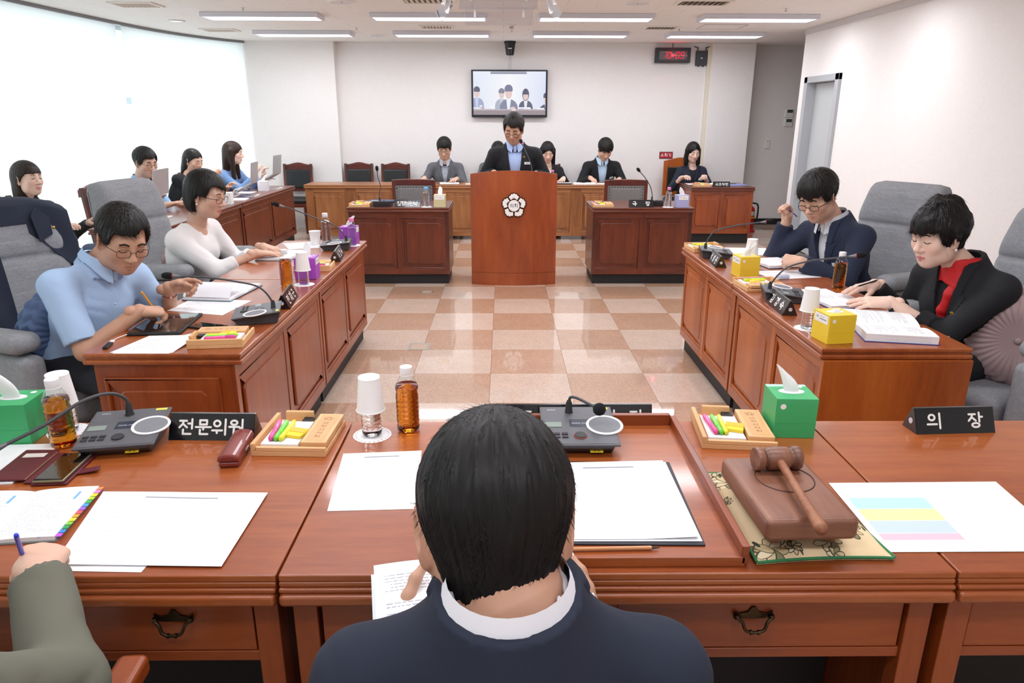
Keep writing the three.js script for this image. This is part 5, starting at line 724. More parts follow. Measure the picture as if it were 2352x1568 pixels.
// ---- clerk desk
memoSet('on the clerk desk', 2.62, T, -9.52, 0); plate('dark plate with four characters on the clerk desk', '사무직원', 2.86, T, -9.44, 0, 0.22, { size: 0.55 });
openBook('open white book in front of the clerk', 2.82, T, -9.72, 0.1, 0.15, 0.22, 0.022, 0x20242c, PT[0]); pad('pale blue folder at the right of the clerk desk', 'blue_folder', 3.12, T, -9.72, 0.2, 0.24, 0.008, 0.3, plain(0x8f9bd2, 0.5), 'folder'); pad('grey notebook on the pale blue folder', 'grey_notebook', 3.1, T + 0.008, -9.78, 0.1, 0.1, 0.012, 0.07, plain(0x6e6c68, 0.6), 'notebook'); sheet('white papers at the left of the clerk desk', T, [[2.5, -9.95], [2.68, -9.95], [2.68, -9.72], [2.5, -9.72]], PT[1]);
// ---- oak bench
openBook('dark-covered open booklet before the man in the grey blazer', -0.74, T, -9.83, 0.1, 0.13, 0.2, 0.012, 0x1c1f24, PT[0]); sheet('thin white sheet on the oak bench left of the lectern', T, [[-0.52, -9.86], [-0.3, -9.86], [-0.3, -9.74], [-0.52, -9.74]], PT[0]);
pad('black notebook before the woman behind the lectern', 'black_notebook', 0.82, T, -9.82, 0, 0.2, 0.014, 0.14, M.black, 'notebook'); sheet('white paper on the black notebook behind the lectern', T + 0.0146, [[0.73, -9.88], [0.92, -9.88], [0.92, -9.77], [0.73, -9.77]], PT[0]); bottle('water', 0xf08ac0, 'pink-capped water bottle behind the lectern edge', 0.66, T, -9.76);
openBook('open white report before the writing man at the oak bench', 1.1, T, -9.82, 0.05, 0.15, 0.2, 0.014, 0xd8d8de, PT[1]); sheet('white sheet under the writing hand at the oak bench', T, [[1.28, -9.95], [1.48, -9.95], [1.46, -9.75], [1.27, -9.75]], PT[0]);
// ---- staff desks by the windows
function laptop(label, x, z, r, o = {}) {
  const t = thing('laptop', label, 'laptop', [x, T, z], r, 'silver laptops on stands'), m = plain(0xc4c5c9, 0.35, { metalness: 0.5 }), s = o.s || 1;
  add(t, 'stand', merge([tube([[-0.1, 0.004, 0.12], [-0.1, 0.004, -0.1], [-0.1, 0.09 * s, -0.1], [-0.1, 0.1 * s, 0.05]], 0.006, 24, 6), tube([[0.1, 0.004, 0.12], [0.1, 0.004, -0.1], [0.1, 0.09 * s, -0.1], [0.1, 0.1 * s, 0.05]], 0.006, 24, 6), box(0.24, 0.006, 0.02, 0, 0.003, -0.1), box(0.24, 0.006, 0.02, 0, 0.003, 0.12)]), M.white);
  const b = add(t, 'keyboard_base', mv(box(0.33, 0.016, 0.23, 0, 0, 0, 0.004), 0, 0.12 * s, 0.0, -(o.tilt ?? 0.5)), m); add(b, 'underside_label', mv(box(0.06, 0.001, 0.018, 0, 0, 0), 0.05, 0.12 * s - 0.0115, 0.02, -(o.tilt ?? 0.5)), M.white);
  const c = Math.cos(o.tilt ?? 0.5) * 0.115, h = 0.12 * s + Math.sin(o.tilt ?? 0.5) * 0.115 * -1; add(t, 'screen_lid', mv(box(0.33, 0.225, 0.008, 0, 0.1125, 0, 0.003), 0, 0.12 * s + (o.tilt ?? 0.5) * 0.11, 0.102, 0.12), m);
  return t;
}
laptop('laptop on a stand before the woman in the charcoal blazer', -3.12, -6.35, PI / 2 + 0.05, { tilt: 0.75 }); laptop('open laptop on a stand before the long-haired woman in black', -2.95, -8.25, PI / 2 + 0.1, { s: 0.8 }); laptop('rearmost laptop on a stand before the woman in the blue shirt', -2.95, -9.12, PI / 2, { s: 1.1 });
tissueBox('white tissue cube with a cloud drawing by the rear laptop', 0xeceaf0, -2.93, T, -8.82, 0.1, 1); pad('white cosmetic box behind the bob-haired woman', 'small_box', -2.84, T, -7.42, 0.1, 0.08, 0.12, 0.1, M.white, 'box'); cup('white paper cup on the staff desk by the windows', -2.98, T, -7.55); pad('stack of papers on the staff desk by the windows', 'paper_stack', -2.9, T, -7.8, 0.1, 0.22, 0.012, 0.2, M.paper, 'paper'); sheet('white sheet with a green marker between the laptops', T, [[-3.18, -8.72], [-2.98, -8.72], [-2.98, -8.5], [-3.18, -8.5]], PT[0]);
// ---- cushions
function roundCushion(label, c, pos, eul, R = 0.2) {
  const t = thing('round_cushion', label, 'cushion', pos, 0); t.rotation.set(...eul); const m = new THREE.MeshPhysicalMaterial({ color: c, roughness: 0.6, sheen: 0.6, sheenRoughness: 0.4, sheenColor: new THREE.Color(c) });
  const tri = (x) => Math.abs(((x % 1) + 1) % 1 - 0.5) * 2;
  add(t, 'cover', grid(220, 70, (u, v) => { const a = u * 2 * PI, p = v * PI, r = Math.sin(p), cp = Math.cos(p), ring = Math.abs(cp) < 0.62; // radial pleats on the faces, woven chevrons round the rim
    const face = 0.007 * Math.pow(tri(u * 34), 0.7) * sstep(0.15, 0.5, r), chev = 0.016 * Math.pow(tri(u * 22 + 0.5 * tri(cp * 2.4)), 0.6) + 0.006 * tri(cp * 2.4 + 0.5), k = sstep(0.55, 0.7, Math.abs(cp)), f = lerp(chev - 0.012, face - 0.004, k);
    const rr = R * Math.pow(r, 0.75) + f * (1 - k), zz = cp * 0.088 + Math.sign(cp) * (f * k - 0.03 * Math.pow(Math.abs(cp), 14)); return [Math.cos(a) * rr, Math.sin(a) * rr, zz]; }), m);
  add(t, 'button', merge([ball(0.014, 0.014, 0.008, 0, 0, 0.06, 12)]), m);
}
roundCushion('slate-blue smocked cushion behind the man in the light-blue shirt', 0x52688c, [-1.97, 0.68, -3.06], [0, 1.1, 0]); roundCushion('dusty pink smocked cushion behind the woman in white', 0xb79a98, [-2.02, 0.7, -4.48], [0, 1.3, 0]); roundCushion('dusty pink round cushion at the right edge', 0xb59c9c, [2.24, 0.69, -2.9], [0, -0.75, 0], 0.22);

// ---- book in the chairman's hands, pens in hands, jacket over the armchair
openBook('thick open report held in front of the seated chairman', -0.035, 0.765, -1.06, 0.2, 0.19, 0.25, 0.03, 0xdfe6ee, PT[2], { name: 'thick_report' });
// ------------------------------------------------------------------ people: distance fields meshed with surface nets
const smin = (a, b, k) => { const h = Math.max(k - Math.abs(a - b), 0) / k; return Math.min(a, b) - h * h * k * 0.25; };
class Field {
  constructor() { this.p = []; }
  cap(a, b, ra, rb = ra, k = 0.02) { const c = a.clone().add(b).multiplyScalar(0.5); this.p.push({ t: 0, ax: a.x, ay: a.y, az: a.z, dx: b.x - a.x, dy: b.y - a.y, dz: b.z - a.z, l: Math.max(1e-9, a.distanceToSquared(b)), ra, rb, k, cx: c.x, cy: c.y, cz: c.z, R: a.distanceTo(b) / 2 + Math.max(ra, rb), s: 1 }); return this; }
  ell(c, r, q, k = 0.02, s = 1) { const m = q ? new THREE.Matrix4().makeRotationFromQuaternion(q).elements : null; this.p.push({ t: 1, cx: c.x, cy: c.y, cz: c.z, rx: r.x, ry: r.y, rz: r.z, m, k, R: Math.max(r.x, r.y, r.z), s }); return this; }
  sub(c, r, q, k = 0.012) { return this.ell(c, r, q, k, -1); }
  at(x, y, z) {
    let d = 1e3;
    for (const e of this.p) {
      const ux = x - e.cx, uy = y - e.cy, uz = z - e.cz;
      if (e.s > 0) { const lb = Math.sqrt(ux * ux + uy * uy + uz * uz) - e.R; if (lb > d + e.k) continue; }
      let v;
      if (e.t === 0) { const px = x - e.ax, py = y - e.ay, pz = z - e.az; let h = (px * e.dx + py * e.dy + pz * e.dz) / e.l; h = h < 0 ? 0 : h > 1 ? 1 : h; const qx = px - e.dx * h, qy = py - e.dy * h, qz = pz - e.dz * h; v = Math.sqrt(qx * qx + qy * qy + qz * qz) - (e.ra + (e.rb - e.ra) * h); }
      else { let a = ux, b = uy, c = uz; if (e.m) { const m = e.m; a = m[0] * ux + m[1] * uy + m[2] * uz; b = m[4] * ux + m[5] * uy + m[6] * uz; c = m[8] * ux + m[9] * uy + m[10] * uz; } const A = a / e.rx, B = b / e.ry, C = c / e.rz, k0 = Math.sqrt(A * A + B * B + C * C), A2 = A / e.rx, B2 = B / e.ry, C2 = C / e.rz, k1 = Math.sqrt(A2 * A2 + B2 * B2 + C2 * C2); v = k1 > 1e-9 ? k0 * (k0 - 1) / k1 : -Math.min(e.rx, e.ry, e.rz); }
      if (e.s > 0) d = d > 900 ? v : smin(d, v, e.k); else d = -smin(-d, v, e.k);
    }
    return d;
  }
  box(pad) { const lo = V(1e3, 1e3, 1e3), hi = V(-1e3, -1e3, -1e3); for (const e of this.p) if (e.s > 0) { if (e.t === 0) for (const h of [0, 1]) { const r = h ? e.rb : e.ra, q = V(e.ax + e.dx * h, e.ay + e.dy * h, e.az + e.dz * h); lo.min(q.clone().subScalar(r)); hi.max(q.clone().addScalar(r)); } else { lo.min(V(e.cx - e.R, e.cy - e.R, e.cz - e.R)); hi.max(V(e.cx + e.R, e.cy + e.R, e.cz + e.R)); } } return [lo.subScalar(pad), hi.addScalar(pad)]; }
}
// Naive surface nets with block culling; returns an indexed geometry with gradient normals.
function nets(f, [lo, hi], h, colorOf) {
  const nx = Math.ceil((hi.x - lo.x) / h) + 1, ny = Math.ceil((hi.y - lo.y) / h) + 1, nz = Math.ceil((hi.z - lo.z) / h) + 1, sx = 1, sy = nx, sz = nx * ny;
  const g = new Float32Array(nx * ny * nz).fill(NaN), B = 5, rad = B * h * 0.9;
  const blocks = [];
  for (let k = 0; k < nz - 1; k += B) for (let j = 0; j < ny - 1; j += B) for (let i = 0; i < nx - 1; i += B) if (Math.abs(f(lo.x + (i + B / 2) * h, lo.y + (j + B / 2) * h, lo.z + (k + B / 2) * h)) < rad * 2.6) blocks.push([i, j, k]);
  for (const [i0, j0, k0] of blocks) for (let k = k0; k <= Math.min(nz - 1, k0 + B); k++) for (let j = j0; j <= Math.min(ny - 1, j0 + B); j++) for (let i = i0; i <= Math.min(nx - 1, i0 + B); i++) { const o = i + j * sy + k * sz; if (g[o] !== g[o]) g[o] = f(lo.x + i * h, lo.y + j * h, lo.z + k * h); }
  const id = new Map(), pos = [], idx = [];
  const C = [0, sx, sy, sx + sy, sz, sz + sx, sz + sy, sz + sx + sy], E = [[0, 1], [2, 3], [4, 5], [6, 7], [0, 2], [1, 3], [4, 6], [5, 7], [0, 4], [1, 5], [2, 6], [3, 7]];
  for (const [i0, j0, k0] of blocks) for (let k = k0; k < Math.min(nz - 1, k0 + B); k++) for (let j = j0; j < Math.min(ny - 1, j0 + B); j++) for (let i = i0; i < Math.min(nx - 1, i0 + B); i++) {
    const o = i + j * sy + k * sz; let m = 0; const v = []; for (let c = 0; c < 8; c++) { v[c] = g[o + C[c]]; if (v[c] < 0) m |= 1 << c; } if (m === 0 || m === 255) continue;
    let x = 0, y = 0, z = 0, n = 0; for (const [a, b] of E) if ((v[a] < 0) !== (v[b] < 0)) { const t = v[a] / (v[a] - v[b]); x += (a & 1) + ((b & 1) - (a & 1)) * t; y += ((a >> 1) & 1) + (((b >> 1) & 1) - ((a >> 1) & 1)) * t; z += (a >> 2) + ((b >> 2) - (a >> 2)) * t; n++; }
    id.set(o, pos.length / 3); pos.push(lo.x + (i + x / n) * h, lo.y + (j + y / n) * h, lo.z + (k + z / n) * h);
  }
  for (const [o, a] of id) for (const [e, u, w] of [[sx, sy, sz], [sy, sz, sx], [sz, sx, sy]]) { const p = g[o], q = g[o + e]; if ((p < 0) === (q < 0)) continue; const b = id.get(o - u), c = id.get(o - u - w), d = id.get(o - w); if (b === undefined || c === undefined || d === undefined) continue; if (p < 0) idx.push(a, b, c, a, c, d); else idx.push(a, c, b, a, d, c); }
  const N = pos.length / 3, nor = new Float32Array(pos.length), col = colorOf ? new Float32Array(pos.length) : null, e = h * 0.35;
  for (let i = 0; i < N; i++) {
    let x = pos[3 * i], y = pos[3 * i + 1], z = pos[3 * i + 2]; let gx = f(x + e, y, z) - f(x - e, y, z), gy = f(x, y + e, z) - f(x, y - e, z), gz = f(x, y, z + e) - f(x, y, z - e), l = Math.hypot(gx, gy, gz) || 1; gx /= l; gy /= l; gz /= l;
    const s = clamp(f(x, y, z), -h * 0.5, h * 0.5); x -= gx * s; y -= gy * s; z -= gz * s; pos[3 * i] = x; pos[3 * i + 1] = y; pos[3 * i + 2] = z; nor[3 * i] = gx; nor[3 * i + 1] = gy; nor[3 * i + 2] = gz;
    if (col) { const c = colorOf(x, y, z); col[3 * i] = c[0]; col[3 * i + 1] = c[1]; col[3 * i + 2] = c[2]; }
  }
  const G = new THREE.BufferGeometry(); G.setAttribute('position', new THREE.Float32BufferAttribute(pos, 3)); G.setAttribute('normal', new THREE.BufferAttribute(nor, 3)); if (col) G.setAttribute('color', new THREE.BufferAttribute(col, 3)); G.setIndex(idx); return G;
}
const paint = (g, c) => { const n = g.attributes.position.count, a = new Float32Array(n * 3); for (let i = 0; i < n; i++) { a[3 * i] = c[0]; a[3 * i + 1] = c[1]; a[3 * i + 2] = c[2]; } g.setAttribute('color', new THREE.BufferAttribute(a, 3)); return g; };
const v3 = (a) => V(a[0], a[1], a[2]);
const skinMat = new THREE.MeshPhysicalMaterial({ vertexColors: true, roughness: 0.52, sheen: 0.15 });
const hairMat = (c, r = 0.42) => new THREE.MeshPhysicalMaterial({ color: c, roughness: r, sheen: 0.06, sheenRoughness: 0.4, sheenColor: new THREE.Color(0x554a44), specularIntensity: 0.6 });
const cloth = (c, o = {}) => new THREE.MeshPhysicalMaterial({ color: c, roughness: 0.85, sheen: 0.35, sheenRoughness: 0.5, sheenColor: new THREE.Color(c), ...o });
const lensMat = new THREE.MeshPhysicalMaterial({ color: 0xffffff, transmission: 1, roughness: 0, thickness: 0, ior: 1.25 });
const SKIN = { fair: [0.80, 0.55, 0.44], mid: [0.70, 0.43, 0.31], tan: [0.58, 0.32, 0.21] };

// ---- head in its own frame: x to the person's left, y up, z forwards; unit scale is a 0.24 m head
function headField(o) {
  const f = new Field(), fm = o.female ? 1 : 0, jw = (o.jaw || 1) * (fm ? 0.93 : 1);
  f.ell(V(0, 0.028, -0.014), V(0.074, 0.088, 0.095), null, 0.02).ell(V(0, -0.028, 0.018), V(0.063 * jw, 0.085, 0.07), null, 0.03).ell(V(0, -0.074, 0.028), V(0.048 * jw, 0.04, 0.05), null, 0.03).ell(V(0, -0.1, 0.056), V(0.024 * jw, 0.018, 0.02), null, 0.025);
  for (const s of [-1, 1]) f.ell(V(s * 0.041, -0.024, 0.056), V(0.024, 0.024, 0.02), null, 0.028).ell(V(s * 0.05 * jw, -0.066, 0.01), V(0.018, 0.028, 0.03), null, 0.03);
  f.cap(V(-0.034, 0.022, 0.073), V(0.034, 0.022, 0.073), 0.013, 0.013, 0.02);
  for (const s of [-1, 1]) f.sub(V(s * 0.031, 0.004, 0.1), V(0.02, 0.012, 0.014), null, 0.014).ell(V(s * 0.031, -0.0005, 0.0715), V(0.0165, 0.0115, 0.0135), null, 0.006);
  f.cap(V(0, 0.014, 0.081), V(0, -0.029, 0.1025), 0.0078, 0.0112, 0.012).ell(V(0, -0.034, 0.102), V(0.0118, 0.0092, 0.0108), null, 0.01); for (const s of [-1, 1]) f.ell(V(s * 0.0135, -0.0375, 0.091), V(0.0078, 0.0072, 0.0095), null, 0.008);
  f.cap(V(-0.021, -0.0668, 0.0755), V(0, -0.0638, 0.0862), 0.0034, 0.0052, 0.008).cap(V(0.021, -0.0668, 0.0755), V(0, -0.0638, 0.0862), 0.0034, 0.0052, 0.008).cap(V(-0.018, -0.0725, 0.0758), V(0.0, -0.0752, 0.0845), 0.0036, 0.0058, 0.007).cap(V(0.018, -0.0725, 0.0758), V(0, -0.0752, 0.0845), 0.0036, 0.0058, 0.007);
  f.sub(V(0, -0.0695, 0.094), V(0.021, 0.0012, 0.008), null, 0.003);
  for (const s of [-1, 1]) { const q = new THREE.Quaternion().setFromEuler(new THREE.Euler(0.12, s * 0.42, s * -0.14)); f.ell(V(s * 0.0795, -0.006, -0.012), V(0.0078, 0.036, 0.022), q, 0.006).ell(V(s * 0.074, -0.034, -0.006), V(0.008, 0.012, 0.009), q, 0.008); f.sub(V(s * 0.085, -0.004, -0.008), V(0.006, 0.018, 0.0105), q, 0.006); }
  return f;
}
const sphAngle = (x, z) => Math.atan2(Math.abs(x), z);
function hairShell(o, R) {
  const st = o.style, t = o.vol ?? 0.014, f = new Field(), lump = o.lump ?? 0;
  f.ell(V(0, 0.03 + (o.lift || 0), -0.016), V(0.074 + t, 0.089 + t, 0.097 + t), null, 0.02);
  if (!st) f.ell(V(0, -0.04, -0.044), V(0.063, 0.072 + (o.nape || 0), 0.052), null, 0.03);
  if (st === 'long') { f.ell(V(0, -0.05, -0.045), V(0.083 + t * 0.3, 0.12, 0.075), null, 0.04); const e = o.len ?? 0.22; f.ell(V(0, -0.04 - e * 0.5, -0.075), V(0.08, e * 0.62, 0.045), null, 0.04); if (!o.behind) for (const s of [-1, 1]) { const k = o.sides ? o.sides[s < 0 ? 0 : 1] : 1; if (k) f.cap(V(s * 0.075, 0.02, -0.01), V(s * 0.088, -e * k, o.front ?? -0.005), 0.03, 0.024, 0.03); } }
  if (st === 'bob') { f.ell(V(0, -0.03, -0.028), V(0.09 + t * 0.3, 0.1, 0.094), null, 0.03); if (o.cover) for (const s of [-1, 1]) f.cap(V(s * 0.075, 0.03, 0.012), V(s * 0.08, -o.cover, 0.02), 0.028, 0.018, 0.03); }
  if (o.bun) f.ell(V(0, 0.02, -0.115), V(0.035, 0.035, 0.03), null, 0.02);
  if (o.tufts) for (const [x, y, z, r] of o.tufts) f.ell(V(x, y, z), V(r, r * 0.75, r), null, 0.02);
  const fr = o.fringe ?? 0.058, side = o.side ?? -0.022, ear = o.ear ?? 0.022, back = o.back ?? -0.088, part = o.part ?? 0, rag = o.rag ?? 0.006;
  const cut = (x, y, z) => {
    const a = sphAngle(x, z), n = (noise3(x * 90 + 7, y * 6, z * 90) - 0.5) * 2 * rag, sw = part ? (x * part > 0 ? 0.018 : -0.008) * sstep(0.0, 0.03, x * part) : 0;
    let c = a < 0.75 ? fr + sw + n : a < 1.12 ? lerp(fr + sw + n, side, sstep(0.75, 1.12, a)) : a < 1.36 ? side : a < 1.62 ? lerp(side, ear, sstep(1.36, 1.46, a)) : a < 2.05 ? lerp(ear, back, sstep(1.62, 2.05, a)) : back + n * 0.6;
    return c;
  };
  const n2 = (x, y, z) => (noise3(x * 90 + 7, 2, z * 90) - 0.5) * 2 * rag + (part ? (x * part > 0 ? 0.022 : -0.006) * sstep(0, 0.03, Math.abs(x)) : 0);
  const strand = o.strand ?? 0.0022, fq = o.fq ?? 60;
  return (x, y, z) => {
    let d = f.at(x, y, z);
    if (d > 0.03) return d;
    const az = Math.atan2(x, z + 0.016), r = Math.hypot(x, z);
    d += strand * (2 * Math.abs(noise3(az * (o.wav ? 6 : 9) * 2.2 + 20, y * (st ? 9 : 14) + (o.wav || 0) * Math.sin(y * 40), r * 30) - 0.5) - 0.5) * 2 + lump * (noise3(x * 38, y * 38, z * 38) - 0.5) * 2;
    if (!st) d += t * (o.thin ?? 0.62) * (1 - sstep(-0.05, 0.07, y)) * (z < 0.06 ? 1 : 0.3);
    if (st === 'long' || (st === 'bob' && o.cover)) { // opening for the face
      const a = x / (o.faceW ?? 0.055), b = (y + 0.045 - (o.faceUp || 0)) / 0.108, c = (z - 0.085) / 0.075, k = Math.hypot(a, b, c), op = (k - 1) * 0.055 + (part ? -0.012 * sstep(0, 0.04, x * part) * (y > 0.02 ? 1 : 0) : 0);
      const fy = (o.fringe ?? 0.06) + n2(x, y, z) - y; let e = Math.max(d, Math.min(-op, fy)); if (o.behind) e = Math.max(e, Math.min(z - 0.008 - (Math.max(y, -0.03) + 0.01) * 0.9, fy)); if (st === 'bob') e = Math.max(e, back - y + (z > 0 ? 0 : 0)); const end = -(o.len ?? 0.22) * 1.05 - 0.04; return Math.max(e, end - y + 0.02 * (noise3(x * 60, 1, z * 60) - 0.5));
    }
    return Math.max(d, (cut(x, y, z) - y) * 0.8);
  };
}
// thin tapering strands lying over the hair shell
function strands(shell, n, seed, len, w, flow) {
  const R = rng(seed), p = shell.attributes.position, q = shell.attributes.normal, pos = [], nor = [];
  for (let s = 0; s < n; s++) {
    const i = Math.floor(R() * p.count), P = V().fromBufferAttribute(p, i), N = V().fromBufferAttribute(q, i), d = flow(P, N).addScaledVector(V(R() - 0.5, R() - 0.5, R() - 0.5), 0.42); d.addScaledVector(N, -d.dot(N)).normalize();
    const L = len * (0.45 + 0.6 * R()), side = V().crossVectors(N, d).normalize(), lift = 0.03 + 0.1 * R() * R(); let prev = null;
    for (let k = 0; k <= 3; k++) { const t = k / 3, c = P.clone().addScaledVector(N, -0.0022 + lift * L * t * (1.15 - 0.9 * t)).addScaledVector(d, L * t).addScaledVector(N, -0.9 * L * L * t * t * 6), ww = w * (1 - t * 0.85), a = c.clone().addScaledVector(side, ww), b = c.clone().addScaledVector(side, -ww), m = c.clone().addScaledVector(N, ww * 1.1); if (prev) for (const [u, v] of [[0, 2], [2, 1]]) { const A = prev[u], B = prev[v], C = [a, b, m][u], D = [a, b, m][v], nn = B.clone().sub(A).cross(C.clone().sub(A)).normalize(); for (const z of [A, B, D, A, D, C]) { pos.push(z.x, z.y, z.z); nor.push(nn.x, nn.y, nn.z); } } prev = [a, b, m]; }
  }
  const g = new THREE.BufferGeometry(); g.setAttribute('position', new THREE.Float32BufferAttribute(pos, 3)); g.setAttribute('normal', new THREE.Float32BufferAttribute(nor, 3)); return g;
}
// ---- hand in its own frame: x towards the fingers, y out of the back of the hand, z towards the thumb
const POSES = {
  flat: { c: [[0.12, 0.15, 0.1], [0.1, 0.15, 0.1], [0.12, 0.18, 0.1], [0.16, 0.2, 0.12]], th: [0.75, -0.25, 0.55, 0.15] },
  relax: { c: [[0.35, 0.5, 0.3], [0.45, 0.6, 0.35], [0.5, 0.65, 0.4], [0.5, 0.6, 0.4]], th: [0.7, -0.4, 0.5, 0.3] },
  pen: { c: [[0.75, 0.75, 0.35], [0.85, 1.0, 0.5], [1.0, 1.2, 0.7], [1.05, 1.2, 0.7]], th: [0.8, -0.65, 0.35, 0.5] },
  fist: { c: [[1.25, 1.5, 0.9], [1.3, 1.55, 0.9], [1.35, 1.55, 0.9], [1.35, 1.5, 0.9]], th: [0.75, -0.75, 0.2, 0.7] },
  point: { c: [[0.45, 0.3, 0.2], [0.8, 1.0, 0.6], [1.0, 1.2, 0.7], [1.05, 1.2, 0.7]], th: [0.8, -0.55, 0.4, 0.4] },
};
function handField(pose, side) {
  const f = new Field(), P = POSES[pose], B = [V(0.086, 0.001, 0.029), V(0.09, 0.003, 0.0095), V(0.087, 0.002, -0.0095), V(0.08, -0.001, -0.027)], L = [0.072, 0.08, 0.075, 0.06], R = [0.0092, 0.0096, 0.0092, 0.0082], m = (v) => V(v.x, v.y, v.z * side);
  f.cap(m(V(-0.03, 0, 0)), m(V(0.02, 0, 0)), 0.024, 0.022, 0.02);
  B.forEach((b, i) => { f.cap(m(V(0.015, 0, [0.016, 0.006, -0.006, -0.014][i])), m(b), 0.0145, 0.0115, 0.016); let a = 0, p = b.clone(); [0.45, 0.31, 0.24].forEach((s, j) => { a += P.c[i][j]; const fan = [0.05, 0.0, -0.04, -0.09][i], e = p.clone().add(V(Math.cos(a) * Math.cos(fan), -Math.sin(a), Math.cos(a) * Math.sin(fan)).multiplyScalar(L[i] * s)); f.cap(m(p), m(e), R[i] * (1 - j * 0.07), R[i] * (0.95 - j * 0.09), 0.004); p = e; }); });
  const [ax, ay, az, bend] = P.th; let d = V(ax, ay, az).normalize(), p = V(0.022, -0.006, 0.022); f.cap(m(V(0.012, -0.002, 0.008)), m(V(0.045, -0.01, 0.03)), 0.016, 0.014, 0.018);
  [0.04, 0.032, 0.026].forEach((s, j) => { const e = p.clone().addScaledVector(d, s); f.cap(m(p), m(e), [0.0145, 0.0112, 0.01][j], [0.0115, 0.0102, 0.008][j], 0.008); p = e; d = d.clone().add(V(0.25 * bend, -0.1 * bend, -0.7 * bend)).normalize(); });
  return f;
}
function person(o) {
  const S = o.S || 1.1, B = o.B || 0.99, HS = o.HS || 1.04, q = o.q || 1, fine = 0.0034 * q, coarse = 0.011 * (q > 1 ? 1.25 : 1);
  const t = thing('person', o.label, 'person', [0, 0, 0], 0, o.group);
  const P = v3(o.P), N = v3(o.N), H = v3(o.H), U = N.clone().sub(P).normalize(), yaw = o.ty * PI / 180;
  let L = V(Math.cos(yaw), o.tilt || 0, -Math.sin(yaw)); L.addScaledVector(U, -L.dot(U)).normalize(); const F = L.clone().cross(U).normalize();
  const TQ = new THREE.Quaternion().setFromRotationMatrix(new THREE.Matrix4().makeBasis(L, U, F)), tp = (u, v, w, base = N) => base.clone().addScaledVector(L, u * B).addScaledVector(U, v * B).addScaledVector(F, w * B);
  const HQ = new THREE.Quaternion().setFromEuler(new THREE.Euler(o.hp * PI / 180, o.hy * PI / 180, (o.hr || 0) * PI / 180, 'YXZ')), hm = new THREE.Matrix4().compose(H, HQ, V(S, S, S)), hp = (x, y, z) => V(x, y, z).applyMatrix4(hm);
  const fem = o.female, sw = (fem ? 0.158 : 0.182) * (o.broad || 1), skin = SKIN[o.skin || 'mid'];
  // arms by two-bone reach
  const arm = {};
  for (const side of ['L', 'R']) {
    const a = o[side]; if (!a) continue; const s = side === 'L' ? 1 : -1, sh = tp(s * sw, -0.078 - (o.slope || 0), 0.0), W = v3(a.w), la = 0.285 * B, lb = 0.25 * B, D = W.clone().sub(sh); let dl = D.length(); const D1 = D.clone().normalize(); dl = Math.min(dl, (la + lb) * 0.995);
    const W2 = sh.clone().addScaledVector(D1, dl), x = (la * la - lb * lb + dl * dl) / (2 * dl), hgt = Math.sqrt(Math.max(0, la * la - x * x)); const hint = v3(a.e || [0, -1, 0]); hint.addScaledVector(D1, -hint.dot(D1)).normalize(); const E = sh.clone().addScaledVector(D1, x).addScaledVector(hint, hgt);
    const fd = W2.clone().sub(E).normalize(), hd = a.d ? v3(a.d).normalize() : fd.clone(), hu0 = a.u ? v3(a.u) : V(0, 1, 0); const hz0 = hd.clone().cross(hu0).normalize(), hu = hz0.clone().cross(hd).normalize(); // right-handed: x=hd, y=hu, z=x×y
    arm[side] = { sh, E, W: W2, fd, m: new THREE.Matrix4().makeBasis(hd, hu, hd.clone().cross(hu)).setPosition(W2).multiply(new THREE.Matrix4().makeScale(HS, HS, HS)), side: s, pose: a.pose || 'relax', len: a.sleeve };
  }
  // ---- body: one continuous skin surface, head and hands finer
  const hf = headField(o), nk0 = V(0, -0.05, -0.03), nkN = V().copy(N).applyMatrix4(hm.clone().invert());
  const nr = fem ? 0.046 : 0.056; hf.cap(nk0, nkN.clone(), nr, nr * 1.12, 0.03);
  const lip = o.lip || (fem ? [0.62, 0.2, 0.19] : [skin[0] * 0.86, skin[1] * 0.7, skin[2] * 0.68]), flush = o.flush || 0.06;
  const hcol = (x, y, z) => { let c = skin; const lx = Math.abs(x), inLip = z > 0.06 && lx < 0.022 && y < -0.0612 - lx * 0.14 && y > -0.0806 + lx * 0.34; if (inLip) return lip; const ck = flush * Math.exp(-(((lx - 0.04) / 0.02) ** 2) - (((y + 0.03) / 0.022) ** 2)) + (z < 0 && lx > 0.068 ? 0.05 : 0); const n = 1 + 0.06 * (noise3(x * 60 + 9, y * 60, z * 60) - 0.5); return [c[0] * n * (1 + ck * 0.5), c[1] * n * (1 - ck), c[2] * n * (1 - ck)]; };
  const headG = nets((x, y, z) => hf.at(x, y, z), [V(-0.1, Math.max(-0.2, nkN.y - 0.02), -0.135), V(0.1, 0.13, 0.125)], fine / S, hcol).applyMatrix4(hm);
  const bf = new Field(); bf.cap(tp(0, 0, 0, P), tp(0, -0.17, -0.01), 0.085 * B, 0.08 * B, 0.05).cap(tp(0, -0.04, 0.0), hp(0, -0.06, -0.03), nr * 1.1 * B, nr * B, 0.05).ell(tp(0, -0.1, fem ? 0.02 : 0), V(0.1, 0.08, fem ? 0.062 : 0.045).multiplyScalar(B), TQ, 0.05); for (const s of [-1, 1]) bf.cap(tp(s * 0.03, -0.03, -0.01), tp(s * sw * 0.9, -0.085 - (o.slope || 0), 0), 0.034 * B, 0.034 * B, 0.04);
  for (const a of Object.values(arm)) bf.cap(a.sh, a.E, (fem ? 0.04 : 0.047) * B, (fem ? 0.034 : 0.039) * B, 0.03).cap(a.E, a.W, (fem ? 0.035 : 0.041) * B, (fem ? 0.023 : 0.0275) * B, 0.02).cap(a.W.clone().addScaledVector(a.fd, -0.05 * B), a.W.clone().addScaledVector(a.fd, 0.01 * B), 0.024 * B, 0.023 * B, 0.02);
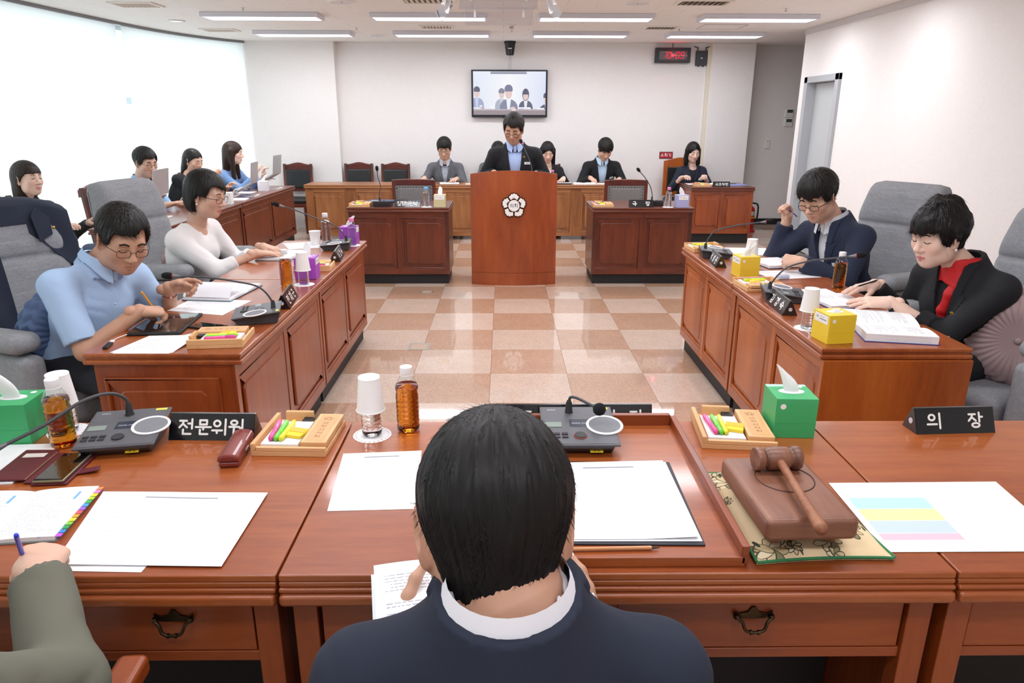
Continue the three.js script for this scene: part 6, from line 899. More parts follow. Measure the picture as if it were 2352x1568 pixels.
  const legs = []; for (const s of [-1, 1]) { const hip = tp(s * 0.09, -0.02, 0.0, P); if (o.stand) { const an = V(hip.x, 0.09, hip.z); legs.push([hip, V(hip.x, hip.y * 0.52, hip.z).addScaledVector(F, 0.02), an]); } else { const Fh = V(F.x, 0, F.z).normalize(), kn = hip.clone().addScaledVector(Fh, 0.4 * B).add(V(0, 0.5 * B - P.y > 0 ? 0 : -0.02, 0)).addScaledVector(L, s * 0.03), an = V(kn.x, 0.09, kn.z).addScaledVector(Fh, o.tuck ?? -0.06); legs.push([hip, kn, an]); } }
  for (const [a, b, c] of legs) bf.cap(a, b, 0.06 * B, 0.05 * B, 0.03).cap(b, c, 0.045 * B, 0.035 * B, 0.03);
  const parts = [headG, nets((x, y, z) => bf.at(x, y, z), bf.box(0.03), coarse * 1.15, (x, y, z) => skin)];
  for (const a of Object.values(arm)) { const f = handField(a.pose, a.side); const kn = skin.map((c, i) => c * [1.0, 0.86, 0.82][i]); parts.push(nets((x, y, z) => f.at(x, y, z), f.box(0.012), fine / HS, (x, y, z) => { const k = clamp(sstep(0.115, 0.15, x) * 0.35 + (noise3(x * 50, y * 50, z * 50) - 0.5) * 0.15); return skin.map((c, i) => lerp(c, kn[i], k)); }).applyMatrix4(a.m)); }
  const body = add(t, 'body', mergeGeometries(parts), skinMat);
  // ---- face details
  const zf = (x, y) => { let z = 0.13; for (let i = 0; i < 40; i++) { const d = hf.at(x, y, z); if (d < 0.0004) break; z -= d * 0.8; } return z; };
  const line = (pts, r, nm, m) => { const g = fin(new THREE.TubeGeometry(curve(pts.map(([x, y]) => V(x, y, zf(x, y) + r * 0.2))), 16, r, 6, false), 'keep'); return add(t, nm, g.applyMatrix4(hm), m); };
  const hc = o.hair.c ?? 0x16130f, dark = plain(0x1a1310, 0.6), brow = hairMat(o.brow ?? 0x2a1d16, 0.7);
  if (!o.backView) for (const s of [-1, 1]) {
    line([[s * 0.015, 0.0235], [s * 0.03, 0.0285], [s * 0.046, 0.0235]], fem ? 0.0023 : 0.0034, 'eyebrow', brow); const lid = o.open ? 0.002 : -0.0055; line([[s * 0.0175, -0.002], [s * 0.025, lid], [s * 0.034, lid - 0.001], [s * 0.0455, -0.001]], o.open ? 0.0018 : 0.0015, 'eyelashes', dark);
    if (o.open) add(t, 'iris', ball(0.0048, 0.0042, 0.0022, s * 0.0325 + (o.gaze || 0), -0.0015, zf(s * 0.0325, -0.0015) - 0.0002, 12).applyMatrix4(hm), plain(0x17100d, 0.15, { clearcoat: 1 }));
  }
  // ---- hair
  const hs = hairShell(o.hair), hair = o.hair, len = hair.style === 'long' ? hair.len ?? 0.22 : 0.1, shell = nets(hs, [V(-0.14, -0.08 - len, -0.17), V(0.14, 0.165 + (hair.lift || 0), 0.13)], (hair.h || 0.0036) * q / S);
  const crown = V(0.0, 0.11, -0.045), down = V(0, -1, 0), flow = hair.style ? () => down.clone() : (p) => (hair.up ? V(p.x * 3, 0.4, p.z * 2) : p.clone().sub(crown).multiplyScalar(8)).add(p.z > 0.03 && p.y > 0.06 ? V((hair.part || 0.3) * 0.6, -0.25, 0.8) : V(0, -0.35, 0));
  const sn = hair.n ?? Math.round(4200 / (q * q * q)), bits = [shell.toNonIndexed()]; if (sn) bits.push(strands(shell, sn, 7 + (o.P[0] * 100 | 0), hair.sl || 0.03, hair.sw || 0.00052, flow)); bits.forEach((g) => { for (const k of Object.keys(g.attributes)) if (k !== 'position' && k !== 'normal') g.deleteAttribute(k); });
  add(t, 'hair', mergeGeometries(bits).applyMatrix4(hm), hairMat(hc, hair.rough));
  // ---- clothes
  const wr = (x, y, z, k) => k * ((noise3(x * 9 + 3, y * 13, z * 9) - 0.5) * 1.2 + (0.5 - Math.abs(noise3(x * 15, y * 22 + x * 14, z * 15) - 0.5) * 2) * 0.55);
  const trunk = (f, e, sleeve, slE, o2 = {}) => {
    const by = o.belly || 1; f.ell(tp(0, -0.175, -0.002), V(0.158 * (o.broad || 1) + e, 0.16, 0.104 + e).multiplyScalar(B), TQ, 0.06).ell(tp(0, 0.19, 0.016, P), V(0.142 + e, 0.17, (0.102 + e) * by).multiplyScalar(B), TQ, 0.08).ell(tp(0, 0.03, 0.0, P), V(0.162 + e, 0.11, 0.118 + e).multiplyScalar(B), TQ, 0.08);
    if (fem) for (const s of [-1, 1]) f.ell(tp(s * 0.07, -0.2, 0.075), V(0.06, 0.062, 0.05).multiplyScalar(B), TQ, 0.05);
    for (const s of [-1, 1]) f.cap(tp(s * 0.04, -0.03, -0.014), tp(s * (sw - 0.005), -0.078 - (o.slope || 0), 0), (0.038 + e) * B, (0.046 + e) * B, 0.05);
    for (const a of Object.values(arm)) { const up = (fem ? 0.046 : 0.053) + slE; f.cap(a.sh, a.E, up * B, (up - 0.008) * B, 0.04); if (sleeve > 1) { const Wd = a.E.clone().lerp(a.W, Math.min(0.97, sleeve - 1)); f.cap(a.E, Wd, (up - 0.008) * B, (up - 0.015) * B, 0.025); } }
    return f;
  };
  const loc = (x, y, z) => { const dx = x - N.x, dy = y - N.y, dz = z - N.z; return [(dx * L.x + dy * L.y + dz * L.z) / B, (dx * U.x + dy * U.y + dz * U.z) / B, (dx * F.x + dy * F.y + dz * F.z) / B]; };
  const w = o.wear, made = {};
  const sleeveCut = (sleeve) => (x, y, z, d) => { if (sleeve >= 1.98) return d; for (const a of Object.values(arm)) { const E2 = sleeve > 1 ? a.E.clone().lerp(a.W, sleeve - 1) : a.sh.clone().lerp(a.E, sleeve), ax = sleeve > 1 ? a.fd : a.E.clone().sub(a.sh).normalize(); const k = (x - E2.x) * ax.x + (y - E2.y) * ax.y + (z - E2.z) * ax.z; const r = Math.hypot(x - E2.x - ax.x * k, y - E2.y - ax.y * k, z - E2.z - ax.z * k); if (r < 0.085 * B && k > -0.06 && k < 0.3) d = Math.max(d, k); } return d; };
  const neckBand = (u, v, ww, R, v0, v1, th, front) => { const r = Math.hypot(u, (ww + 0.012) * 0.94), sl = v0 + (front ? 0 : 0.018 * clamp(-ww / 0.06)), e1 = (front ? 0 : v < 0.004) ? r - R - Math.min(v1 - v, 0.1) * 0.3 - th : Math.abs(r - R - (v1 - v) * 0.3) - th, e2 = Math.max(sl - v, v - v1); return Math.max(e1, e2); };
  if (w.shirt) { // collared or round-neck inner garment
    const s = w.shirt, f = trunk(new Field(), s.e ?? 0.004, s.sleeve ?? 0.6, s.slE ?? 0.004), sc = sleeveCut(s.sleeve ?? 0.6);
    const fn = (x, y, z) => { let d = f.at(x, y, z); if (d > 0.06) return d; const [u, v, ww] = loc(x, y, z); d += wr(x, y, z, s.wr ?? 0.003); if (s.collar) { d = smin(d, neckBand(u, v, ww, nr + 0.012, -0.03, 0.042, 0.005, true) * B, 0.01); d = smin(d, Math.max(Math.hypot(u, (ww + 0.012) * 0.94) - nr - 0.016, v + 0.002, -0.1 - v) * B, 0.012); } if (s.scoop) { const k = Math.hypot(u / s.scoop[0], (v - 0.02) / s.scoop[1], (ww - 0.0) / 0.14); d = Math.max(d, (1 - k) * 0.07); } if (s.placket && ww > 0) d -= 0.0022 * Math.exp(-((Math.abs(u) / 0.013) ** 6)); return sc(x, y, z, d); };
    made.shirt = fn; const m = add(t, s.name || 'shirt', nets(fn, f.box(0.03), coarse), s.mat);
    if (s.collar) { const g = [-1, 1].map((sd) => grid(14, 6, (a, b) => { const th = lerp(PI, 0.26, a), fr = sstep(0.55, 1, a), R = nr + 0.02 + b * (0.012 + 0.022 * fr), hgt = 0.046 - b * (0.036 + 0.036 * fr * fr) + 0.008 * (1 - fr); return tp(sd * Math.sin(th) * R, hgt - 0.0 * fr, Math.cos(th) * R * 1.02 - 0.012 + 0.012 * fr * b).toArray(); })); const gg = merge(g); add(m, 'collar', merge([gg, gg.clone().translate(U.x * 0.0012 - 0, 0.0016, U.z * 0.0012)]), new THREE.MeshPhysicalMaterial({ ...{ color: s.mat.color, roughness: 0.85 }, side: THREE.DoubleSide })); }
    if (s.buttons) for (let i = 0; i < 6; i++) { const b = tp(0, -0.05 - i * 0.075, 0.25); let k = 0; for (let j = 0; j < 50 && fn(b.x, b.y, b.z) > 0.001; j++) b.addScaledVector(F, -Math.max(0.001, fn(b.x, b.y, b.z) * 0.7)); add(m, 'button', ball(0.0055, 0.0055, 0.003, 0, 0, 0, 8).applyQuaternion(TQ).translate(b.x, b.y, b.z), plain(s.buttons, 0.4)); }
  }
  if (w.jacket) {
    const j = w.jacket, f = trunk(new Field(), 0.016, j.sleeve ?? 1.95, 0.012), vb = j.vb ?? -0.3, wt = j.wt ?? 0.062, lw = j.lapel ?? 0.052, sc = sleeveCut(j.sleeve ?? 1.95);
    const fn = (x, y, z) => { let d = f.at(x, y, z); if (d > 0.06) return d; const [u, v, ww] = loc(x, y, z); const W = wt * clamp((v - vb) / (-0.02 - vb)) + (v > -0.02 ? (v + 0.02) * 0.2 : 0), au = Math.abs(u); d += wr(x, y, z, j.wr ?? 0.0045);
      d = smin(d, neckBand(u, v, ww, nr + 0.027, -0.17, 0.034, 0.0095, false) * B, 0.03);
      if (ww > -0.02 && v > vb - 0.02) { const lp = lw * Math.pow(clamp((v - vb) / 0.2), 0.7) * (v > -0.085 ? 0.72 : 1); if (ww > 0.0 && au < W + lp && v < 0.03) d -= 0.0065 * sstep(W + lp, W + lp - 0.006, au); d = Math.max(d, (W - au) * 0.9 * B, -1); if (au < W) d = Math.max(d, 0.002 + (W - au) * 0.8); }
      if (j.open && ww > 0 && v <= vb) d = Math.max(d, (0.012 + (vb - v) * 0.12 - au)); else if (ww > 0.02 && v <= vb) d += 0.004 * Math.exp(-(((u - 0.01) / 0.005) ** 2));
      return sc(x, y, z, d); };
    made.jacket = fn; const m = add(t, 'jacket', nets(fn, f.box(0.035), coarse * (q > 1.1 ? 0.92 : 0.75)), j.mat);
    if (j.buttons) for (const a of Object.values(arm)) for (let i = 0; i < 3; i++) { const c = a.W.clone().addScaledVector(a.fd, -0.03 * B - i * 0.016); add(m, 'cuff_button', ball(0.005, 0.005, 0.005, c.x, c.y + 0.03 * B, c.z, 8), plain(j.buttons, 0.5)); }
  }
  const outer = made.jacket ? (made.shirt ? (x, y, z) => Math.min(made.jacket(x, y, z), made.shirt(x, y, z)) : made.jacket) : made.shirt;
  const onChest = (u, v) => { const b = tp(u, v, 0.3); for (let i = 0; i < 90; i++) { const d = outer(b.x, b.y, b.z); if (d < 0.001) break; b.addScaledVector(F, -Math.max(0.0012, d * 0.6)); } return b; };
  if (o.badge) { const b = onChest(o.badge[0], o.badge[1]), e = 1e-3 * 8, n = V(outer(b.x + e, b.y, b.z) - outer(b.x - e, b.y, b.z), outer(b.x, b.y + e, b.z) - outer(b.x, b.y - e, b.z), outer(b.x, b.y, b.z + e) - outer(b.x, b.y, b.z - e)).normalize(); const x = L.clone().addScaledVector(n, -L.dot(n)).normalize(), bq = new THREE.Matrix4().makeBasis(x, n.clone().cross(x), n).setPosition(b.addScaledVector(n, 0.004)); add(t, 'name_badge', box(0.07, 0.024, 0.003, 0, 0, 0, 0.001).applyMatrix4(bq), M.white); add(t, 'badge_print', merge([box(0.045, 0.005, 0.0006, 0.004, -0.001, 0.0018), box(0.02, 0.003, 0.0006, -0.01, 0.006, 0.0018)]).applyMatrix4(bq), plain(0x55585e, 0.6)); }
  if (o.pin) { const b = onChest(o.pin[0], o.pin[1]); add(t, 'lapel_pin', merge([0, 1, 2, 3, 4].map((k) => ball(0.005, 0.005, 0.003, Math.cos(k * 1.257) * 0.006, Math.sin(k * 1.257) * 0.006, 0, 8))).applyQuaternion(TQ).translate(b.x + F.x * 0.004, b.y + F.y * 0.004, b.z + F.z * 0.004), M.gold); }
  if (w.scarf) { const f = new Field(), pts = w.scarf.pts; for (let i = 0; i + 1 < pts.length; i++) { const A0 = onChest(pts[i][0], pts[i][1]), B0 = onChest(pts[i + 1][0], pts[i + 1][1]); f.cap(A0, B0, 0.02 * B, 0.023 * B, 0.01); } const sn2 = (x, y, z) => { let d = f.at(x, y, z); const [u, v, ww] = loc(x, y, z); const band = neckBand(u, v, ww, nr + 0.018, -0.045, 0.05, 0.009, true) * B; d = smin(d, band, 0.02); return d + 0.0022 * Math.sin(u * 120 + v * 30); }; const [lo, hi] = f.box(0.03); for (const s of [-1, 1]) { lo.min(tp(s * 0.13, -0.08, -0.13)); hi.max(tp(s * 0.13, 0.09, 0.13)); } add(t, 'scarf', nets(sn2, [lo, hi], 0.006), w.scarf.mat); }
  { const f = new Field(); f.ell(tp(0, 0.0, 0.0, P), V(0.165, 0.115, 0.125).multiplyScalar(B), TQ, 0.08); for (const [a, b, c] of legs) f.cap(a, b, 0.082 * B, 0.066 * B, 0.05).cap(b, c, 0.062 * B, 0.056 * B, 0.03); add(t, w.skirt ? 'skirt' : 'trousers', nets((x, y, z) => f.at(x, y, z) + wr(x, y, z, 0.004), f.box(0.03), coarse * 1.5), w.legs || cloth(0x22252b)); legs.forEach(([, , c]) => { const g = new Field(), Fh = V(F.x, 0, F.z).normalize(); g.cap(V(c.x, 0.045, c.z).addScaledVector(Fh, -0.03), V(c.x, 0.032, c.z).addScaledVector(Fh, 0.16), 0.042, 0.03, 0.02).cap(V(c.x, 0.04, c.z), V(c.x, 0.09, c.z), 0.04, 0.042, 0.03); add(t, 'shoe', nets((x, y, z) => Math.max(g.at(x, y, z), 0.004 - y), g.box(0.02), 0.012), M.leather); }); }
  // ---- glasses, earrings
  if (o.glasses) { const G = o.glasses, m = plain(G.c ?? 0x1c1a1a, 0.3), r = G.r || 0.021, z = 0.101, y = G.y ?? -0.006, rim = (s) => { const pts = []; for (let i = 0; i < 24; i++) { const a = i / 24 * 2 * PI, sq = G.sq || 0.75; pts.push(V(s * 0.0325 + Math.sign(Math.cos(a)) * Math.pow(Math.abs(Math.cos(a)), sq) * r * 1.12, y + Math.sign(Math.sin(a)) * Math.pow(Math.abs(Math.sin(a)), sq) * r * (G.flat || 0.82), z - Math.abs(s * 0.0325 + Math.cos(a) * r) * 0.14)); } return new THREE.TubeGeometry(new THREE.CatmullRomCurve3(pts, true), 48, G.t || 0.0011, 6, true); };
    const g = thing('eyeglasses', o.glassesLabel, 'glasses'); for (const s of [-1, 1]) { add(g, 'rim', fin(rim(s), 'keep').applyMatrix4(hm), m); add(g, 'lens', fin(new THREE.CircleGeometry(1, 32).scale(r * 1.08, r * (G.flat || 0.82) * 0.98, 1), 'keep').translate(s * 0.0325, y, z - 0.0055).applyMatrix4(hm), lensMat); add(g, 'temple', tube([[s * 0.0565, y + 0.006, z - 0.009], [s * 0.072, y + 0.006, 0.06], [s * 0.0815, y + 0.005, 0.0], [s * 0.083, y - 0.012, -0.025]], G.t ? G.t * 1.3 : 0.0015, 20, 6).applyMatrix4(hm), m); }
    add(g, 'bridge', tube([[-0.0115, y + 0.005, z - 0.001], [0, y + 0.0075, z + 0.002], [0.0115, y + 0.005, z - 0.001]], G.t || 0.0012, 10, 6).applyMatrix4(hm), m); }
  if (o.earring) for (const s of [-1, 1]) add(t, 'earring', ball(0.0062, 0.0062, 0.0062, s * 0.0835, -0.047, -0.003, 12).applyMatrix4(hm), plain(0xf0eadf, 0.15, { clearcoat: 1 }));
  return { t, arm, tp, hp, L, U, F, B, onChest };
}
const SUIT = { navy: cloth(0x1d2436), black: cloth(0x15171c), grey: cloth(0x63656a), charcoal: cloth(0x35373a), olive: cloth(0x6a6a5c), navyMid: cloth(0x242d44) };
const short = (o) => ({ c: 0x14110f, fringe: 0.05, ...o });

// man in the light-blue shirt, left foreground
const pManL = person({ label: 'man with glasses in a light-blue short-sleeved shirt bending over a tablet', S: 1.12, B: 1.02, P: [-1.93, 0.55, -3.06], N: [-1.735, 0.985, -3.03], H: [-1.605, 1.105, -2.985], hy: 46, hp: 24, hr: -6, ty: 66, skin: 'tan', broad: 1.04, belly: 1.1,
  R: { w: [-1.545, 0.812, -2.9], e: [-0.3, -1, 0.5], d: [0.62, -0.16, -0.62], u: [0.1, 1, 0.2], pose: 'pen' }, L: { w: [-1.545, 0.842, -3.2], e: [0, -1, -0.5], d: [0.85, 0.1, -0.25], u: [-0.2, 0.5, -1], pose: 'point' },
  hair: short({ fringe: 0.062, part: 0.9, rag: 0.009, vol: 0.016, side: -0.012 }), glasses: { t: 0.001 }, glassesLabel: 'thin dark-rimmed glasses of the man in the light-blue shirt',
  wear: { shirt: { mat: cloth(0xaecbee, { roughness: 0.7 }), collar: true, sleeve: 0.86, slE: 0.014, e: 0.008, placket: true, wr: 0.006, buttons: 0xdfe6f2 }, legs: cloth(0x23262e) } });
// woman in the white blouse
person({ label: 'bob-haired woman with glasses in a white blouse reading papers', S: 1.1, female: 1, P: [-2.06, 0.55, -4.47], N: [-1.905, 0.965, -4.42], H: [-1.8, 1.15, -4.37], hy: 80, hp: 14, ty: 82, skin: 'mid', jaw: 1.06, broad: 1.12, lip: [0.62, 0.2, 0.2],
  R: { w: [-1.54, 0.79, -4.36], e: [-0.2, -1, 0.5], d: [0.8, -0.1, -0.6], pose: 'flat' }, L: { w: [-1.58, 0.785, -4.62], e: [-0.2, -1, -0.5], d: [0.9, -0.1, 0.3], pose: 'flat' },
  hair: { style: 'bob', c: 0x120f0e, fringe: 0.05, part: -0.9, vol: 0.018, side: 0.004, ear: 0.0, back: -0.1, rag: 0.003, strand: 0.0012, n: 4200, sl: 0.045 }, glasses: { r: 0.022, t: 0.0012, c: 0x2a2022 }, glassesLabel: 'thin-rimmed glasses of the woman in the white blouse', earring: true,
  wear: { shirt: { name: 'blouse', mat: cloth(0xf1efee, { roughness: 0.7 }), scoop: [0.085, 0.055], sleeve: 1.5, slE: 0.02, e: 0.018, wr: 0.006 }, legs: cloth(0x2b2c30) } });
// staff row by the windows
person({ label: 'long-haired woman in a charcoal blazer at the left edge', S: 1.1, q: 1.25, female: 1, P: [-4.02, 0.52, -6.04], N: [-3.985, 0.925, -6.02], H: [-3.92, 1.11, -6.0], hy: 72, hp: -2, ty: 62, skin: 'fair', open: true, gaze: 0.001, broad: 1.1,
  R: { w: [-3.66, 0.72, -5.86], e: [-0.3, -1, 0.4] }, L: { w: [-3.6, 0.72, -6.2], e: [-0.3, -1, -0.4] }, hair: { style: 'long', c: 0x2a1f18, len: 0.2, vol: 0.016, behind: true, fringe: 0.04, rag: 0.006, strand: 0.0015 }, badge: [0.1, -0.19],
  wear: { shirt: { name: 'top', mat: cloth(0xd9c8b6), scoop: [0.07, 0.05], e: 0.006 }, jacket: { mat: SUIT.charcoal, vb: -0.36, wt: 0.055 } } });
person({ label: 'man with glasses in a pale blue knit polo shirt by the windows', S: 1.1, q: 1.4, P: [-3.74, 0.53, -7.13], N: [-3.56, 0.985, -7.12], H: [-3.47, 1.175, -7.09], hy: 60, hp: 12, ty: 62, skin: 'mid',
  R: { w: [-3.24, 0.79, -6.93], e: [-0.3, -1, 0.4], pose: 'flat' }, L: { w: [-3.22, 0.79, -7.22], e: [-0.3, -1, -0.4], pose: 'flat' }, hair: short({ fringe: 0.055, part: 0.7, vol: 0.02, rag: 0.012 }), glasses: { t: 0.0014, r: 0.021, sq: 1, c: 0x4a4440 }, glassesLabel: 'round glasses of the man in the knit polo',
  wear: { shirt: { name: 'polo_shirt', mat: cloth(0x9cc2e6), collar: true, sleeve: 0.95, slE: 0.02, e: 0.012, wr: 0.006, placket: true }, legs: cloth(0x30343c) } });
person({ label: 'long-haired woman in black holding a pen behind the bob-haired woman', S: 1.06, q: 1.5, female: 1, P: [-3.82, 0.5, -8.3], N: [-3.66, 0.94, -8.42], H: [-3.585, 1.115, -8.45], hy: 68, hp: 14, ty: 75, skin: 'mid',
  R: { w: [-3.36, 0.93, -8.36], e: [-0.2, -1, 0.5], d: [0.45, 0.8, 0], u: [-1, 0.3, 0.3], pose: 'pen' }, L: { w: [-3.3, 0.79, -8.62], e: [-0.2, -1, -0.5] }, hair: { style: 'long', c: 0x17130f, len: 0.22, vol: 0.012, behind: true, fringe: 0.062, part: 0.5, faceW: 0.058, strand: 0.0014 },
  wear: { shirt: { name: 'top', mat: SUIT.black, scoop: [0.085, 0.07], sleeve: 1.9, slE: 0.008, e: 0.012 } } });
person({ label: 'woman with long brown hair in a blue shirt, elbows on the staff desk', S: 1.08, q: 1.5, female: 1, P: [-3.58, 0.54, -9.1], N: [-3.385, 0.99, -9.03], H: [-3.315, 1.18, -9.0], hy: 94, hp: 6, ty: 80, skin: 'fair',
  R: { w: [-3.04, 0.905, -8.9], e: [0.1, -1, 0.2], d: [0.25, 0.9, 0], u: [-1, 0.2, 0.6], pose: 'relax' }, L: { w: [-3.02, 0.88, -9.12], e: [0.1, -1, -0.3], d: [0.2, 0.9, 0.3], u: [-1, 0.2, 0], pose: 'relax' }, hair: { style: 'long', c: 0x2d1c14, len: 0.27, vol: 0.012, faceW: 0.05, strand: 0.0014, front: 0.03 },
  wear: { shirt: { mat: cloth(0x7396c6), collar: false, scoop: [0.05, 0.06], sleeve: 1.75, slE: 0.016, e: 0.014, wr: 0.006 } } });
// officials at the oak bench
person({ label: 'man with glasses in a grey blazer at the oak bench', S: 1.13, q: 1.5, broad: 1.05, P: [-0.83, 0.55, -10.42], N: [-0.83, 0.995, -10.3], H: [-0.83, 1.19, -10.22], hy: 0, hp: 24, ty: 0, skin: 'mid',
  R: { w: [-1.1, 0.8, -10.03], e: [-0.5, -1, 0], d: [-0.1, -0.1, 1], pose: 'pen' }, L: { w: [-0.65, 0.79, -10.0], e: [0.5, -1, 0], d: [-0.35, -0.05, 1], pose: 'flat' }, hair: short({ fringe: 0.045, vol: 0.02, rag: 0.008 }), glasses: { t: 0.0014 }, glassesLabel: 'glasses of the man in the grey blazer', badge: [0.1, -0.2],
  wear: { shirt: { mat: cloth(0xb4bccb), collar: true, buttons: 0x2a2c30 }, jacket: { mat: SUIT.grey } } });
person({ label: 'person in a grey suit mostly hidden behind the man at the lectern', S: 1.1, q: 1.7, P: [-0.12, 0.55, -10.42], N: [-0.1, 0.99, -10.33], H: [-0.08, 1.14, -10.25], hy: 0, hp: 25, ty: 0, R: { w: [-0.26, 0.8, -10.02], e: [-0.5, -1, 0], d: [0.2, -0.1, 1] }, L: { w: [0.06, 0.8, -10.02], e: [0.5, -1, 0], d: [-0.2, -0.1, 1] }, hair: short({}), wear: { shirt: { mat: cloth(0xe6e8ee), collar: true }, jacket: { mat: SUIT.grey } } });
person({ label: 'standing man with glasses in a black jacket and pale blue shirt speaking at the lectern', S: 1.16, B: 1.08, q: 1.3, stand: true, broad: 1.06, belly: 1.05, P: [0.12, 0.9, -7.66], N: [0.115, 1.315, -7.56], H: [0.1, 1.49, -7.46], hy: -12, hp: 25, hr: -3, ty: 0, skin: 'tan',
  R: { w: [-0.1, 1.06, -7.42], e: [-0.5, -0.7, -0.5], d: [0.5, -0.1, 0.9] }, L: { w: [0.33, 1.05, -7.42], e: [0.5, -0.7, -0.5], d: [-0.5, -0.1, 0.9] }, hair: { c: 0x1a1310, fringe: 0.055, part: -0.8, vol: 0.02, rag: 0.004, side: -0.01 }, glasses: { t: 0.0016, flat: 0.62, y: -0.016 }, glassesLabel: 'glasses low on the nose of the speaker at the lectern', badge: [0.115, -0.13], pin: [0.085, -0.07],
  wear: { shirt: { mat: cloth(0xa9c0ea, { roughness: 0.7 }), collar: true, placket: true, buttons: 0xd8e0f0 }, jacket: { mat: SUIT.black, wt: 0.07, vb: -0.5, open: true } } });
person({ label: 'dark-haired woman in a black jacket just right of the lectern speaker', S: 1.08, q: 1.5, female: 1, P: [0.63, 0.54, -10.4], N: [0.625, 0.955, -10.28], H: [0.612, 1.145, -10.2], hy: 4, hp: 24, ty: 0, skin: 'fair',
  R: { w: [0.47, 0.79, -10.0], e: [-0.5, -1, 0], d: [0.2, -0.1, 1] }, L: { w: [0.83, 0.8, -10.0], e: [0.6, -1, 0], d: [-0.25, -0.1, 1], pose: 'flat' }, hair: { style: 'long', c: 0x131010, len: 0.2, vol: 0.014, part: 0.6, faceW: 0.05, strand: 0.0014 }, badge: [0.095, -0.19],
  wear: { shirt: { name: 'top', mat: cloth(0xe7dcdc), scoop: [0.07, 0.05] }, jacket: { mat: SUIT.black, vb: -0.34, wt: 0.055 } } });
person({ label: 'man in a black jacket writing at the right end of the oak bench', S: 1.13, B: 1.04, q: 1.5, broad: 1.06, P: [1.39, 0.55, -10.42], N: [1.39, 1.02, -10.28], H: [1.415, 1.18, -10.17], hy: 8, hp: 38, ty: 2, skin: 'mid',
  R: { w: [1.2, 0.805, -9.98], e: [-0.6, -1, 0], d: [0.45, -0.25, 0.9], pose: 'pen' }, L: { w: [1.6, 0.79, -9.98], e: [0.6, -1, 0], d: [-0.3, -0.1, 1], pose: 'flat' }, hair: short({ fringe: 0.04, vol: 0.022, rag: 0.014, part: 0.4 }), badge: [0.125, -0.2],
  wear: { shirt: { mat: cloth(0xb7d2ea), collar: true, buttons: 0xd8e0f0, placket: true }, jacket: { mat: SUIT.black, wt: 0.07, vb: -0.5, open: true } } });
person({ label: 'woman clerk with straight black hair in a navy blouse jacket', S: 1.08, q: 1.5, female: 1, P: [2.67, 0.54, -10.34], N: [2.672, 0.955, -10.28], H: [2.66, 1.145, -10.23], hy: 8, hp: 14, ty: 4, skin: 'fair',
  R: { w: [2.47, 0.81, -10.02], e: [-0.6, -1, 0], d: [0.45, 0.3, 0.9], pose: 'relax' }, L: { w: [2.8, 0.82, -10.04], e: [0.6, -1, 0], d: [-0.35, 0.25, 1], pose: 'relax' }, hair: { style: 'long', c: 0x0f0d0d, len: 0.14, vol: 0.013, part: 0.5, faceW: 0.05, strand: 0.001, front: 0.02 }, badge: [0.1, -0.17],
  wear: { shirt: { name: 'top', mat: SUIT.black, scoop: [0.08, 0.07] }, jacket: { mat: SUIT.navy, vb: -0.22, wt: 0.06, sleeve: 1.6 } } });
// members on the right
const pManR = person({ label: 'man with glasses in a navy suit raising a blue pen on the right', S: 1.13, B: 1.04, P: [2.14, 0.55, -4.26], N: [1.965, 1.005, -4.22], H: [1.835, 1.16, -4.17], hy: -52, hp: 26, hr: 4, ty: -66, skin: 'mid', broad: 1.06, flush: 0.12,
  R: { w: [1.8, 0.965, -4.5], e: [-0.2, -1, -0.3], d: [-0.1, 1, 0.1], u: [0.9, 0.2, -0.6], pose: 'pen' }, L: { w: [1.715, 0.808, -3.995], e: [0.3, -1, 0.5], d: [-0.85, 0.05, -0.45], u: [0.1, 0.6, 0.7], pose: 'fist' },
  hair: short({ fringe: 0.042, vol: 0.022, rag: 0.012, part: -0.5, lift: 0.004 }), glasses: { t: 0.0017, flat: 0.7, c: 0x3a2c28, y: -0.012 }, glassesLabel: 'dark half-rim glasses of the man with the blue pen', badge: [0.1, -0.2],
  wear: { shirt: { mat: cloth(0xc9ccd2), collar: true }, jacket: { mat: SUIT.navyMid, wt: 0.05, vb: -0.3, buttons: 0x14161c } } });
const pWomR = person({ label: 'short-haired woman in a black suit with a red scarf on the right', S: 1.1, B: 1.03, female: 1, broad: 1.15, jaw: 1.1, P: [2.19, 0.55, -3.14], N: [2.055, 0.97, -3.1], H: [1.915, 1.105, -3.09], hy: -74, hp: 12, ty: -70, skin: 'fair', earring: true, lip: [0.6, 0.2, 0.2],
  L: { w: [1.74, 0.808, -3.06], e: [0.4, -1, 0.5], d: [-0.9, -0.05, -0.3], u: [0, 1, 0.3], pose: 'flat' }, R: { w: [1.84, 0.81, -3.4], e: [0.2, -1, -0.5], d: [-0.9, -0.1, 0.15], pose: 'flat' },
  hair: { c: 0x0e0c0c, fringe: 0.036, side: -0.05, ear: 0.004, back: -0.085, vol: 0.024, thin: 0.15, rag: 0.01, lump: 0.006, lift: 0.004, tufts: [[-0.02, 0.135, -0.02, 0.03], [0.02, 0.13, 0.01, 0.03], [0.0, 0.12, -0.06, 0.035]], wav: 1, n: 5200, sl: 0.034 }, badge: [0.12, -0.19], pin: [0.095, -0.13],
  wear: { shirt: { name: 'top', mat: SUIT.black, scoop: [0.07, 0.05] }, jacket: { mat: SUIT.black, vb: -0.36, wt: 0.05 }, scarf: { mat: cloth(0xc9161c, { roughness: 0.6 }), pts: [[0.045, -0.02], [0.02, -0.09], [0.0, -0.16], [-0.012, -0.32]] } } });
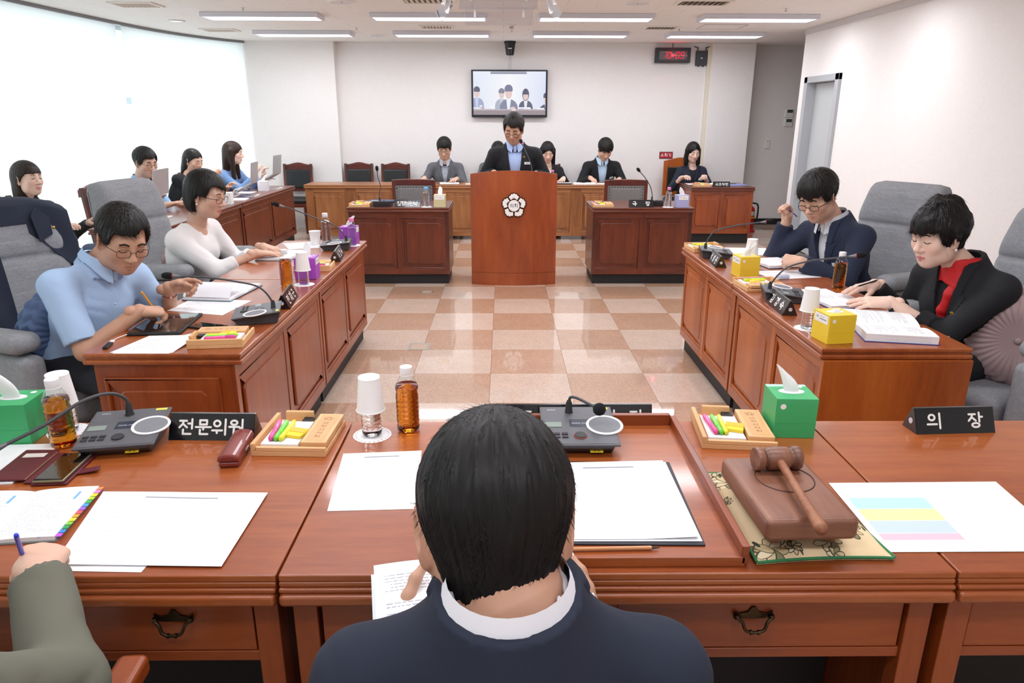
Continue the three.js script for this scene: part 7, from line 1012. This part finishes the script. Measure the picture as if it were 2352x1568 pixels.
// chairman seen from behind and the neighbour at the left edge
person({ label: 'man in a navy suit seen from behind in the centre foreground', S: 1.2, B: 1.0, slope: 0.045, backView: true, P: [0.02, 0.52, -0.78], N: [0.006, 1.008, -0.755], H: [-0.012, 1.075, -0.83], hy: 184, hp: 24, ty: 180, skin: 'tan', broad: 1.08,
  R: { w: [0.15, 0.74, -1.02], e: [0.5, -1, 0.2], d: [-0.3, 0, -1], u: [0.6, -0.6, 0] }, L: { w: [-0.17, 0.74, -1.0], e: [-0.5, -1, 0.2], d: [0.3, 0, -1], u: [-0.6, -0.6, 0] }, hair: { c: 0x100e0e, fringe: 0.055, vol: 0.014, back: -0.108, nape: 0.012, ear: 0.024, side: -0.02, strand: 0.0016, h: 0.003, n: 18000, sl: 0.018, sw: 0.00038, rag: 0.012, rough: 0.5 },
  wear: { shirt: { mat: cloth(0xf0eff4), collar: true }, jacket: { mat: SUIT.navy } } });
const pOl = person({ label: 'person in an olive-grey jacket writing at the lower left edge, only the arm in view', S: 1.06, backView: true, P: [-0.9, 0.52, -0.62], N: [-0.9, 1.0, -0.66], H: [-0.9, 1.17, -0.74], hy: 180, hp: 20, ty: 186, skin: 'mid',
  R: { w: [-0.83, 0.812, -1.08], e: [0.9, -0.8, 0.4], d: [-0.42, 0.0, -1], u: [0.25, 1, 0], pose: 'pen' }, L: { w: [-1.15, 0.8, -1.05], e: [-1, -0.6, 0], d: [0.3, 0, -1], pose: 'flat' }, hair: short({ n: 500 }), wear: { shirt: { mat: cloth(0xdcd8d0), collar: true }, jacket: { mat: SUIT.olive, wr: 0.009 } } });
// ------------------------------------------------------------------ things held in hands or hung on chairs
function heldPen(p, side, label, name, col, tip, o = {}) {   // lies in the grip of a writing hand: from the web of the thumb to past the fingertips
  const m = p.arm[side].m, s = p.arm[side].side, L = (x, y, z) => V(x, y, z * s).applyMatrix4(m), a = L(...(o.a || [0.045, 0.035, 0.035])), b = L(...(o.b || [0.118, -0.062, 0.03]));
  const d = b.clone().sub(a).normalize(), A = a.clone().addScaledVector(d, -(o.back ?? 0.05)), B2 = a.clone().addScaledVector(d, o.len ?? 0.1);
  return pen(label, name, A.toArray(), B2.toArray(), o.r || 0.0042, col, tip);
}
heldPen(pManL, 'R', 'yellow pencil in the hand of the man in the light-blue shirt', 'yellow_pencil', 0xe59a1c, 0x2a2420);
heldPen(pManR, 'R', 'blue ballpoint pen raised by the man in the navy suit', 'ballpoint_pen', 0x1c2c9c, 0xd8dae0, { a: [0.05, 0.03, 0.03], b: [0.1, -0.05, 0.04] });
heldPen(pOl, 'R', 'blue ballpoint pen in the hand at the lower left edge', 'ballpoint_pen', 0x2f45d8, 0x2030a0, { back: 0.055, len: 0.1 });
heldPen(pWomR, 'R', 'black ballpoint pen under the hand of the woman with the red scarf', 'ballpoint_pen', 0x1a1b1e, 0x9a9ca0, { a: [0.03, 0.026, 0.02], b: [0.16, 0.02, 0.05], back: 0.03, len: 0.11 });
{ // bracelets
  const f = (p, side, label, r, c, k, off) => { const a = p.arm[side], q = new THREE.Quaternion().setFromUnitVectors(V(0, 0, 1), a.fd), t = thing('bracelet', label, 'bracelet', a.W.clone().addScaledVector(a.fd, off).toArray()); t.quaternion.copy(q); for (let i = 0; i < k; i++) { const an = i / k * 2 * PI; add(t, 'bead', ball(r, r, r, Math.cos(an) * 0.031, Math.sin(an) * 0.031, 0, 8), plain(i % 4 === 0 ? 0xe6dcd4 : c, 0.2, { clearcoat: 0.6 })); } };
  f(pManL, 'L', 'red bead bracelet on the wrist of the man in the light-blue shirt', 0.0052, 0x8a1d1a, 20, -0.03); f(pOl, 'R', 'thin silver bracelet on the wrist at the lower left edge', 0.0026, 0xc9c6c0, 40, -0.035);
}
{ // navy jacket draped over the back of the left foreground armchair
  const t = thing('draped_jacket', 'dark navy suit jacket hung over the left foreground armchair', 'jacket', [-2.02, 0, -3.14], 1.12), m = cloth(0x20283a, { side: THREE.DoubleSide });
  const lean = (y) => -0.25 - (y - 0.45) * 0.2, nz = (x, y, k) => 0.006 * Math.sin(x * 34 + y * 9 + k) + 0.02 * (noise3(x * 9, y * 6, k) - 0.5);
  const top = 1.238, over = (x) => top - 0.05 * Math.pow(Math.abs(x) / 0.3, 3);
  // runs from the front hem over the top to the back hem; s = arc parameter
  const drape = (x, s, yf, yb) => { const tp2 = over(x); if (s < 0.42) { const y = lerp(yf, tp2 - 0.03, s / 0.42); return [x, y, lean(y) + 0.098 + nz(x, y, 1)]; } if (s < 0.58) { const a = (s - 0.42) / 0.16 * PI; return [x, tp2 - 0.03 + 0.03 * Math.sin(a), lean(tp2) + Math.cos(a) * 0.098]; } const y = lerp(tp2 - 0.03, yb, (s - 0.58) / 0.42); return [x, y, lean(y) - 0.1 - nz(x, y, 2)]; };
  const panel = (x0, x1, yf, yb, s0 = 0) => { const f = (u, v) => { const x = lerp(x0, x1, u); return drape(x, lerp(s0, 1, v), yf(x), yb); }; return merge([grid(24, 60, f), grid(24, 60, (u, v) => { const p = f(1 - u, v); return [p[0], p[1] - 0.002, p[2] + (v < 0.5 ? -0.004 : 0.004)]; })]); };
  add(t, 'body_panel', panel(-0.3, -0.07, (x) => 0.52 + 0.1 * (x + 0.3), 0.5), m); add(t, 'body_panel', panel(-0.075, 0.1, () => 1.12, 0.5), m); add(t, 'body_panel', panel(0.095, 0.295, (x) => 0.86 + (0.29 - x) * 1.1, 0.5), m);
  for (const s of [-1, 1]) add(t, 'sleeve', grid(20, 30, (u, v) => { const a = u * 2 * PI, y = lerp(1.17, s < 0 ? 0.5 : 0.62, v), r = lerp(0.062, 0.048, v) * (1 + 0.1 * Math.sin(v * 25 + a)), bx = s * (0.285 + 0.05 * Math.sin(v * 2.2)); return [bx + Math.cos(a) * r * 0.8, y + 0.0, lean(y) + (s < 0 ? 0.02 : -0.02) + Math.sin(a) * r * 1.15]; }), m);
  add(t, 'lapel', merge([mv(ext(shp([[0, 0], [0.07, 0.02], [0.085, 0.1], [0.03, 0.16], [0, 0.12]]), 0.006, 0.002), 0.12, 1.03, lean(1.08) + 0.118, -0.16, 0, 0.1)]), m); add(t, 'lapel_pin', ball(0.008, 0.008, 0.004, 0.19, 1.09, lean(1.09) + 0.133, 10), M.gold); add(t, 'cuff_button', ball(0.007, 0.007, 0.005, -0.23, 0.66, lean(0.66) + 0.125, 8), plain(0x14161a, 0.4));
}
renderer.render(scene, camera);
